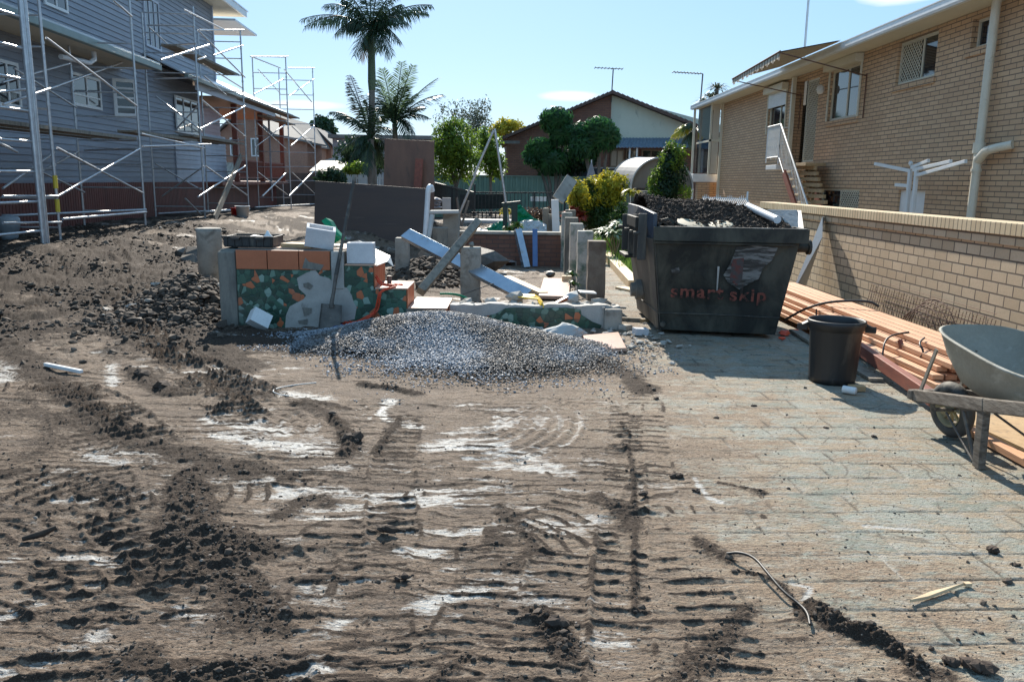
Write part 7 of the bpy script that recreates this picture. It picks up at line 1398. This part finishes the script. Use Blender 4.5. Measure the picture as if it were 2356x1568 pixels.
# ---------------------------------------------------------------- scaffold
def scaffold():
    PR = .028
    def tower(lab, posts, rungs, braces, planks):
        s0 = posts[0][0]; t = thing('scaffold_tower', lab, 'scaffold', LP(s0, 0, .4), 'aluminium scaffold towers along the weatherboard house')
        for s, off, zb, zt in posts:
            m = MB(); m.tube([LP(s, off, zb), LP(s, off, zt)], PR, 8); z = zb+.3
            while z < zt: m.tube([LP(s, off, z), LP(s, off, z+.05)], PR*1.35, 8); z += 1.1
            m.build('standard', M['steel'], t)
        for s, oa, ob, z0, z1, st in rungs:
            z = z0
            while z < z1: m = MB(); m.tube([LP(s, oa, z), LP(s, ob, z)], .02, 6); m.build('rung', M['steel'], t); z += st
        for a, b, r in braces: m = MB(); m.tube([a, b], r, 7); m.build('brace', M['steel'], t)
        for sa, sb, oa, ob, z in planks:
            m = MB(); LB(m, sa, sb, oa, ob, z, z+.04); LB(m, sa, sb, oa-.02, oa, z-.02, z+.05); LB(m, sa, sb, ob, ob+.02, z-.02, z+.05); m.build('plank', M['greywood'], t)
        return t
    def L1(x0, y0, x1, y1, o0=0, o1=None, r=.024):
        o1 = o0 if o1 is None else o1; a, b = s1(x0, y0, o0), s1(x1, y1, o1); return (LP(a[0], o0-.05, a[1]), LP(b[0], o1-.05, b[1]), r)
    zB, zC, zE, zF, zG, zH = .45, .44, .38, .3, .25, .22
    tower('nearest scaffold tower in front of the weatherboard house', [(1.08,0,zB,6.3),(1.08,1.45,zB,6.3),(5.45,0,zC,7.3),(5.45,1.45,zC,5.0)],
        [(1.08,0,1.45,.7,6.3,.55),(5.45,0,1.45,.85,5.0,.555)],
        [L1(275,240,850,670), L1(300,560,785,385,1.4,1.4,.03), L1(345,935,890,1220), L1(340,1245,870,940), L1(0,520,430,400,1.4), L1(70,430,470,680,1.4), L1(0,660,300,560), L1(90,960,-200,820), L1(0,1190,330,960,.7), L1(230,1080,520,1215,1.4), L1(250,1080,480,960,1.4), L1(0,1240,345,1240,0,0), L1(380,1385,910,1340,0,0,.03), L1(0,1365,910,1325,1.45,.0,.028), L1(0,1410,370,1405,0,0,.024), L1(200,560,-20,580,0,0), L1(700,0,820,105), L1(520,950,870,940,1.4,0)],
        [(-1.5,5.5,.1,.5,2.55),(-1.5,5.4,.7,1.1,2.55),(-1.5,3.4,.3,.9,5.75)])
    tower('middle scaffold tower beside the porch window', [(10.25,0,zE,6.5),(10.25,1.45,zE,6.3),(15.5,0,zF,6.8),(15.5,1.45,zF,6.6)],
        [(10.25,0,1.45,.8,6.4,.55),(15.5,0,1.45,.75,6.7,.56)],
        [L1(930,170,1150,370,1.4), L1(1150,60,1410,190), L1(1240,190,1540,490), L1(1005,380,1310,285,.2,.2,.032), L1(1240,378,1290,362,.2,.2,.03), L1(1340,350,1525,288,.1,.1,.028), L1(975,610,1270,830,1.4,0), L1(1270,635,1545,865), L1(1255,815,1540,672,0,0,.028), L1(1240,1245,1540,1050,0,0,.028), L1(1290,1050,1555,1235), L1(970,1035,1260,1200,1.4,.5), L1(1015,1240,1280,1050,1.4,0), L1(880,845,1280,935,0,0,.024), L1(890,925,1325,912,0,0,.026), L1(990,1350,1560,1320,1.4,0,.024), L1(1160,1255,1260,1355,.3), L1(1290,1340,1570,1320,0,0,.028), L1(1250,190,1535,190), L1(920,160,1220,165,1.4,0), L1(960,500,1250,490,1.4,0), L1(1270,400,1530,560,.7), L1(1000,290,1230,275,1.4,0), L1(1100,820,1250,660,1.4,.5), L1(1280,480,1420,600,.8), L1(1300,670,1270,640,.3)],
        [(9.9,15.8,.1,.5,2.85),(9.9,15.8,.65,1.05,2.85),(5.5,10.2,.1,.5,2.72),(9.5,16.2,.3,.7,5.3),(4.8,8.6,.6,.95,6.3)])
    tower('farthest scaffold tower standing clear beyond the porch', [(23.2,0,zG,7.0),(23.2,1.45,zG,6.9),(30.1,0,zH,7.4),(30.1,1.75,zH,7.3)],
        [(23.2,0,1.45,.8,7.0,.68),(30.1,0,1.75,.8,7.4,.74)],
        [L1(1580,358,1765,430,0,0), L1(1625,440,1765,590,1.2), L1(1790,440,1965,645), L1(1600,595,1785,500,.8,.3), L1(1825,605,1980,498), L1(1620,780,1800,940,.5), L1(1740,825,1795,790,0,0,.03), L1(1835,920,1980,795,0,0,.03), L1(1605,930,1740,830,1.2), L1(1650,1240,1800,1095,.3,.3,.032), L1(1820,1240,1975,1085,0,0,.036), L1(1840,800,1985,940), L1(1840,1090,1985,1225), L1(1620,1085,1810,1230,.8), L1(1605,1310,1980,1290,.8,0,.028), L1(1575,358,1815,358,.0,0), L1(1815,430,1985,430,0,0)],
        [(17.0,27.0,.2,.6,4.55),(22.6,29.,.8,1.2,4.35)])
    # thick near props at the left edge
    t = thing('steel_prop', 'pair of thick galvanised steel props nearest the left edge of the site', 'prop', LP(0, -.2, .4))
    for dx in (0, .13): MB().tube([LP(.05+dx, -.18, .42), LP(.05+dx, -.18, 6.5)], .045, 10).build('tube', M['steel'], t)
    m = MB(); z = .7
    while z < 6: m.tube([LP(-3, .15, z), LP(.1, -.15, z)], .026, 7); z += .52
    m.build('cross_bars', M['steel'], t)
    for zz in (.75, 1.55): mb = MB(); a = s1(355, 1150 if zz > 1 else 1300, 0); mb.tube([LP(1.08, 0, a[1]-.12), LP(1.08, 0, a[1]+.12)], PR*1.5, 8); simple('yellow_tape', ['lower yellow tape band on the first scaffold standard', 'upper yellow tape band on the first scaffold standard'][zz > 1], 'tape', mb, 'yellowtape')
    a, b = s1(1335, 1385, -.3), s1(1515, 990, .2); mb = MB(); mb.beam(LP(a[0], -.4, a[1]), LP(b[0], .15, b[1]), .26, .05, LN); simple('leaning_plank', 'wide grey plank leaning against the middle scaffold tower', 'plank', mb, 'greywood', .004)
scaffold()
# items by the scaffold
def bucket(lab, px, py, r, h, m, z=None, name='bucket'):
    p = AY(px, py, z); mb = MB(); g = bz(p.x, p.y); mb.lathe((p.x, p.y, g), [(0,0),(r*.8,0),(r,h),(r*1.08,h),(r*1.08,h+.02),(r*.95,h+.02),(r*.93,h*.95),(0,h*.9)], 20); simple(name, lab, 'bucket', mb, m)
bucket('red bucket at the foot of the middle scaffold tower', 543, 490, .16, .28, 'red', 26); bucket('white bucket right of the red one under the scaffold', 558, 492, .22, .34, 'white', 26)
p = AY(22, 540, 15.5); g = bz(p.x, p.y); mb = MB(); mb.lathe((p.x, p.y, g), [(0,0),(.12,0),(.15,.1),(.13,.16),(.17,.2),(.2,.34),(.2,.42),(.17,.46),(.1,.47),(.1,.5),(0,.5)], 24); simple('stacked_pots', 'stacked grey pots at the far left edge below the scaffold', 'pots', mb, 'pot')
# ---------------------------------------------------------------- town houses behind the scaffold
def townhouse(lab, px0, px1, py_e, py_r, Y, z0=.0, D=10):
    a, b = AY(px0, py_e, Y), AY(px1, py_e, Y); r = AY((px0+px1)/2, py_r, Y); t = thing('town_house', lab, 'house', (r.x, Y, 0), 'row of brick town houses')
    mb = MB(); mb.prism([(a.x,Y,z0-1),(b.x,Y,z0-1),(b.x,Y,a.z),(r.x,Y,r.z-.1),(a.x,Y,a.z)], (0,D,0)); mb.build('wall', M['town_brick'], t)
    for e in (a, b): sg = -1 if e is a else 1; mb = MB(); q = Vector((e.x+sg*.4, Y-.3, e.z-.25)); mb.prism([q, Vector((r.x, Y-.3, r.z)), Vector((r.x, Y+D, r.z)), Vector((q.x, Y+D, q.z))], (0,0,.16)); mb.build('roof', M['tile_grey'], t)
    w_ = b.x-a.x; OO = Vector((0, Y, 0))
    for f in (.2, .62):
        for zz in (.35, .95): window(t, OO, UX, -UY, a.x+w_*f, a.x+w_*(f+.18), a.z*zz-1.3, a.z*zz-.1, mull=(.5,), fw=.08, inset=-.03)
    # tiled skirt roof
    mb = MB(); zs = a.z*.5; n = 14
    for i in range(n): mb.prism([(a.x-.3+(w_+.6)*i/n, Y-1.3, zs-.5), (a.x-.3+(w_+.6)*(i+.92)/n, Y-1.3, zs-.5), (a.x-.3+(w_+.6)*(i+.92)/n, Y, zs+.25), (a.x-.3+(w_+.6)*i/n, Y, zs+.25)], (0,0,.1))
    mb.build('skirt_roof', M['tile_tan'], t)
townhouse('nearest brick town house with grey tiles seen through the porch posts', 505, 620, 305, 252, 56); townhouse('second brick town house of the row behind the scaffold', 600, 672, 318, 268, 66); townhouse('third brick town house of the row left of the far tree', 655, 705, 330, 285, 76); townhouse('farthest brick town house at the right end of the row', 700, 762, 335, 300, 84)
mb = MB(); a, b = AY(765, 318, 70), AY(985, 320, 70); mb.box((a.x, 70, 0), (b.x, 78, a.z)); o = simple('flat_roof_building', 'long low flat roofed building behind the palms', 'building', mb, 'canvas_grey'); mb = MB(); mb.box((a.x-.3, 69.6, a.z+.004), (b.x+.3, 78.4, a.z+.3)); mb.build('roof_edge', M['tile_grey'], o)
mb = MB(); p = AY(700, 400, 45); mb.box((p.x-3.5, 45, 0), (p.x+.9, 45.08, 1.95)); o = simple('paling_fence', 'dark timber paling fence behind the farthest scaffold tower', 'fence', mb, 'fencewood')
t = thing('white_picket_fence', 'pale picket fence behind the wide dark formply sheet', 'fence', gnd(800, 36)); 
m = MB()
for i in range(26): q = AY(765+i*4.6, 402, 36); m.beam((q.x, 36, .4), (q.x, 36, q.z), .05, .03, UY)
m.build('pickets', M['palebloc'], t); m = MB(); m.beam(AY(762, 410, 36.05), AY(882, 410, 36.05), .03, .06); m.build('rail', M['palebloc'], t)
mb = MB(); a, b = AY(730, 378, 50), AY(800, 378, 50); n = 12
for i in range(n): mb.prism([(a.x+(b.x-a.x)*i/n, 48, a.z-.5), (a.x+(b.x-a.x)*(i+.9)/n, 48, a.z-.5), (a.x+(b.x-a.x)*(i+.9)/n, 51, a.z+.15), (a.x+(b.x-a.x)*i/n, 51, a.z+.15)], (0,0,.1))
simple('tiled_lean_to', 'low tan tiled roof left of the palm trunks', 'roof', mb, 'tile_tan')
mb = MB(); p = AY(795, 365, 60); mb.prism([(p.x-1.8, 60, 0), (p.x+1.8, 60, 0), (p.x+1.8, 60, p.z-.2), (p.x, 60, p.z+.3), (p.x-1.8, 60, p.z-.2)], (0,4,0)); simple('pale_shed', 'small pale gabled shed in the far gap left of the palms', 'shed', mb, 'palebloc')
